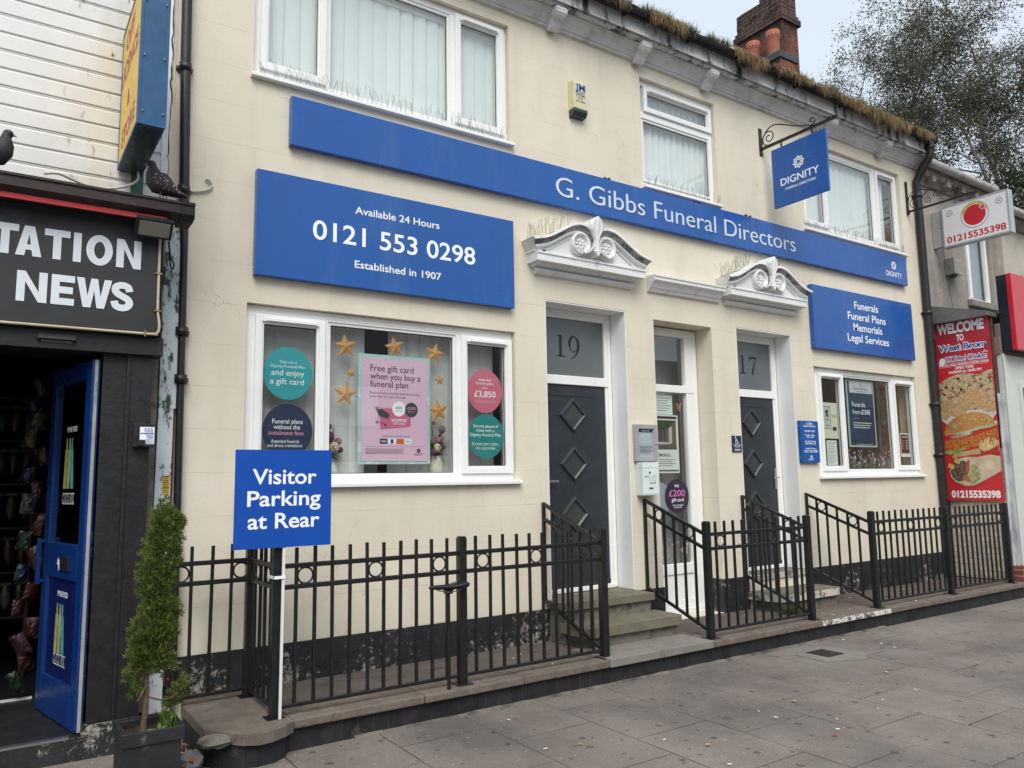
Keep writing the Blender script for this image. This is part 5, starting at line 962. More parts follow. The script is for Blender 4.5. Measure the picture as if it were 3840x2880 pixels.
railing('black railing run with two posts in front of the glazed middle door', (1.14, -.8, 0), (2.58, -.8, 0), [(1.14, -.8), (2.58, -.8)], 11, (1, 4, 7, 10))
railing('black railing run with three posts in front of the small window', (3.70, -.8, 0), (6.70, -.8, 0), [(3.70, -.8), (5.23, -.8), (6.70, -.8)], 12, (1, 6, 11))
railing('short black railing run close to the wall behind the conifer', (-3.19, -.213, 0), (-2.685, -.213, 0), [(-2.685, -.213)], 3, (0, 3))
railing('short black railing return running back to the wall by the parking sign', (-2.685, -.215, 0), (-2.685, -.798, 0), [], 4, (1, 3))
def handrail(label, x):
    t = thing('handrail', label, 'handrail', (x, -.4, -.4), 'sloping step handrails'); y0, y1 = -.02, -.775
    top = lambda y, a, b: a + (b - a) * (y - y0) / (y1 - y0)
    for a, b, h in ((.785, .492, .015), (.655, .364, .014), (-.05, -.343, .012)):
        m = MB(); m.prism([(x - .013, y0, a - h), (x - .013, y0, a + h), (x - .013, y1, b + h), (x - .013, y1, b - h)], (.026, 0, 0)); m.build('rail', IRON, t, bevel=.004)
    m = MB(); m.box(x - .014, x + .014, y0 - .012, y0 + .016, -.065, .80); m.build('wall_post', IRON, t, bevel=.004)
    for k in range(1, 6):
        y = y0 + (y1 - y0) * k / 6; m = MB(); m.box(x - .0105, x + .0105, y - .0105, y + .0105, top(y, -.05, -.343), top(y, .785, .492)); m.build('bar', IRON, t, bevel=.003)
    for k in (1, 4): y = y0 + (y1 - y0) * (k + .5) / 6; put('ring', ME_RY, t, (x, y, top(y, .785, .492) - .064 - .428))
handrail('sloping black handrail on the big window side of the steps to door nineteen', -.076); handrail('sloping black handrail between door nineteen steps and the glazed middle door', 1.148); handrail('sloping black handrail on the middle door side of the steps to door seventeen', 2.585); handrail('sloping black handrail between door seventeen steps and the small window', 3.70)

# bicycle saddle on its seat post against the railing
sd_ = thing('bicycle_saddle', 'worn black bicycle saddle on a thin seat post standing against the railing', 'saddle', (-1.52, -.86, -.4))
m = MB(); rows = []
for x, hw, zc, th in ((-1.665, .018, .283, .014), (-1.655, .022, .287, .018), (-1.60, .026, .286, .022), (-1.55, .034, .283, .025), (-1.50, .050, .284, .028), (-1.45, .066, .290, .034), (-1.41, .070, .294, .036), (-1.385, .062, .292, .030), (-1.375, .04, .288, .02)):
    rows.append([(x, -.87 + hw * math.cos(a), zc + (th * .45 if math.sin(a) > 0 else th) * math.sin(a)) for a in [k * math.pi / 6 for k in range(12)]])
vs = [v for r in rows for v in r]; m.add(vs, [(k * 12 + j, k * 12 + (j + 1) % 12, (k + 1) * 12 + (j + 1) % 12, (k + 1) * 12 + j) for k in range(len(rows) - 1) for j in range(12)], 0, True); m.add(rows[0], [tuple(range(12))]); m.add(rows[-1], [tuple(range(11, -1, -1))]); m.build('cover', TYRE, sd_)
m = MB()
for s in (-.022, .022): m.tube(catmull([(-1.63, -.87 + s * .3, .272), (-1.56, -.87 + s, .248), (-1.50, -.87 + s, .245), (-1.44, -.87 + s * 1.5, .258), (-1.41, -.87 + s * 1.7, .275)], 4), .004, 6)
m.build('saddle_rails', STEEL, sd_)
m = MB(); m.box(-1.545, -1.50, -.895, -.845, .232, .258); m.tube([(-1.522, -.87, .24), (-1.519, -.868, -.40)], .0125, 10); m.build('seat_post', IRON, sd_)

# ---------------------------------------------------------------- planter and conifer
pl = thing('planter', 'square black wooden planter box with chipped rim on the pavement by the shop door', 'planter', (-3.44, -1.145, -.59))
m = MB(); m.ring_ = None
x0, x1, y0, y1, zb, zt = -3.575, -3.305, -1.29, -1.0, -.59, -.215
m.box(x0, x1, y0, y0 + .018, zb, zt); m.box(x0, x1, y1 - .018, y1, zb, zt); m.box(x0, x0 + .018, y0 + .0185, y1 - .0185, zb, zt); m.box(x1 - .018, x1, y0 + .0185, y1 - .0185, zb, zt); m.build('box', PLANT, pl, bevel=.004)
m = MB(); m.box(x0 - .012, x1 + .012, y0 - .012, y0 - .0005, zt - .06, zt + .008); m.box(x0 - .012, x1 + .012, y1 + .0005, y1 + .012, zt - .06, zt + .008); m.box(x0 - .012, x0 - .0005, y0, y1, zt - .06, zt + .008); m.box(x1 + .0005, x1 + .012, y0, y1, zt - .06, zt + .008); m.build('rim', PLANT, pl, bevel=.004)
m = MB(); n = 14; vs = [(x0 + .016 + (x1 - x0 - .032) * i / n, y0 + .016 + (y1 - y0 - .032) * j / n, zt - .045 + rnd.uniform(-.012, .014)) for j in range(n + 1) for i in range(n + 1)]; m.add(vs, [(j * (n + 1) + i, j * (n + 1) + i + 1, (j + 1) * (n + 1) + i + 1, (j + 1) * (n + 1) + i) for j in range(n) for i in range(n)]); m.build('soil', SOIL, pl)
cn = thing('conifer', 'slim twisted green conifer with bare lower stem growing in the black planter', 'conifer', (-3.455, -1.13, -.26))
m = MB(); tk = catmull([(-3.462, -1.13, -.27), (-3.452, -1.13, -.12), (-3.452, -1.125, .03), (-3.43, -1.12, .25), (-3.415, -1.12, .5), (-3.40, -1.12, .85)], 6); m.tube(tk, [.017 - .014 * i / (len(tk) - 1) for i in range(len(tk))], 9)
for a, b, c in (((-3.452, -1.13, -.08), (-3.36, -1.14, -.11), (-3.28, -1.16, -.06)), ((-3.452, -1.13, -.0), (-3.50, -1.15, .05), (-3.545, -1.16, .06)), ((-3.452, -1.13, .02), (-3.40, -1.15, .05), (-3.34, -1.16, .07)), ((-3.45, -1.13, -.02), (-3.48, -1.16, -.06), (-3.50, -1.17, -.09)), ((-3.45, -1.12, .08), (-3.47, -1.10, .14), (-3.50, -1.1, .2)), ((-3.45, -1.12, .06), (-3.41, -1.1, .14), (-3.37, -1.1, .2))): m.tube(catmull([a, b, c], 5), [.005] * 5 + [.004] * 5 + [.003], 6)
m.build('trunk', BARK, cn)
CL = [(-3.398, .885, .022, .05), (-3.40, .83, .055, .06), (-3.385, .78, .075, .065), (-3.335, .80, .032, .045), (-3.395, .71, .082, .07), (-3.405, .62, .092, .075), (-3.425, .53, .085, .075), (-3.435, .45, .072, .06), (-3.40, .49, .065, .06), (-3.385, .385, .058, .05), (-3.41, .33, .085, .065), (-3.345, .35, .045, .05), (-3.43, .26, .095, .07), (-3.47, .21, .070, .06), (-3.385, .22, .065, .065), (-3.44, .14, .090, .065), (-3.48, .11, .055, .055), (-3.42, .07, .075, .05), (-3.525, .03, .032, .04), (-3.345, .06, .035, .032), (-3.50, -.02, .028, .03), (-3.51, -.06, .022, .03), (-3.295, -.08, .038, .035), (-3.33, -.14, .035, .028), (-3.345, -.20, .028, .028), (-3.27, -.04, .022, .03)]
m = MB(); rc2 = random.Random(21)
tot = sum(c[2] * c[2] * c[3] for c in CL)
for cx, cz, rx, rz in CL:
    n = int(8200 * (rx * rx * rz) ** .72 / sum((c[2] * c[2] * c[3]) ** .72 for c in CL))
    for i in range(n):
        d = Vector((rc2.gauss(0, 1), rc2.gauss(0, 1), rc2.gauss(0, 1))).normalized(); q = rc2.random() ** .28 * rc2.uniform(.8, 1.28); p = Vector((cx + d.x * rx * q, -1.125 + d.y * rx * .95 * q, cz + d.z * rz * q))
        g = (d * .75 + Vector((rc2.gauss(0, .34), rc2.gauss(0, .34), .9))).normalized(); L = rc2.uniform(.018, .048); s = g.cross(Vector((rc2.gauss(0, 1), rc2.gauss(0, 1), rc2.gauss(0, .4)))).normalized()
        m.add([p, p + g * L * .5 + s * .0034, p + g * L, p + g * L * .5 - s * .0034], [(0, 1, 2, 3)])
        for sg in (-1, 1): b_ = p + g * L * .35; e = b_ + (g * .7 + s * sg).normalized() * L * .55; w_ = g * .0036; m.add([b_ - w_, e, b_ + w_], [(0, 1, 2)])
m.build('crown', CONI, cn)
m = MB(); rw2 = random.Random(8)
def blade(mb, p, d, L, w_): q = p + d * L; s = d.cross(Vector((0, 0, 1))).normalized() * w_; mid = p + d * L * .6 + Vector((0, 0, L * .12)); mb.add([p, mid + s, q, mid - s], [(0, 1, 2, 3)])
for i in range(46): a = rw2.uniform(0, 6.28); p = Vector((-3.345 + rw2.gauss(0, .025), -1.16 + rw2.gauss(0, .04), -.255)); blade(m, p, Vector((math.cos(a) * .5, math.sin(a) * .5, 1)).normalized(), rw2.uniform(.05, .11), .004)
tag(m.build('grass_tuft', leafmat('weed_green', (0.06, 0.14, 0.02), (0.12, 0.22, 0.05))), 'tuft of fresh green grass in the corner of the planter', 'grass tuft')
m = MB()
for k in range(9): a = k * .7; blade(m, Vector((-3.40, -1.22, -.252)), Vector((math.cos(a), math.sin(a), .45)).normalized(), .045 + .02 * (k % 3), .011)
tag(m.build('weed', leafmat('pale_weed', (0.10, 0.18, 0.06), (0.18, 0.26, 0.11))), 'pale green rosette weed at the front of the planter', 'weed')
for i, (x, y, k) in enumerate(((-3.16, -.66, 1), (-3.18, -.95, 1), (-3.20, -.80, 0), (-3.23, -1.04, 1), (-2.74, -.16, 1), (-2.80, -.14, 0))):
    m = MB(); a = rnd.uniform(0, 6.28); L = .025; O = Vector((x, y, -.515 if x < -3.1 else -.388)); fr = (Vector((math.cos(a), math.sin(a), .2)), Vector((-math.sin(a), math.cos(a), .3))); m.prism([O + fr[0] * p[0] + fr[1] * p[1] + Vector((0, 0, .02)) for p in ((0, -L), (L * .6, 0), (0, L), (-L * .6, 0))], (0, 0, -.0015)); tag(m.build('dry_leaf', LEAFM[k]), 'curled brown leaf among the rubble beside the planter' if x < -3.1 else 'curled dry leaf on the corner slab under the railing', 'leaf', 'dead leaves by the planter')

# ---------------------------------------------------------------- downpipes
def downpipe(label, pts, r, collars, name='downpipe'):
    t = thing(name, label, 'downpipe', pts[-1]); m = MB(); m.tube(pts, r, 14); m.build('pipe', PIPE, t)
    for p, d in collars:
        p = Vector(p); d = Vector(d).normalized(); rr = r[0] if isinstance(r, list) else r; m = MB(); m.lathe([(rr + .001, -.03), (rr + .007, -.03), (rr + .007, .03), (rr + .001, .03)], p, 14, axis=d, caps=False); m.box(p.x - rr - .02, p.x + rr + .02, p.y + rr * .6, -.001, p.z - .012, p.z + .012); m.build('collar', PIPE, t)
    return t
downpipe('straight black downpipe on the joint between the corner shop and the parlour', [(-3.213, -.048, 6.0), (-3.187, -.048, 4.0), (-3.163, -.048, 3.0), (-3.152, -.048, 2.6), (-3.134, -.048, .92), (-3.12, -.048, -.42)], [.035, .035, .033, .026, .025, .025], [((-3.187, -.048, 3.97), (0, 0, 1)), ((-3.168, -.048, 3.06), (0, 0, 1)), ((-3.147, -.048, 2.05), (0, 0, 1)), ((-3.143, -.048, 1.72), (0, 0, 1))])
dp2 = downpipe('black downpipe with a swan neck bend under the end of the grassy gutter', [(6.66, -.28, 5.68), (6.66, -.28, 5.50), (6.655, -.26, 5.46), (6.645, -.10, 5.24), (6.64, -.065, 5.18), (6.64, -.062, 5.0), (6.645, -.062, 3.2), (6.665, -.062, .8), (6.67, -.062, -.38)], .052, [((6.66, -.28, 5.60), (0, 0, 1)), ((6.642, -.062, 4.95), (0, 0, 1)), ((6.645, -.062, 3.24), (0, 0, 1)), ((6.655, -.062, 1.95), (0, 0, 1)), ((6.66, -.062, 1.25), (0, 0, 1))])
# ---------------------------------------------------------------- the corner shop
cs = thing('corner_shop', 'white clad corner shop building with a dark open shopfront beside the cream terrace', 'building', (-5.5, 0, -.59))
m = MB(); z = 2.70; k = 0
while z < 6.2:
    m.prof([(.02, z), (-.006, z + .002), (-.014, z + .006), (-.014, z + .098), (-.004, z + .110), (-.004, z + .1165), (.02, z + .1165)], -9, -3.318)
    if k % 2 == 0: m.box(-9, -3.318, -.0075, -.003, z + .1165, z + .1235); z += .007
    z += .117; k += 1
m.build('cladding', CLAD, cs)
m = MB(); m.box(-9, -3.26, .021, 8, -.59, 6.2); m.build('wall', BLK, cs) if False else None
m = MB(); m.quad((-9, .6, 1.9), (-3.26, .6, 1.9), (-3.26, .02, 1.9), (-9, .02, 1.9)); m.quad((-3.255, .02, -.59), (-3.255, 5, -.59), (-3.255, 5, 6.2), (-3.255, .02, 6.2)); m.quad((-9, .02, 6.2), (-3.255, .02, 6.2), (-3.255, 5, 6.2), (-9, 5, 6.2)); m.quad((-9, 5, -.59), (-9, 5, 6.2), (-3.255, 5, 6.2), (-3.255, 5, -.59)); m.build('wall', BLK, cs)
m = MB(); m.box(-3.318, -3.268, -.020, .3, 2.70, 6.2); rq = random.Random(4); m.build('edge_pilaster', OFFW, cs)
m = MB(); pts = [(-3.272 + rq.gauss(0, .004) - .0, -.0208, 2.9 + .055 * k) for k in range(60)]; m.stroke((0, -.0215, 0), XZ, [(p[0], p[2]) for p in pts], [rq.uniform(.003, .012) for _ in pts]); m.box(-3.268, -3.2455, -.006, .02, 2.70, 6.2, 1); m.build('cracked_joint', [NUMB, WALL], cs)
m = MB(); m.box(-3.275, -3.166, -.052, .02, 1.515, 2.76); m.prism([(-3.292, -.06, -.59), (-3.185, -.06, -.59), (-3.182, -.06, 1.515), (-3.275, -.06, 1.515)], (0, .06, 0)); m.build('pilaster', PEEL, cs, bevel=.004)
m = MB(); m.box(-3.1845, -3.166, -.030, .02, -.3, 1.514); m.build('brick_pier', BRICKR, cs)
m = MB(); m.box(-3.335, -3.2935, -.10, .02, -.42, 1.98); m.build('cement_pier', RISER, cs)
# shopfront: jambs, head, step, floor and dark room
m = MB(); m.box(-3.48, -3.352, -.255, -.13, -.40, 1.93); m.box(-3.635, -3.485, -.240, -.13, -.40, 1.93); m.box(-3.5, -3.478, -.262, -.2405, -.40, 1.93); m.box(-9, -3.30, -.30, -.13, 1.83, 1.949); m.build('door_jamb', JAMB, cs, bevel=.004)
m = MB(); m.box(-3.66, -3.34, -.275, -.1305, -.59, -.401); m.box(-9, -3.6605, -.275, -.235, -.59, -.462); m.build('step', PLINTH, cs)
m = MB(); m.box(-9, -3.72, -.278, -.232, -.4615, -.448); m.build('threshold', ALU, cs)
m = MB(); m.box(-9, -3.58, -.2345, 3.4, -.50, -.452); m.build('shop_floor', pm('dark_lino', (0.018, 0.018, 0.02), 0.45, 0.3, 5), cs)
m = MB(); m.box(-4.7, -3.86, .86, .90, -.4519, -.442); m.build('inner_threshold', OFFW, cs)
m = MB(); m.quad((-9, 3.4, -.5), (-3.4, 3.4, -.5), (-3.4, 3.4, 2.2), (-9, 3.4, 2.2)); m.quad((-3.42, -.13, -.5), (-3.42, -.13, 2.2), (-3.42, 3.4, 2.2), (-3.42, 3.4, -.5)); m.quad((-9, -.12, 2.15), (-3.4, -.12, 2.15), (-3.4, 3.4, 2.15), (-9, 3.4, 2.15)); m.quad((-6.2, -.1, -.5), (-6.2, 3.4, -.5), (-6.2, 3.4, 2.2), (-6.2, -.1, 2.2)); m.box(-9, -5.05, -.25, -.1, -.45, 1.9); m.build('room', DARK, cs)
# fascia sign
sf = thing('shop_fascia', 'charcoal fascia board with thick white capital letters over the open shop door', 'sign', (-4.5, -.33, 1.95), None)
m = MB(); m.box(-9, -3.34, -.335, -.301, 1.95, 2.69); m.build('board', DGREY, sf)
m = MB(); yy = -.3385
def block(mb, ch, x, z, w, h, s=.043, b=.042):
    O = Vector((x, yy, z)); P = lambda *q: mb.poly(O, XZ, list(q))
    if ch == 'T': P((0, h), (0, h - b), (w / 2 - s / 2, h - b), (w / 2 - s / 2, 0), (w / 2 + s / 2, 0), (w / 2 + s / 2, h - b), (w, h - b), (w, h))
    elif ch == 'I': P((0, 0), (w, 0), (w, h), (0, h))
    elif ch == 'A':
        e = lambda t: 1.08 * s + (w / 2 - 1.08 * s) * t / .72
        P((0, 0), (1.08 * s, 0), (w / 2, .72 * h), (w / 2, h), (w / 2 - .6 * s, h)); P((w, 0), (w / 2 + .6 * s, h), (w / 2, h), (w / 2, .72 * h), (w - 1.08 * s, 0)); P((e(.2), .2 * h), (w - e(.2), .2 * h), (w - e(.38), .38 * h), (e(.38), .38 * h))
    elif ch == 'N': P((0, 0), (s, 0), (s, .66 * h), (w - s, 0), (w, 0), (w, h), (w - s, h), (w - s, .34 * h), (s, h), (0, h))
    elif ch == 'E': P((0, 0), (w, 0), (w, b), (s, b), (s, .5 * h - b / 2), (.93 * w, .5 * h - b / 2), (.93 * w, .5 * h + b / 2), (s, .5 * h + b / 2), (s, h - b), (w, h - b), (w, h), (0, h))
    elif ch == 'W': P(*[(u * w, v * h) for u, v in ((0, 1), (.215, 1), (.315, .40), (.405, 1), (.595, 1), (.685, .40), (.785, 1), (1, 1), (.80, 0), (.585, 0), (.5, .58), (.415, 0), (.20, 0))])
    elif ch == 'O': mb.stroke(O, XZ, [(w / 2 + (w - s) / 2 * math.cos(k * math.pi / 18), h / 2 + (h - b + .006) / 2 * math.sin(k * math.pi / 18)) for k in range(36)], s, True)
    elif ch == 'S': mb.stroke(O, XZ, [(p.x * w, p.y * h) for p in catmull([(q[0], q[1], 0) for q in ((.84, .68), (.76, .83), (.5, .885), (.24, .83), (.17, .71), (.27, .60), (.5, .51), (.75, .42), (.85, .29), (.75, .165), (.5, .112), (.23, .17), (.14, .33))], 5)], s * .97)
for ch, a, b, z in (('S', -4.405, -4.27, 2.371), ('T', -4.258, -4.125, 2.373), ('A', -4.138, -4.004, 2.373), ('T', -3.993, -3.858, 2.373), ('I', -3.840, -3.797, 2.373), ('O', -3.770, -3.623, 2.371), ('N', -3.602, -3.460, 2.373), ('N', -4.121, -3.965, 2.096), ('E', -3.944, -3.821, 2.096), ('W', -3.812, -3.618, 2.096), ('S', -3.620, -3.497, 2.092)): block(m, ch, a, z, b - a, .184 + (.004 if ch in 'SO' else 0))
m.build('lettering', pm('white_acrylic_letter', (0.66, 0.72, 0.78), 0.4, 0.04, 2), sf)
m = MB(); ct = [(-3.354, -.345, 2.66), (-3.352, -.345, 2.3), (-3.35, -.345, 2.12), (-3.343, -.345, 2.07), (-3.337, -.345, 2.02), (-3.340, -.345, 1.985), (-3.352, -.345, 1.968), (-3.38, -.345, 1.962), (-3.6, -.345, 1.960), (-6, -.345, 1.954)]; m.tube(catmull(ct, 4), .0085, 8); tag(m.build('rope_light', pm('yellowing_rope_light', (0.50, 0.43, 0.30), 0.35, 0.2, 12)), 'yellowed tube light strip clipped round the edge of the charcoal fascia', 'light strip')
for x, zz, v in ((-3.353, 2.36, 0), (-3.352, 2.115, 0), (-3.42, 1.962, 1)):
    m = MB()
    if v: m.box(x - .005, x + .005, -.356, -.336, zz - .02, zz + .02)
    else: m.box(x - .02, x + .02, -.356, -.336, zz - .005, zz + .005)
    tag(m.build('clip', BRASS), ('small brass clip on the upright run of the tube light', 'small brass clip on the upright run of the tube light', 'brass clip on the level run of the tube light under the last letter')[v * 2], 'clip', 'clips of the tube light')
# gutter over the fascia, red strip
sg = thing('shop_gutter', 'brown box gutter with a chipped red strip over the charcoal shop fascia', 'gutter', (-4.5, -.45, 2.7))
m = MB(); m.prof([(-.335, 2.705), (-.46, 2.705), (-.505, 2.735), (-.505, 2.79), (-.515, 2.795), (-.515, 2.81), (-.335, 2.815)], -9, -3.262); m.build('gutter_run', BROWN, sg)
m = MB(); m.prof([(-.30, 2.70), (-.46, 2.70), (-.51, 2.732), (-.51, 2.79), (-.52, 2.795), (-.52, 2.812), (-.30, 2.817)], -3.2615, -3.178); m.box(-3.185, -3.176, -.50, -.30, 2.71, 2.80); m.build('gutter_end', GUT, sg)
m = MB(); m.box(-9, -3.335, -.462, -.448, 2.674, 2.7045); m.build('red_strip', REDS, sg)
m = MB(); m.box(-9, -3.28, -.447, -.30, 2.6905, 2.7045); m.box(-9, -3.28, -.335, .0, 2.8155, 2.835); m.build('soffit', BLK, sg)
# projecting box sign
ol = thing('box_sign', 'tall narrow blue box sign with a yellow face and red capitals above the shop gutter', 'sign', (-3.51, -.4, 3.12))
m = MB(); m.box(-3.583, -3.432, -.862, -.03, 3.118, 4.085); m.box(-3.586, -3.572, -.866, -.8625, 3.118, 4.085); m.box(-3.443, -3.428, -.866, -.8625, 3.118, 4.085); m.box(-3.590, -3.5835, -.862, -.03, 3.118, 3.142); m.box(-3.590, -3.5835, -.862, -.03, 4.062, 4.085); m.box(-3.590, -3.5835, -.862, -.845, 3.142, 4.062); m.box(-3.590, -3.5835, -.05, -.03, 3.142, 4.062); m.build('casing', BLUB, ol, bevel=.003)
m = MB(); m.box(-3.57, -3.445, -.85, -.04, 3.110, 3.1175); m.build('base_plate', DKBL, ol)
m = MB(); m.box(-3.586, -3.5835, -.845, -.05, 3.142, 4.062); m.build('face', YELL, ol)
m = MB(); xx = -3.5868; fr2 = YZ
for t, a, b, z, c in (('OFF', -.200, -.566, 3.872, .118), ('LICENCE', -.052, -.765, 3.672, .118), ('&', -.372, -.475, 3.425, .105), ('STORE', -.17, -.735, 3.212, .108)): m.text(t, P3(xx, a, z), YZ, abs(b - a), c, .034)
m.build('lettering', REDL, ol)
m = MB()
for x in (-3.56, -3.45):
    for zz in (3.2, 3.55, 3.9): m.lathe([(.006, 0), (.006, .004), (0, .006)], (x, -.866, zz), 10, axis=(0, -1, 0), caps=False)
m.build('screw', ALU, ol)
m = MB(); m.box(-3.50, -3.425, -.03, -.014, 2.83, 3.40); tag(m.build('green_backboard', pm('faded_green_board', (0.03, 0.12, 0.085), 0.5, 0.2)), 'faded green timber strip on the white cladding behind the pigeon', 'board')
m = MB(); m.tube(catmull([(-3.47, -.10, 3.115), (-3.475, -.14, 3.04), (-3.53, -.2, 2.97), (-3.62, -.26, 2.91), (-3.72, -.32, 2.87), (-3.80, -.38, 2.855), (-3.88, -.42, 2.865), (-3.95, -.45, 2.872), (-4.02, -.47, 2.85)], 6), .0085, 8); tag(m.build('loose_cable', CABLE), 'loose white cable sagging from the blue box sign down to the brown gutter', 'cable')
# blue door, swung inwards
bd = thing('shop_door', 'chipped blue shop door standing open into the dark corner shop', 'door', (-3.67, -.235, -.45))
A_ = Vector((-3.693, -.238, 0)); ux = Vector((-.168, .788, 0)).normalized(); nx_ = Vector((-ux.y, ux.x, 0)); LW = .803; TH = .047
def db(m, u0, u1, v0, v1, z0, z1, mi=0):
    """box in door space: u along the leaf, v through its thickness (0 = the face seen), z up"""
    P = [A_ + ux * u - nx_ * v + Vector((0, 0, z)) for z in (z0, z1) for v in (v0, v1) for u in (u0, u1)]
    m.add(P, [(0, 1, 3, 2), (4, 6, 7, 5), (0, 4, 5, 1), (2, 3, 7, 6), (0, 2, 6, 4), (1, 5, 7, 3)], mi)
z0, z1 = -.442, 1.79
m = MB(); db(m, 0, .105, 0, TH, z0, z1); db(m, LW - .10, LW, 0, TH, z0, z1); db(m, .105, LW - .10, .0, TH, z0, -.20); db(m, .105, LW - .10, 0, TH, .42, .64); db(m, .105, LW - .10, 0, TH, 1.68, z1); db(m, .10, .12, .004, .04, -.20, .42); db(m, LW - .12, LW - .10, .004, .04, -.20, .42); m.build('door_frame', DOORB, bd, bevel=.004)
m = MB(); db(m, .12, LW - .12, .018, .028, -.20, .42); m.build('lower_panel', DOORP, bd)
m = MB(); P = [A_ + ux * u - nx_ * .022 + Vector((0, 0, z)) for u, z in ((.105, .64), (.703, .64), (.703, 1.68), (.105, 1.68))]; m.add(P, [(0, 1, 2, 3)]); m.build('upper_pane', GLASS, bd)
m = MB(); db(m, .24, .40, -.012, .001, .475, .565); m.build('letter_plate', BLK, bd, bevel=.003); m = MB(); db(m, .26, .38, -.0135, -.0118, .495, .545); m.build('letter_flap', NUMB, bd)
m = MB(); db(m, -.004, -.0005, .014, .033, z0, z1); m.build('edge_strip', GREYG, bd)
m = MB(); db(m, .765, .792, -.045, -.018, .36, .66); db(m, .765, .792, -.018, .0, .37, .39); db(m, .765, .792, -.018, .0, .63, .65); m.build('handle', DOORB, bd, bevel=.004)
DF = (-ux, Vector((0, 0, 1)))                      # read from the street side: along the leaf towards its hinge
def dp_(u, z, v): return A_ + ux * u - nx_ * v + Vector((0, 0, z))
def pens(name, z, v, s):
    m = MB(); cols = [MB(), MB(), MB()]
    for k, (du, tilt, c) in enumerate(((.10, .01, 0), (.03, .0, 1), (-.05, -.035, 2))):
        a, b = .40 + du - .028, .40 + du + .028
        cols[c].poly(dp_(0, z, v - .0003 * k), (ux, Vector((0, 0, 1))), [(a, 0), (b, 0), (b - tilt, .255 * s), (a - tilt, .255 * s)]); cols[c].poly(dp_(0, z, v - .0003 * k), (ux, Vector((0, 0, 1))), [(a + .012 - tilt, .256 * s), (b - .012 - tilt, .256 * s), (b - .018 - tilt, .33 * s), (a + .018 - tilt, .33 * s)])
    for f in cols:
        for i, q in enumerate(f.f): f.f[i] = q[::-1]
    return cols
for zz, vv in ((-.045, .0172), (.99, .0212)):
    for c, nm, colr in zip(pens('p', zz, vv, .92 if zz < 0 else 1.0), ('yellow_stick', 'lime_stick', 'teal_stick'), ((0.40, 0.42, 0.14), (0.36, 0.42, 0.20), (0.10, 0.36, 0.34))): c.build(nm, pm('printed_' + nm, colr, 0.4, 0.25, 25), bd)
m = MB(); m.text('CLICK 50K', dp_(.53, -.115, .0168), DF, .24, .062, .055); m.text('CLICK 50K', dp_(.53, .895, .0208), DF, .24, .062, .055); m.text('PYNE POD', dp_(.50, .305, .0168), DF, .20, .032, .03); m.text('PYNE POD', dp_(.50, 1.36, .0208), DF, .20, .032, .03); m.build('white_lettering', WHITE, bd)
m = MB(); m.text('CLICK 50K', dp_(.525, -.112, .0160), DF, .23, .056, .012); m.text('CLICK 50K', dp_(.525, .898, .0200), DF, .23, .056, .012); m.build('dark_lettering', NUMB, bd)
m = MB(); m.poly(dp_(.47, .55, -.0005), DF, [(0, 0), (.03, -.02), (.035, -.07), (.015, -.085), (.005, -.05), (-.02, -.04)]); m.build('torn_sticker', WHITE, bd)
# goods inside
GC = [pm('packet_' + n, [q * .11 for q in c], 0.45, 0.6, 45, dirt=([q * .02 for q in c], 30, .5, .6)) for n, c in (('red', (0.30, 0.02, 0.02)), ('green', (0.02, 0.16, 0.05)), ('blue', (0.02, 0.08, 0.30)), ('orange', (0.38, 0.10, 0.02)), ('yellow', (0.40, 0.30, 0.03)), ('silver', (0.35, 0.36, 0.38)), ('pink', (0.35, 0.05, 0.16)))]
GN = ['red', 'green', 'blue', 'orange', 'yellow', 'silver', 'pink']
rs = thing('shop_rack', 'dark wire display rack hung with snack packets just inside the shop', 'rack', (-4.15, 1.6, -.45))
m = MB()
for zz in (.0, .34, .68, 1.02, 1.36, 1.70): m.box(-4.45, -3.90, 1.62, 1.66, zz, zz + .015)
for x in (-4.45, -3.90): m.box(x - .012, x + .012, 1.60, 1.66, -.45, 1.85)
m.build('frame', BLK, rs)
r3 = random.Random(14); pmesh = None
for zz in (.0, .34, .68, 1.02, 1.36):
    for kx in range(6):
        m = MB(); x = -4.40 + kx * .09; c = r3.randrange(7); w_, h_ = .037, .12
        m.ell((0, 0, 0), (w_, .018, h_ * .8), 8, 6); q = r3.uniform(-.2, .2)
        for i, v in enumerate(m.v): m.v[i] = (x + v[0] + v[2] * q * .3, 1.56 + v[1] + r3.uniform(-.004, .004), zz + .17 + v[2])
        m.box(x - w_, x + w_, 1.558, 1.562, zz + .26, zz + .28); m.box(x - .002, x + .002, 1.56, 1.63, zz + .276, zz + .28)
        tag(m.build('snack_packet', GC[c]), 'dim %s snack packet hanging on the rack inside the dark shop' % GN[c], 'snack packet', 'snack packets hanging in the shop')
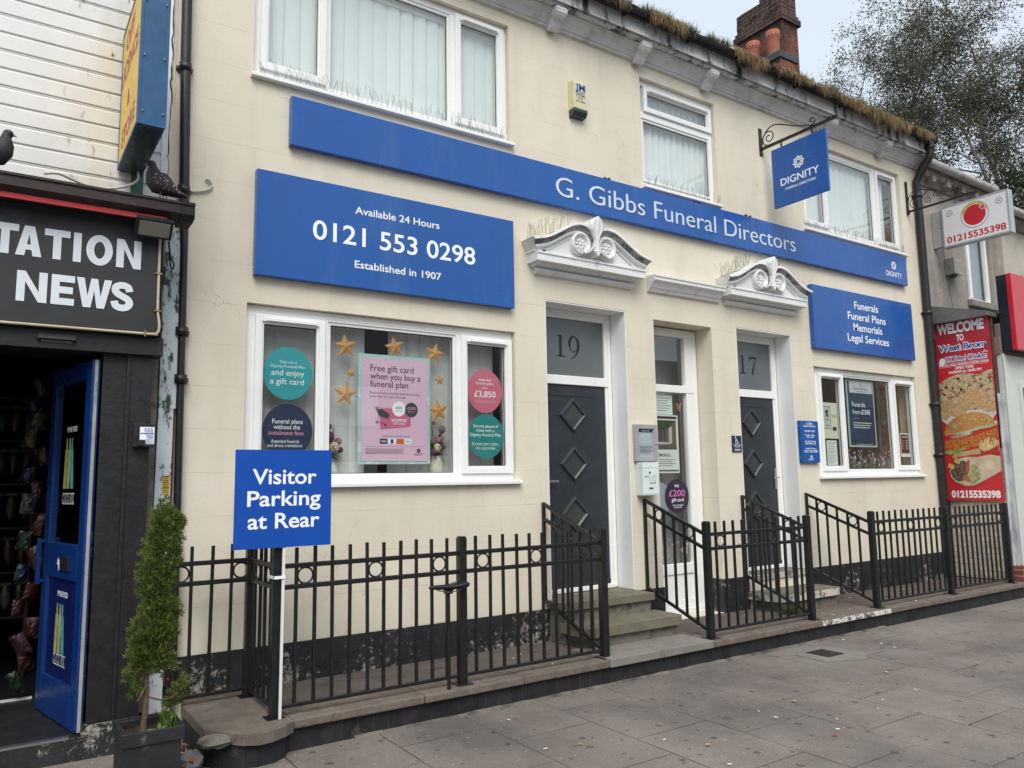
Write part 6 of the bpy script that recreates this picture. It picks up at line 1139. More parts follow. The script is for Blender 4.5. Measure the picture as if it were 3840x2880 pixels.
for i in range(18):
    c = r3.randrange(7); zz = -.30 + .118 * i + r3.uniform(-.02, .02); m = MB(); x = -3.93 + (.03 if i % 2 else -.035) + r3.uniform(-.02, .02); y = .76 + r3.uniform(-.04, .06); a = r3.uniform(-.5, .3); rot = Matrix.Rotation(a, 3, 'Y') @ Matrix.Rotation(r3.uniform(-.5, .5), 3, 'Z')
    w_, h_ = r3.uniform(.035, .05), r3.uniform(.055, .08); n = 7
    for sd in (-1, 1):
        g = [Vector((w_ * (2 * i_ / n - 1), sd * .018 * (1 - (2 * i_ / n - 1) ** 2) * (1 - (2 * j_ / n - 1) ** 4) + r3.uniform(-.003, .003), h_ * (2 * j_ / n - 1))) for j_ in range(n + 1) for i_ in range(n + 1)]
        m.add([Vector((x, y, zz)) + rot @ v for v in g], [(j_ * (n + 1) + i_, j_ * (n + 1) + i_ + 1, (j_ + 1) * (n + 1) + i_ + 1, (j_ + 1) * (n + 1) + i_)[::-sd] for j_ in range(n) for i_ in range(n)])
    tag(m.build('crisp_packet', GC[c]), 'crinkled %s crisp packet in the column beside the open blue door' % GN[c], 'crisp packet', 'crisp packets beside the blue door')
for i, (zz, h, lab, c1) in enumerate(((.55, .20, 'purple and yellow snack box at the top of the stack behind the door', (0.10, 0.03, 0.18)), (.28, .22, 'brown snack box with a yellow band in the stack behind the door', (0.07, 0.03, 0.02)), (.03, .22, 'red and yellow price marked box in the stack behind the door', (0.45, 0.02, 0.03)), (-.22, .22, 'dark red snack box at the bottom of the stack behind the door', (0.16, 0.015, 0.02)))):
    t = thing('snack_box', lab, 'box', (-3.60, .05, zz), 'snack boxes behind the door'); m = MB(); m.box(-3.655, -3.50, -.08, .25, zz, zz + h); m.build('carton', pm('carton_%d' % i, c1, 0.4, 0.15), t, bevel=.004); m = MB(); m.box(-3.656, -3.51, -.082, -.0805, zz + h * .55, zz + h * .86); m.box(-3.6575, -3.6555, -.08, .2, zz + h * .55, zz + h * .86); m.build('yellow_band', pm('carton_yellow', (0.55, 0.40, 0.03), 0.4, 0.1), t)
    m = MB(); m.box(-3.656, -3.52, -.082, -.0805, zz + h * .1, zz + h * .35); m.build('white_label', WHITE, t); m = MB(); m.text(('HFSS', 'HFSS', '£1.35', '£1.35')[i], P3(-3.65, -.0828, zz + h * .14), XZ, .05, .03, .02); m.build('lettering', INK, t)
# fittings
def flood(label, c, w_, h_, tilt, scale=1):
    t = thing('floodlight', label, 'floodlight', c, 'floodlights on the shopfront'); C = Vector(c); R_ = Matrix.Rotation(tilt, 3, 'X'); m = MB(); g = MB(); f = MB()
    m.box(-w_ / 2, w_ / 2, -.012, .03, -h_ / 2, h_ / 2)
    for k in range(9): m.box(-w_ * .4 + k * w_ * .1 - .004, -w_ * .4 + k * w_ * .1 + .004, .03, .045, -h_ * .4, h_ * .4)
    g.box(-w_ / 2 + .018, w_ / 2 - .018, -.0145, -.0125, -h_ / 2 + .016, h_ / 2 - .016); f.box(-.02, .02, .045, .12, -.012, .012)
    for mb, nm, mt in ((m, 'housing', BLK), (g, 'lamp_glass', pm('floodlight_glass', (0.23, 0.23, 0.19), 0.2, 0.1)), (f, 'arm', BLK)):
        mb.v = [tuple(C + R_ @ Vector(v)) for v in mb.v]; mb.build(nm, mt, t, bevel=.003)
flood('black floodlight fixed at the pilaster end of the charcoal fascia', (-3.408, -.46, 2.622), .215, .13, math.radians(42)); flood('grey floodlight under the fascia over the shop door', (-3.897, -.27, 1.872), .20, .12, math.radians(66))
kb = thing('key_box', 'black key box with a padlock and white locksmith label on the shop jamb', 'key box', (-3.39, -.28, 1.24))
m = MB(); m.box(-3.455, -3.328, -.305, -.256, 1.243, 1.392); m.build('box', BLK, kb, bevel=.004); m = MB(); m.box(-3.418, -3.334, -.308, -.3055, 1.262, 1.37); m.build('label', WHITE, kb)
m = MB(); m.text('S.S.S.', P3(-3.392, -.309, 1.345), XZ, .052, .019, .02); m.text('STANDARD', P3(-3.392, -.309, 1.336), XZ, .052, .006, .01); m.rect((0, -.309, 0), XZ, -3.415, -3.337, 1.326, 1.332)
for k in range(4): m.rect((0, -.309, 0), XZ, -3.385 + .004 * k, -3.34, 1.318 - .007 * k, 1.321 - .007 * k)
for k in range(3): m.text(('07887554', '0396679', '0904698')[k], P3(-3.385, -.309, 1.285 - .010 * k), XZ, .046, .007, .01)
m.build('lettering', BLUT, kb)
m = MB(); m.box(-3.432, -3.388, -.322, -.3095, 1.252, 1.288); m.tube(catmull([(-3.425, -.315, 1.285), (-3.437, -.315, 1.30), (-3.437, -.315, 1.318), (-3.428, -.312, 1.325)], 4), .004, 6); m.build('padlock', GUT, kb)
ysx = thing('yellow_sticker', 'small yellow advertising sticker on the peeling pilaster above the conifer', 'sticker', (-3.21, -.062, .94)); m = MB(); m.box(-3.234, -3.189, -.0625, -.0605, .940, 1.067); m.build('sheet', pm('yellow_sticker_paper', (0.62, 0.40, 0.02), 0.5, 0.1), ysx); m = MB(); rz = random.Random(3)
for k in range(9): m.rect((0, -.0631, 0), XZ, -3.231, -3.193 - rz.uniform(0, .006), 1.056 - k * .0125, 1.060 - k * .0125 + (.003 if k % 3 == 0 else 0))
m.build('small_print', INK, ysx)
m = MB(); m.tube(catmull([(-3.31, -.40, 2.56), (-3.29, -.34, 2.50), (-3.27, -.25, 2.46), (-3.25, -.2, 2.44), (-3.235, -.18, 2.47), (-3.25, -.17, 2.52), (-3.275, -.2, 2.55)], 6), .006, 7); tag(m.build('black_cable', BLK), 'loop of black cable hanging below the floodlight on the pilaster', 'cable')

# ---------------------------------------------------------------- pigeons
def loft(mb, st_, n=12, m=0):
    """st_: (centre, half-width, half-height, forward)"""
    vs = []
    for c, w_, h_, f in st_:
        f = Vector(f).normalized(); u = Vector((0, 0, 1)); s = f.cross(u); s = s.normalized() if s.length > .05 else Vector((1, 0, 0)); u2 = s.cross(f)
        vs += [Vector(c) + s * (w_ * math.cos(2 * math.pi * j / n)) + u2 * (h_ * math.sin(2 * math.pi * j / n)) for j in range(n)]
    mb.add(vs, [(i * n + j, i * n + (j + 1) % n, (i + 1) * n + (j + 1) % n, (i + 1) * n + j) for i in range(len(st_) - 1) for j in range(n)], m, True); mb.add(vs[:n], [tuple(range(n))], m); mb.add(vs[-n:], [tuple(range(n - 1, -1, -1))], m)
def pigeon(label, pos, yaw, turn):
    """body faces +x before yaw; head turned by turn"""
    t = thing('pigeon', label, 'pigeon', pos, 'pigeons on the shop gutter'); B = MB()
    loft(B, [((-.155, 0, .030), .020, .004, (1, 0, .3)), ((-.115, 0, .044), .026, .010, (1, 0, .35)), ((-.075, 0, .066), .036, .030, (1, 0, .4)), ((-.03, 0, .090), .048, .060, (1, 0, .5)), ((.015, 0, .112), .051, .074, (1, 0, .7)), ((.045, 0, .140), .046, .062, (.7, 0, 1)), ((.056, 0, .170), .036, .046, (.3, 0, 1)), ((.056, 0, .198), .026, .031, (.1, 0, 1)), ((.058, 0, .222), .021, .022, (.2, 0, 1)), ((.060, 0, .240), .016, .017, (.2, 0, 1)), ((.060, 0, .249), .006, .006, (.2, 0, 1))])
    hd = MB(); hd.ell((.066, 0, .229), (.028, .021, .024), 12, 9); bk = MB(); loft(bk, [((.083, 0, .228), .008, .009, (1, 0, -.2)), ((.096, 0, .224), .005, .006, (1, 0, -.3)), ((.108, 0, .217), .002, .003, (1, 0, -.6))], 8); bk.ell((.087, 0, .234), (.006, .006, .005), 8, 6)
    ey = MB()
    for s in (-1, 1): ey.ell((.072, s * .0175, .233), (.004, .003, .004), 8, 6)
    wg = MB()
    for s in (-1, 1):
        loft(wg, [((.035, s * .046, .128), .008, .026, (-1, 0, -.4)), ((0, s * .053, .108), .010, .040, (-1, 0, -.45)), ((-.05, s * .047, .080), .009, .034, (-1, 0, -.4)), ((-.10, s * .032, .056), .007, .018, (-1, 0, -.35)), ((-.14, s * .015, .040), .004, .007, (-1, 0, -.3))], 10)
    ft = MB()
    for s in (-1, 1):
        ft.tube([(-.005, s * .022, .062), (.0, s * .022, .006)], .0045, 7)
        for a in (-.5, 0, .5, 3.14): ft.tube([(.0, s * .022, .006), (.028 * math.cos(a), s * .022 + .028 * math.sin(a), .003)], .003, 6)
    Rz = Matrix.Rotation(yaw, 3, 'Z'); Rt = Matrix.Rotation(turn, 3, 'Z'); P = Vector(pos); pv = Vector((.065, 0, 0))
    for mb, nm, mt, tw in ((B, 'body', PIGN, 0), (wg, 'wing', PIGW, 0), (hd, 'head', PIGH, 1), (bk, 'beak', BEAK, 1), (ey, 'eye', EYE, 1), (ft, 'foot', PFOOT, 0)):
        if nm in ('body', 'wing', 'beak', 'eye', 'foot', 'head'):
            out = []
            for v in mb.v:
                q = Vector((v[0] * 1.0, v[1] * 1.35, v[2] * 1.06))
                if tw: q = pv + Rt @ (q - pv)
                out.append(tuple(P + Rz @ q))
            mb.v = out
        if nm == 'head': BB = mb; continue
        if nm == 'body': body = mb; continue
        globals()['_' + nm] = (mb, mt)
    body.add(BB.v, BB.f, 0, True); bo = body.build('body', PIGN, t)
    for nm in ('beak', 'eye', 'foot', 'wing'): mb, mt = globals()['_' + nm]; mb.build(nm, mt, t)
pigeon('plump dark pigeon with speckled wings perched at the end of the brown gutter', (-3.372, -.44, 2.815), math.radians(156), math.radians(30))
pigeon('dark pigeon perched further along the brown gutter with its head in profile', (-4.275, -.44, 2.815), math.radians(-8), math.radians(0))

# ---------------------------------------------------------------- the neighbour beyond the second downpipe
nb = thing('takeaway_building', 'grey roughcast terrace building with a projecting shopfront beyond the parlour', 'building', (9.5, 0, -.59))
wx0, wx1, wz0, wz1 = 8.0, 8.80, 3.60, 4.85
m = MB(); m.quad((6.753, .0, 2.9), (wx0, .0, 2.9), (wx0, .0, 5.30), (6.753, .0, 5.30)); m.quad((wx1, 0, 2.9), (9.12, 0, 2.9), (9.12, 0, 5.30), (wx1, 0, 5.30)); m.quad((wx0, 0, 2.9), (wx1, 0, 2.9), (wx1, 0, wz0), (wx0, 0, wz0)); m.quad((wx0, 0, wz1), (wx1, 0, wz1), (wx1, 0, 5.3), (wx0, 0, 5.3))
m.quad((wx0, 0, wz0), (wx0, 0, wz1), (wx0, .2, wz1), (wx0, .2, wz0)); m.quad((wx1, 0, wz1), (wx1, 0, wz0), (wx1, .2, wz0), (wx1, .2, wz1)); m.quad((wx0, 0, wz1), (wx1, 0, wz1), (wx1, .2, wz1), (wx0, .2, wz1)); m.quad((6.753, 8, 2), (9.12, 8, 2), (9.12, 8, 5.3), (6.753, 8, 5.3)); m.build('wall', ROUGHC, nb)
m = MB(); m.box(9.121, 16, -.05, 7, -.59, 5.05); m.build('pale_wall', ROUGH2, nb)
m = MB(); m.stroke((0, -.003, 0), XZ, [(7.36, 4.33), (7.37, 4.1), (7.36, 3.88), (7.40, 3.75), (7.44, 3.66), (7.46, 3.52), (7.50, 3.42)], .010); m.build('crack', NUMB, nb)
f = MB(); f.ring(wx0 + .002, wx1 - .002, wz0 + .002, wz1 - .002, .06, .05, .11); f.box(8.16, 8.235, .045, .105, wz0 + .062, wz1 - .062); wn = f.build('window', UPVC, nb, bevel=.004)
p = MB(); p.quad((wx0, .085, wz0), (wx1, .085, wz0), (wx1, .085, wz1), (wx0, .085, wz1)); p.build('pane', GLASS, wn); p = MB(); p.quad((wx0, .17, wz0), (wx1, .17, wz0), (wx1, .17, wz1), (wx0, .17, wz1)); p.build('curtain', pm('grey_green_curtain', (0.26, 0.33, 0.33), 0.8, 0.12, 6), wn); p = MB(); p.box(wx0 - .06, wx1 + .06, -.07, .05, wz0 - .10, wz0 + .001); p.build('sill', STONE, wn, bevel=.01)
m = MB(); m.tube([(6.70, -.215, 5.425), (8.58, -.215, 5.395)], .062, 14); m.tube([(8.56, -.215, 5.395), (8.64, -.215, 5.39)], .075, 14); m.tube([(8.9, -.27, 5.13), (16, -.27, 5.10)], .062, 14)
for x in (7.15, 7.95, 8.45): m.tube([(x, -.285, 5.43), (x, -.215, 5.345), (x, -.10, 5.40)], .010, 6)
m.build('gutter', GREYG, nb)
m = MB(); m.prof([(0, 5.16), (-.03, 5.17), (-.05, 5.22), (-.09, 5.26), (-.13, 5.27), (-.15, 5.33), (-.15, 5.40), (0, 5.40)], 6.755, 9.11); m.prof([(-.05, 4.92), (-.10, 4.94), (-.14, 5.0), (-.20, 5.03), (-.20, 5.1), (-.05, 5.1)], 9.13, 16)
for x in [6.9 + .42 * k for k in range(6)]: m.box(x, x + .10, -.16, -.02, 5.20, 5.30)
m.build('eaves_moulding', pm('mossy_eaves', (0.23, 0.21, 0.18), 0.85, 0.25, 6, bump=0.4, dirt=((0.08, 0.075, 0.06), 7, 0.5, 0.7)), nb)
m = MB(); m.quad((6.753, -.25, 5.45), (9.13, -.25, 5.45), (9.13, 4, 8.1), (6.753, 4, 8.1)); m.quad((9.1, -.3, 5.15), (16, -.3, 5.15), (16, 4, 7.8), (9.1, 4, 7.8)); m.quad((6.753, 8, 5.3), (6.753, 4, 8.1), (16, 4, 7.9), (16, 8, 5.2)); m.build('roof', SLATE, nb)
m = MB(); m.prism([(6.80, .0, 3.36), (6.80, -.04, 3.36), (6.80, -.76, 3.16), (6.80, -.76, 3.10), (6.80, 0, 3.10)], (9, 0, 0)); m.build('shopfront_roof', LEAD, nb)
m = MB(); m.box(6.945, 7.0, -.74, .0, -.40, 1.32); m.build('side_wall', BRICKW, nb); m = MB(); m.box(6.95, 7.0, -.735, 0, 1.3205, 3.10); m.build('upper_side_wall', BRICKD, nb); m = MB(); m.box(6.925, 7.005, -.752, -.7405, -.22, 2.05); m.box(6.985, 7.0055, -.80, -.752, -.22, 2.05); m.build('corner_flashing', flake2('silver_peeling_strip', (0.55, 0.57, 0.58), (0.30, 0.31, 0.33), 9, .45, .62, .45, (1, 1, .3), .6), nb)
m = MB(); m.box(6.89, 8.6, -.868, -.70, -.59, -.205); m.build('brick_base', BRICKB, nb)
m = MB(); x = 7.006
while x < 10: m.box(x + .002, x + .088, -.815, -.74, -.19, 2.575); x += .09
m.box(7.0, 7.03, -.83, -.8155, -.2045, 2.58); m.box(7.006, 10, -.80, -.76, -.2045, 2.57); m.build('shutter_board', SHUT, nb, bevel=.003)
m = MB(); m.ring(7.36, 8.4, .2, 2.2, .06, -.85, -.8155); m.build('shop_window_frame', SHUT, nb); m = MB(); m.quad((7.42, -.835, .26), (8.34, -.835, .26), (8.34, -.835, 2.14), (7.42, -.835, 2.14)); m.build('shop_pane', DARKG, nb)
m = MB(); m.box(7.02, 10, -.80, -.74, 2.58, 3.0); m.box(6.99, 7.0195, -.80, -.70, 2.576, 2.82); m.build('sign_backing', pm('weathered_ply', (0.20, 0.165, 0.135), 0.8, 0.2), nb)
rb = thing('red_shop_sign', 'glossy red box sign with a black end over the pale boarded shopfront', 'sign', (8.5, -.88, 2.62))
m = MB(); m.box(7.05, 10, -.93, -.80, 2.622, 3.655); m.build('black_end', BLKG, rb, bevel=.004); m = MB(); m.box(7.045, 10, -.992, -.9305, 2.618, 3.66); m.build('red_face', REDG, rb, bevel=.006)
na = thing('grey_alarm_box', 'weathered grey alarm box with a blue lens on the roughcast wall', 'alarm box', (7.46, -.07, 3.88))
m = MB(); m.prism([(7.35, -.135, 3.90), (7.575, -.135, 3.90), (7.575, -.135, 4.135), (7.35, -.135, 4.135)], (0, .13, 0)); m.build('housing', pm('grimy_alarm_plastic', (0.40, 0.38, 0.34), 0.5, 0.2, 8, dirt=((0.22, 0.2, 0.17), 6, .5, .7)), na, bevel=.006); m = MB(); m.lathe([(.03, -.04), (.04, -.03), (.04, .0)], (7.46, -.07, 3.90), 14); m.build('lens', pm('blue_lens', (0.03, 0.05, 0.10), 0.3, 0.1), na)
# illuminated box sign and its iron bracket
bk_ = thing('scroll_bracket', 'black wrought iron scroll bracket on the parlour corner holding the takeaway box sign', 'bracket', (6.43, -.4, 4.65))
m = MB(); X = 6.43; m.box(X - .014, X + .014, -.028, -.002, 4.64, 5.13); m.box(X - .012, X + .012, -.96, -.03, 4.672, 4.698); m.box(X - .02, X + .02, -.035, -.002, 4.66, 4.715)
def yz(pts, r): m.tube([(X, -a, b) for a, b in pts], r, 7)
yz([(v.x, v.y) for v in catmull([(.03, 4.70, 0), (.025, 4.80, 0), (.06, 4.92, 0), (.14, 4.97, 0), (.20, 4.965, 0)], 6)], .0065); yz([(v.x, v.y) for v in catmull([(.20, 4.965, 0), (.36, 4.90, 0), (.52, 4.83, 0), (.62, 4.80, 0), (.70, 4.82, 0), (.71, 4.87, 0), (.68, 4.885, 0), (.665, 4.865, 0)], 6)], .006)
yz(spiral((.12, 4.80), .075, .015, math.radians(250), math.radians(250 - 500), 36), .006); yz(spiral((.29, 4.775), .055, .012, math.radians(-60), math.radians(-60 + 480), 30), .006); yz(spiral((.44, 4.82), .06, .012, math.radians(200), math.radians(200 - 470), 30), .006); yz([(v.x, v.y) for v in catmull([(.24, 4.71, 0), (.22, 4.80, 0), (.29, 4.90, 0), (.40, 4.90, 0), (.485, 4.84, 0)], 6)], .006)
m.build('iron_scrolls', IRON, bk_)
m = MB(); m.tube(catmull([(7.0, -.62, 4.82), (6.83, -.62, 4.80), (6.62, -.61, 4.72), (6.44, -.60, 4.69)], 5), .006, 6); m.build('hanger', IRON, bk_)
lx = thing('takeaway_box_sign', 'white box sign with a red telephone number and round red badge jutting over the pavement', 'sign', (7.1, -.6, 4.23))
m = MB(); m.box(7.056, 7.17, -1.058, -.16, 4.213, 4.82); m.ring_ = 0
for a in ((-1.058, -1.030, 4.213, 4.82), (-.185, -.16, 4.213, 4.82), (-1.030, -.185, 4.213, 4.240), (-1.030, -.185, 4.795, 4.82)): m.box(7.048, 7.0555, a[0], a[1], a[2], a[3])
m.box(7.075, 7.15, -.16, -.005, 4.25, 4.79); m.build('casing', SILV, lx, bevel=.004)
m = MB(); m.box(7.052, 7.0555, -1.030, -.185, 4.240, 4.795); m.build('face', pm('milky_sign_face', (0.74, 0.74, 0.75), 0.35, 0.03, 2), lx)
m = MB(); xx = 7.0512; m.text('01215535398', P3(xx, -.212, 4.272), YZ, .785, .088, .03); m.disc((xx - .0006, -.61, 4.588), YZ, .150, .150); m.build('red_print', REDP, lx)
m = MB(); O = (xx, -.61, 4.588); m.disc((xx - .0001, -.61, 4.588), YZ, .186, .186, n=48); m.build('badge_outline', INK, lx)
m = MB(); m.disc((xx - .0003, -.61, 4.588), YZ, .179, .179, n=48); m.build('badge_rim', pm('badge_white', (0.76, 0.76, 0.77), 0.35, 0.03), lx)
m = MB(); a_ = [math.radians(12 + 156 * k / 24) for k in range(25)]; m.poly((xx - .0009, -.61, 4.588), YZ, [(.179 * math.cos(t), .179 * math.sin(t)) for t in a_] + [(.142 * math.cos(t), .142 * math.sin(t)) for t in a_[::-1]]); m.build('badge_band', pm('badge_yellow', (0.70, 0.52, 0.14), 0.4, 0.05), lx)
m = MB(); word = 'ORIGINAL TASTE'
for i, c in enumerate(word):
    if c == ' ': continue
    t = math.radians(155 - 130 * i / (len(word) - 1)); rr = .150; rt = (YZ[0] * math.sin(t) - YZ[1] * math.cos(t), YZ[0] * math.cos(t) + YZ[1] * math.sin(t)); m.text(c, Vector((xx - .0013, -.61, 4.588)) + YZ[0] * (rr * math.cos(t)) + YZ[1] * (rr * math.sin(t)), rt, None, .020, .02, align='c')
for cy, cz in ((-.275, 4.70), (-.935, 4.69)):
    m.stroke((xx - .0003, cy, cz), YZ, [((.042 + .004 * (k % 2)) * math.cos(k * math.pi / 16), (.042 + .004 * (k % 2)) * math.sin(k * math.pi / 16)) for k in range(32)], .004, True); m.stroke((xx - .0003, cy, cz), YZ, [(.031 * math.cos(k * math.pi / 12), .031 * math.sin(k * math.pi / 12)) for k in range(24)], .003, True); m.rect((xx - .0003, cy, cz), YZ, -.014, .014, -.006, .005)
m.build('dark_print', INK, lx)
m = MB(); hp = [(0, -.05), (.045, .0), (.048, .028), (.03, .042), (.012, .036), (0, .02), (-.012, .036), (-.03, .042), (-.048, .028), (-.045, .0)]; m.poly((xx - .0016, -.72, 4.665), YZ, [(a * .8, b * .8) for a, b in hp]); m.build('heart_outline', pm('heart_white', (0.78, 0.76, 0.75), 0.4, 0.03), lx); m = MB(); m.poly((xx - .0020, -.72, 4.665), YZ, [(a * .62, b * .62) for a, b in hp]); m.build('heart', REDP, lx)
# banner
bn = thing('food_banner', 'tall red takeaway banner with pizza, fried chicken, a burger and a wrap printed on it', 'banner', (6.9, -.36, .62))
m = MB(); m.box(6.902, 6.915, -.722, -.0, .623, 2.62); m.build('board', BANR, bn); m = MB(); m.box(6.9015, 6.915, -.722, -.0, 2.6205, 3.135); m.build('upper_board', BANR2, bn)
m = MB(); xx = 6.9008; m.text('WELCOME', P3(xx, -.040, 2.950), YZ, .625, .130, .045); m.text('TO', P3(xx, -.293, 2.828), YZ, .098, .082, .04); m.text('CHICKEN | PIZZA | BURGERS | DONNER | PANINI', P3(xx, -.030, 2.487), YZ, .655, .026, .02); m.text('OPEN TIME:', P3(xx, -.240, 2.430), YZ, .250, .034, .025); m.text('10:00AM to 10:00 PM', P3(xx, -.150, 2.380), YZ, .435, .034, .025); m.text('01215535398', P3(xx, -.050, .668), YZ, .632, .088, .045)
m.text('West Brom', P3(xx - .0002, -.030, 2.698), YZ, .648, .090, .085); m.text('UK Fried Chicken', P3(xx - .0002, -.112, 2.550), YZ, .56, .066, .085, shear=.12); m.rect((xx, 0, 0), YZ, .03, .68, 2.521, 2.524); m.rect((xx, 0, 0), YZ, .03, .68, 2.474, 2.477); m.poly((xx - .0002, 0, 0), YZ, [(.035, 2.50), (.03, 2.55), (.05, 2.60), (.09, 2.61), (.115, 2.59), (.11, 2.53), (.08, 2.505)]); m.stroke((xx, 0, 0), YZ, catmull([(.60, 2.63, 0), (.63, 2.622, 0), (.645, 2.65, 0), (.66, 2.625, 0), (.69, 2.64, 0)], 4), .006); m.build('white_lettering', WHITE, bn)
m = MB(); m.text('West Brom', P3(xx - .0008, -.037, 2.702), YZ, .634, .083, .022); m.text('UK Fried Chicken', P3(xx - .0008, -.118, 2.555), YZ, .548, .058, .015, shear=.12); m.build('blue_lettering', BLUT, bn)
def food(name, c, pts, dx, var=.35, vs=45, dirt=None, dirt2=None, bump=.3):
    m = MB(); m.poly((xx - dx, 0, 0), YZ, pts); return m.build(name, pm('printed_' + name, c, 0.5, var, vs, dirt=dirt, dirt2=dirt2), bn)
W_ = .7205
food('pizza', (0.52, 0.42, 0.24), [(.002, 2.245), (.06, 2.285), (.15, 2.33), (.25, 2.357), (.36, 2.365), (.48, 2.345), (.56, 2.32), (.60, 2.345), (.66, 2.375), (.70, 2.38), (W_, 2.37), (W_, 1.80), (.002, 1.80)], .0001, .5, 30, ((0.30, 0.07, 0.04), 16, .55, .6), ((0.03, 0.03, 0.022), 24, .62, .65))
m = MB(); rp = random.Random(6)
for k in range(46): a = rp.uniform(.03, .70); b = rp.uniform(1.98, 2.32 if .1 < a < .6 else 2.25); r_ = rp.uniform(.010, .024); m.disc((xx - .00015 - k * .000004, -a, b), YZ, r_ * .8, r_, n=9, m=k % 4)
m.build('pizza_topping', [pm('printed_olive', (0.02, 0.02, 0.02), 0.5, 0.1), pm('printed_cheese', (0.62, 0.56, 0.38), 0.5, 0.1), pm('printed_pepper', (0.14, 0.22, 0.07), 0.5, 0.1), pm('printed_ham', (0.42, 0.14, 0.10), 0.5, 0.1)], bn)
food('plate', (0.60, 0.60, 0.58), [(.0, 1.74), (.06, 1.68), (.2, 1.64), (.5, 1.64), (.66, 1.70), (W_, 1.78), (W_, 1.84), (.0, 1.86)], .0004, .06, 5)
for k, (u, v, a, b) in enumerate(((.10, 1.92, .11, .10), (.22, 1.86, .13, .085), (.38, 2.0, .13, .10), (.36, 1.93, .12, .09), (.54, 1.95, .10, .10), (.62, 1.90, .10, .09), (.69, 1.86, .035, .06), (.06, 1.80, .06, .06), (.47, 2.07, .11, .06))): food('fried_chicken', (0.52 + .03 * (k % 3), 0.35, 0.17), [(min(W_, max(0.001, u + a * (1 + .10 * math.sin(5 * t + k)) * math.cos(t))), v + b * (1 + .1 * math.cos(4 * t + k)) * math.sin(t)) for t in [i * math.pi / 14 for i in range(28)]], .0005 + .00008 * k, .45, 55, ((0.30, 0.17, 0.06), 40, .57, .66))
food('burger_base', (0.52, 0.36, 0.16), [(.10, 1.21), (.30, 1.235), (.48, 1.25), (.48, 1.33), (.30, 1.30), (.13, 1.27)], .0014, .2, 10)
food('burger_fillet', (0.52, 0.17, 0.03), [(.01, 1.36), (.05, 1.30), (.18, 1.29), (.32, 1.33), (.45, 1.36), (.60, 1.42), (W_, 1.47), (W_, 1.59), (.60, 1.56), (.45, 1.51), (.25, 1.47), (.10, 1.46), (.02, 1.44)], .0016, .6, 40, ((0.16, 0.03, 0.008), 28, .55, .62))
food('salad', (0.26, 0.33, 0.10), [(.0, 1.29), (.06, 1.25), (.13, 1.27), (.20, 1.26), (.24, 1.31), (.30, 1.33), (.26, 1.355), (.18, 1.32), (.06, 1.315)], .0018, .5, 25, ((0.45, 0.48, 0.25), 15, .5, .6)); food('onion', (0.52, 0.26, 0.28), [(.09, 1.505), (.12, 1.475), (.25, 1.485), (.38, 1.52), (.40, 1.55), (.25, 1.535)], .0018, .15, 20)
food('lettuce', (0.42, 0.48, 0.22), [(.11, 1.53), (.2, 1.53), (.26, 1.52), (.36, 1.52), (.37, 1.555), (.50, 1.585), (.62, 1.60), (W_, 1.635), (W_, 1.69), (.5, 1.65), (.2, 1.57)], .0020, .5, 28, ((0.55, 0.58, 0.42), 18, .5, .58)); food('bun', (0.52, 0.24, 0.07), [(.03, 1.51), (.13, 1.535), (.30, 1.575), (.50, 1.625), (.69, 1.64), (.68, 1.71), (.62, 1.775), (.52, 1.81), (.40, 1.825), (.27, 1.80), (.14, 1.74), (.05, 1.65), (.022, 1.57)], .0022, .35, 3, ((0.50, 0.26, 0.08), 4, .45, .7))
m = MB()
for k in range(44): u = rp.uniform(.12, .64); v = 1.80 - (abs(u - .40) * .42) ** 1.2 - rp.uniform(.01, .13); m.disc((xx - .0026, -u, v), YZ, .0075, .0105, n=8)
m.build('sesame_seed', pm('printed_sesame', (0.60, 0.50, 0.32), 0.5, 0.05), bn)
food('fries_carton', (0.45, 0.025, 0.03), [(.47, 1.33), (.50, 1.22), (.705, 1.25), (W_, 1.37), (.60, 1.30), (.52, 1.28)], .0030, .1, 5)
m = MB()
for k in range(34): u = .47 + .0072 * k + rp.uniform(-.01, .01); v = 1.27 + rp.uniform(0, .03); h_ = rp.uniform(.09, .19) * (1 - .3 * abs(k / 34 - .35)); d_ = rp.uniform(-.04, .04); m.poly((xx - .0027 - k * .000006, 0, 0), YZ, [(u, v), (min(u + .016, W_), v), (min(u + .016 + d_, W_), v + h_), (min(u + d_, W_ - .01), v + h_)])
m.build('fries', pm('printed_fries', (0.64, 0.52, 0.22), 0.5, 0.3, 25), bn)
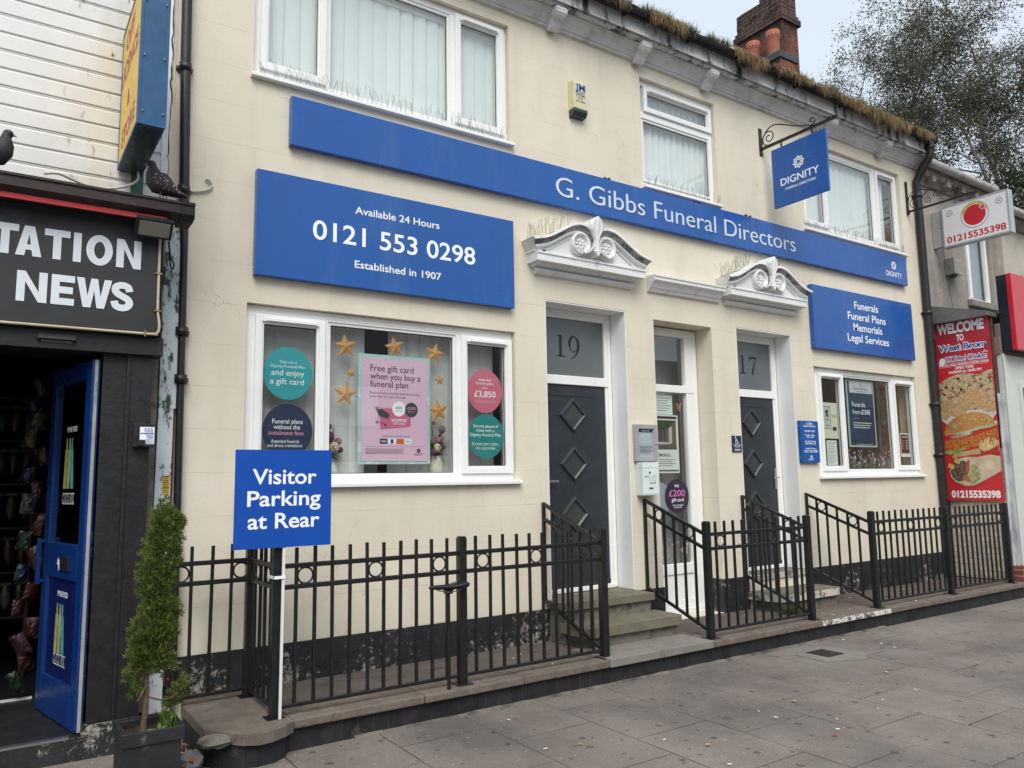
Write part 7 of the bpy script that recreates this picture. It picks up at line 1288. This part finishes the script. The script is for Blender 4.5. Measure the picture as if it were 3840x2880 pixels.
food('wrap', (0.60, 0.48, 0.34), [(.05, 1.03), (.07, .94), (.13, .87), (.25, .825), (.36, .83), (.50, .90), (W_, 1.02), (W_, 1.21), (.60, 1.24), (.42, 1.21), (.30, 1.22), (.20, 1.20)], .0032, .3, 8, ((0.60, 0.52, 0.42), 6, .45, .65)); food('wrap_filling', (0.10, 0.065, 0.045), [(.06, 1.02), (.09, .93), (.16, .88), (.24, .90), (.30, 1.0), (.31, 1.12), (.25, 1.17), (.14, 1.15)], .0034, .7, 50, ((0.22, 0.16, 0.11), 35, .5, .6)); food('wrap_salad', (0.24, 0.30, 0.10), [(.24, .90), (.36, .85), (.45, .92), (.47, 1.03), (.38, 1.12), (.31, 1.08), (.30, .98)], .0036, .6, 25, ((0.48, 0.42, 0.22), 14, .5, .58)); food('wrap_tomato', (0.48, 0.11, 0.05), [(.27, 1.0), (.31, 1.02), (.33, 1.15), (.31, 1.19), (.285, 1.15)], .0038, .2, 20); food('wrap_tomato', (0.48, 0.13, 0.07), [(.22, .91), (.32, .87), (.31, .93), (.24, .98)], .0038, .2, 20); food('wrap_potato', (0.58, 0.48, 0.14), [(.03, 1.08), (.10, 1.05), (.13, 1.10), (.05, 1.14)], .0038, .15, 20); food('wrap_potato', (0.58, 0.48, 0.16), [(.12, 1.15), (.19, 1.12), (.21, 1.18), (.14, 1.22)], .0038, .15, 20)

# ---------------------------------------------------------------- trees behind the roofs
def leaves(mb, c, n, sx, sz, r, size, droop=.3):
    for i in range(n):
        p = Vector((c[0] + r.gauss(0, sx), c[1] + r.gauss(0, sx), c[2] + r.gauss(0, sz) - abs(r.gauss(0, sz * droop)))); a = Vector((r.gauss(0, 1), r.gauss(0, 1), r.gauss(0, 1) - .4)).normalized(); s = a.cross(Vector((r.gauss(0, 1), r.gauss(0, 1), r.gauss(0, 1)))).normalized(); L = size * r.uniform(.6, 1.4)
        mb.add([p, p + a * L * .5 + s * L * .36, p + a * L, p + a * L * .5 - s * L * .36], [(0, 1, 2, 3)])
bt = thing('birch_tree', 'tall airy birch with drooping branches rising behind the takeaway roof', 'tree', (34.2, 10.5, -.59)); rb_ = random.Random(31)
tr_, lf_ = MB(), MB(); tips = []
def branch(p, d, L, r, depth):
    n = max(3, int(L / .5)); pts = [p]; q = p.copy(); dd = d.copy()
    for k in range(n):
        dd = (dd + Vector((rb_.gauss(0, .10), rb_.gauss(0, .10), rb_.gauss(.01, .06) - (.07 if depth >= 2 else 0)))).normalized(); q = q + dd * (L / n); pts.append(q.copy())
    tr_.tube(pts, [max(.014, 1.25 * r * (1 - .8 * i / n)) for i in range(n + 1)], 6 if depth else 9)
    if depth >= 2: tips.append((pts, L))
    if depth < 3:
        m_ = (16, 7, 5)[depth] if depth < 3 else 0
        for k in range(m_):
            t = rb_.uniform(.28 if depth == 0 else .2, 1.0); i = min(int(t * n), n - 1); a = rb_.uniform(0, 6.28); side = Vector((math.cos(a), math.sin(a), rb_.uniform(.1, .75) if depth < 2 else rb_.uniform(-.8, .2))).normalized()
            branch(pts[i].lerp(pts[i + 1], t * n - i), (dd * .35 + side).normalized(), L * ((.27, .5, .5)[depth]) * rb_.uniform(.7, 1.15), r * .32 * (1 - .4 * t), depth + 1)
for dx, dy, lean, L, r in ((-2.2, 0, (-.10, 0, 1), 21, .20), (-.8, .8, (-.02, 0, 1), 23, .17), (.6, -.4, (.05, 0, 1), 22, .20), (2.6, .5, (.14, .05, 1), 20, .17), (4.8, .3, (.20, 0, 1), 18, .15)): branch(Vector((34.2 + dx, 10.5 + dy, -.5)), Vector(lean).normalized(), L, r, 0)
tr_.build('trunk', BIRCHB, bt)
for pts, L in tips:
    for k in range(1, len(pts)):
        if pts[k].z > 8.5: leaves(lf_, pts[k], 26, .22, .34, rb_, .088)
lf_.build('crown', BIRL, bt)
et = thing('evergreen_tree', 'dense dark green tree low behind the takeaway roof under the birch', 'tree', (33.5, 9.0, -.59)); m = MB(); m.tube([(33.5, 9, -.5), (33.4, 9, 9)], [.22, .08], 9); m.build('trunk', BARK, et); m = MB(); r5 = random.Random(12)
for k in range(260):
    a = r5.uniform(0, 6.28); z = 4 + 10.5 * r5.random() ** .8; R_ = 4.6 * (1 - max(0, z - 7) / 8.5) ** .8 * r5.uniform(.55, 1); leaves(m, (33.5 + R_ * math.cos(a), 9 + R_ * math.sin(a) * .8, z), 42, .34, .34, r5, .15, .1)
m.build('crown', EVER, et)

# ---------------------------------------------------------------- across the street, seen only in the glass
ft = thing('far_terrace', 'low brick terrace across the street mirrored faintly in the big window', 'building', (20, -19, -.59)); m = MB(); m.box(-14, 70, -26, -18.5, -.59, 4.6); m.build('wall', brickmat('street_brick', 'xzy', .23, .075, .008, (0.17, 0.075, 0.05), (0.22, 0.10, 0.07), (0.18, 0.16, 0.14), .9, .3, (60, 30)), ft)
m = MB(); m.prof([(-18.2, 4.61), (-22.2, 7.0), (-26.2, 4.61)], -14.2, 70.2); m.build('roof', SLATE, ft)
for k in range(14):
    for zz in (.4, 2.9): m = MB(); m.box(-12 + k * 5.6, -10.2 + k * 5.6, -18.49, -18.4, zz, zz + 1.3); m.build('window', UPVC, ft) if k % 2 else m.build('window', DARKG, ft)
lp = thing('lamp_post', 'slim grey street lamp across the road mirrored in the window beside the teal sticker', 'lamp post', (-3.0, -13, -.59)); m = MB(); m.tube([(-2.2, -13, -.59), (-2.2, -13, 6.2)], [.09, .05], 10); m.build('column', GREYG, lp); m = MB(); m.box(-2.5, -1.5, -13.1, -12.9, 6.2, 6.3); m.build('lantern', GREYG, lp)
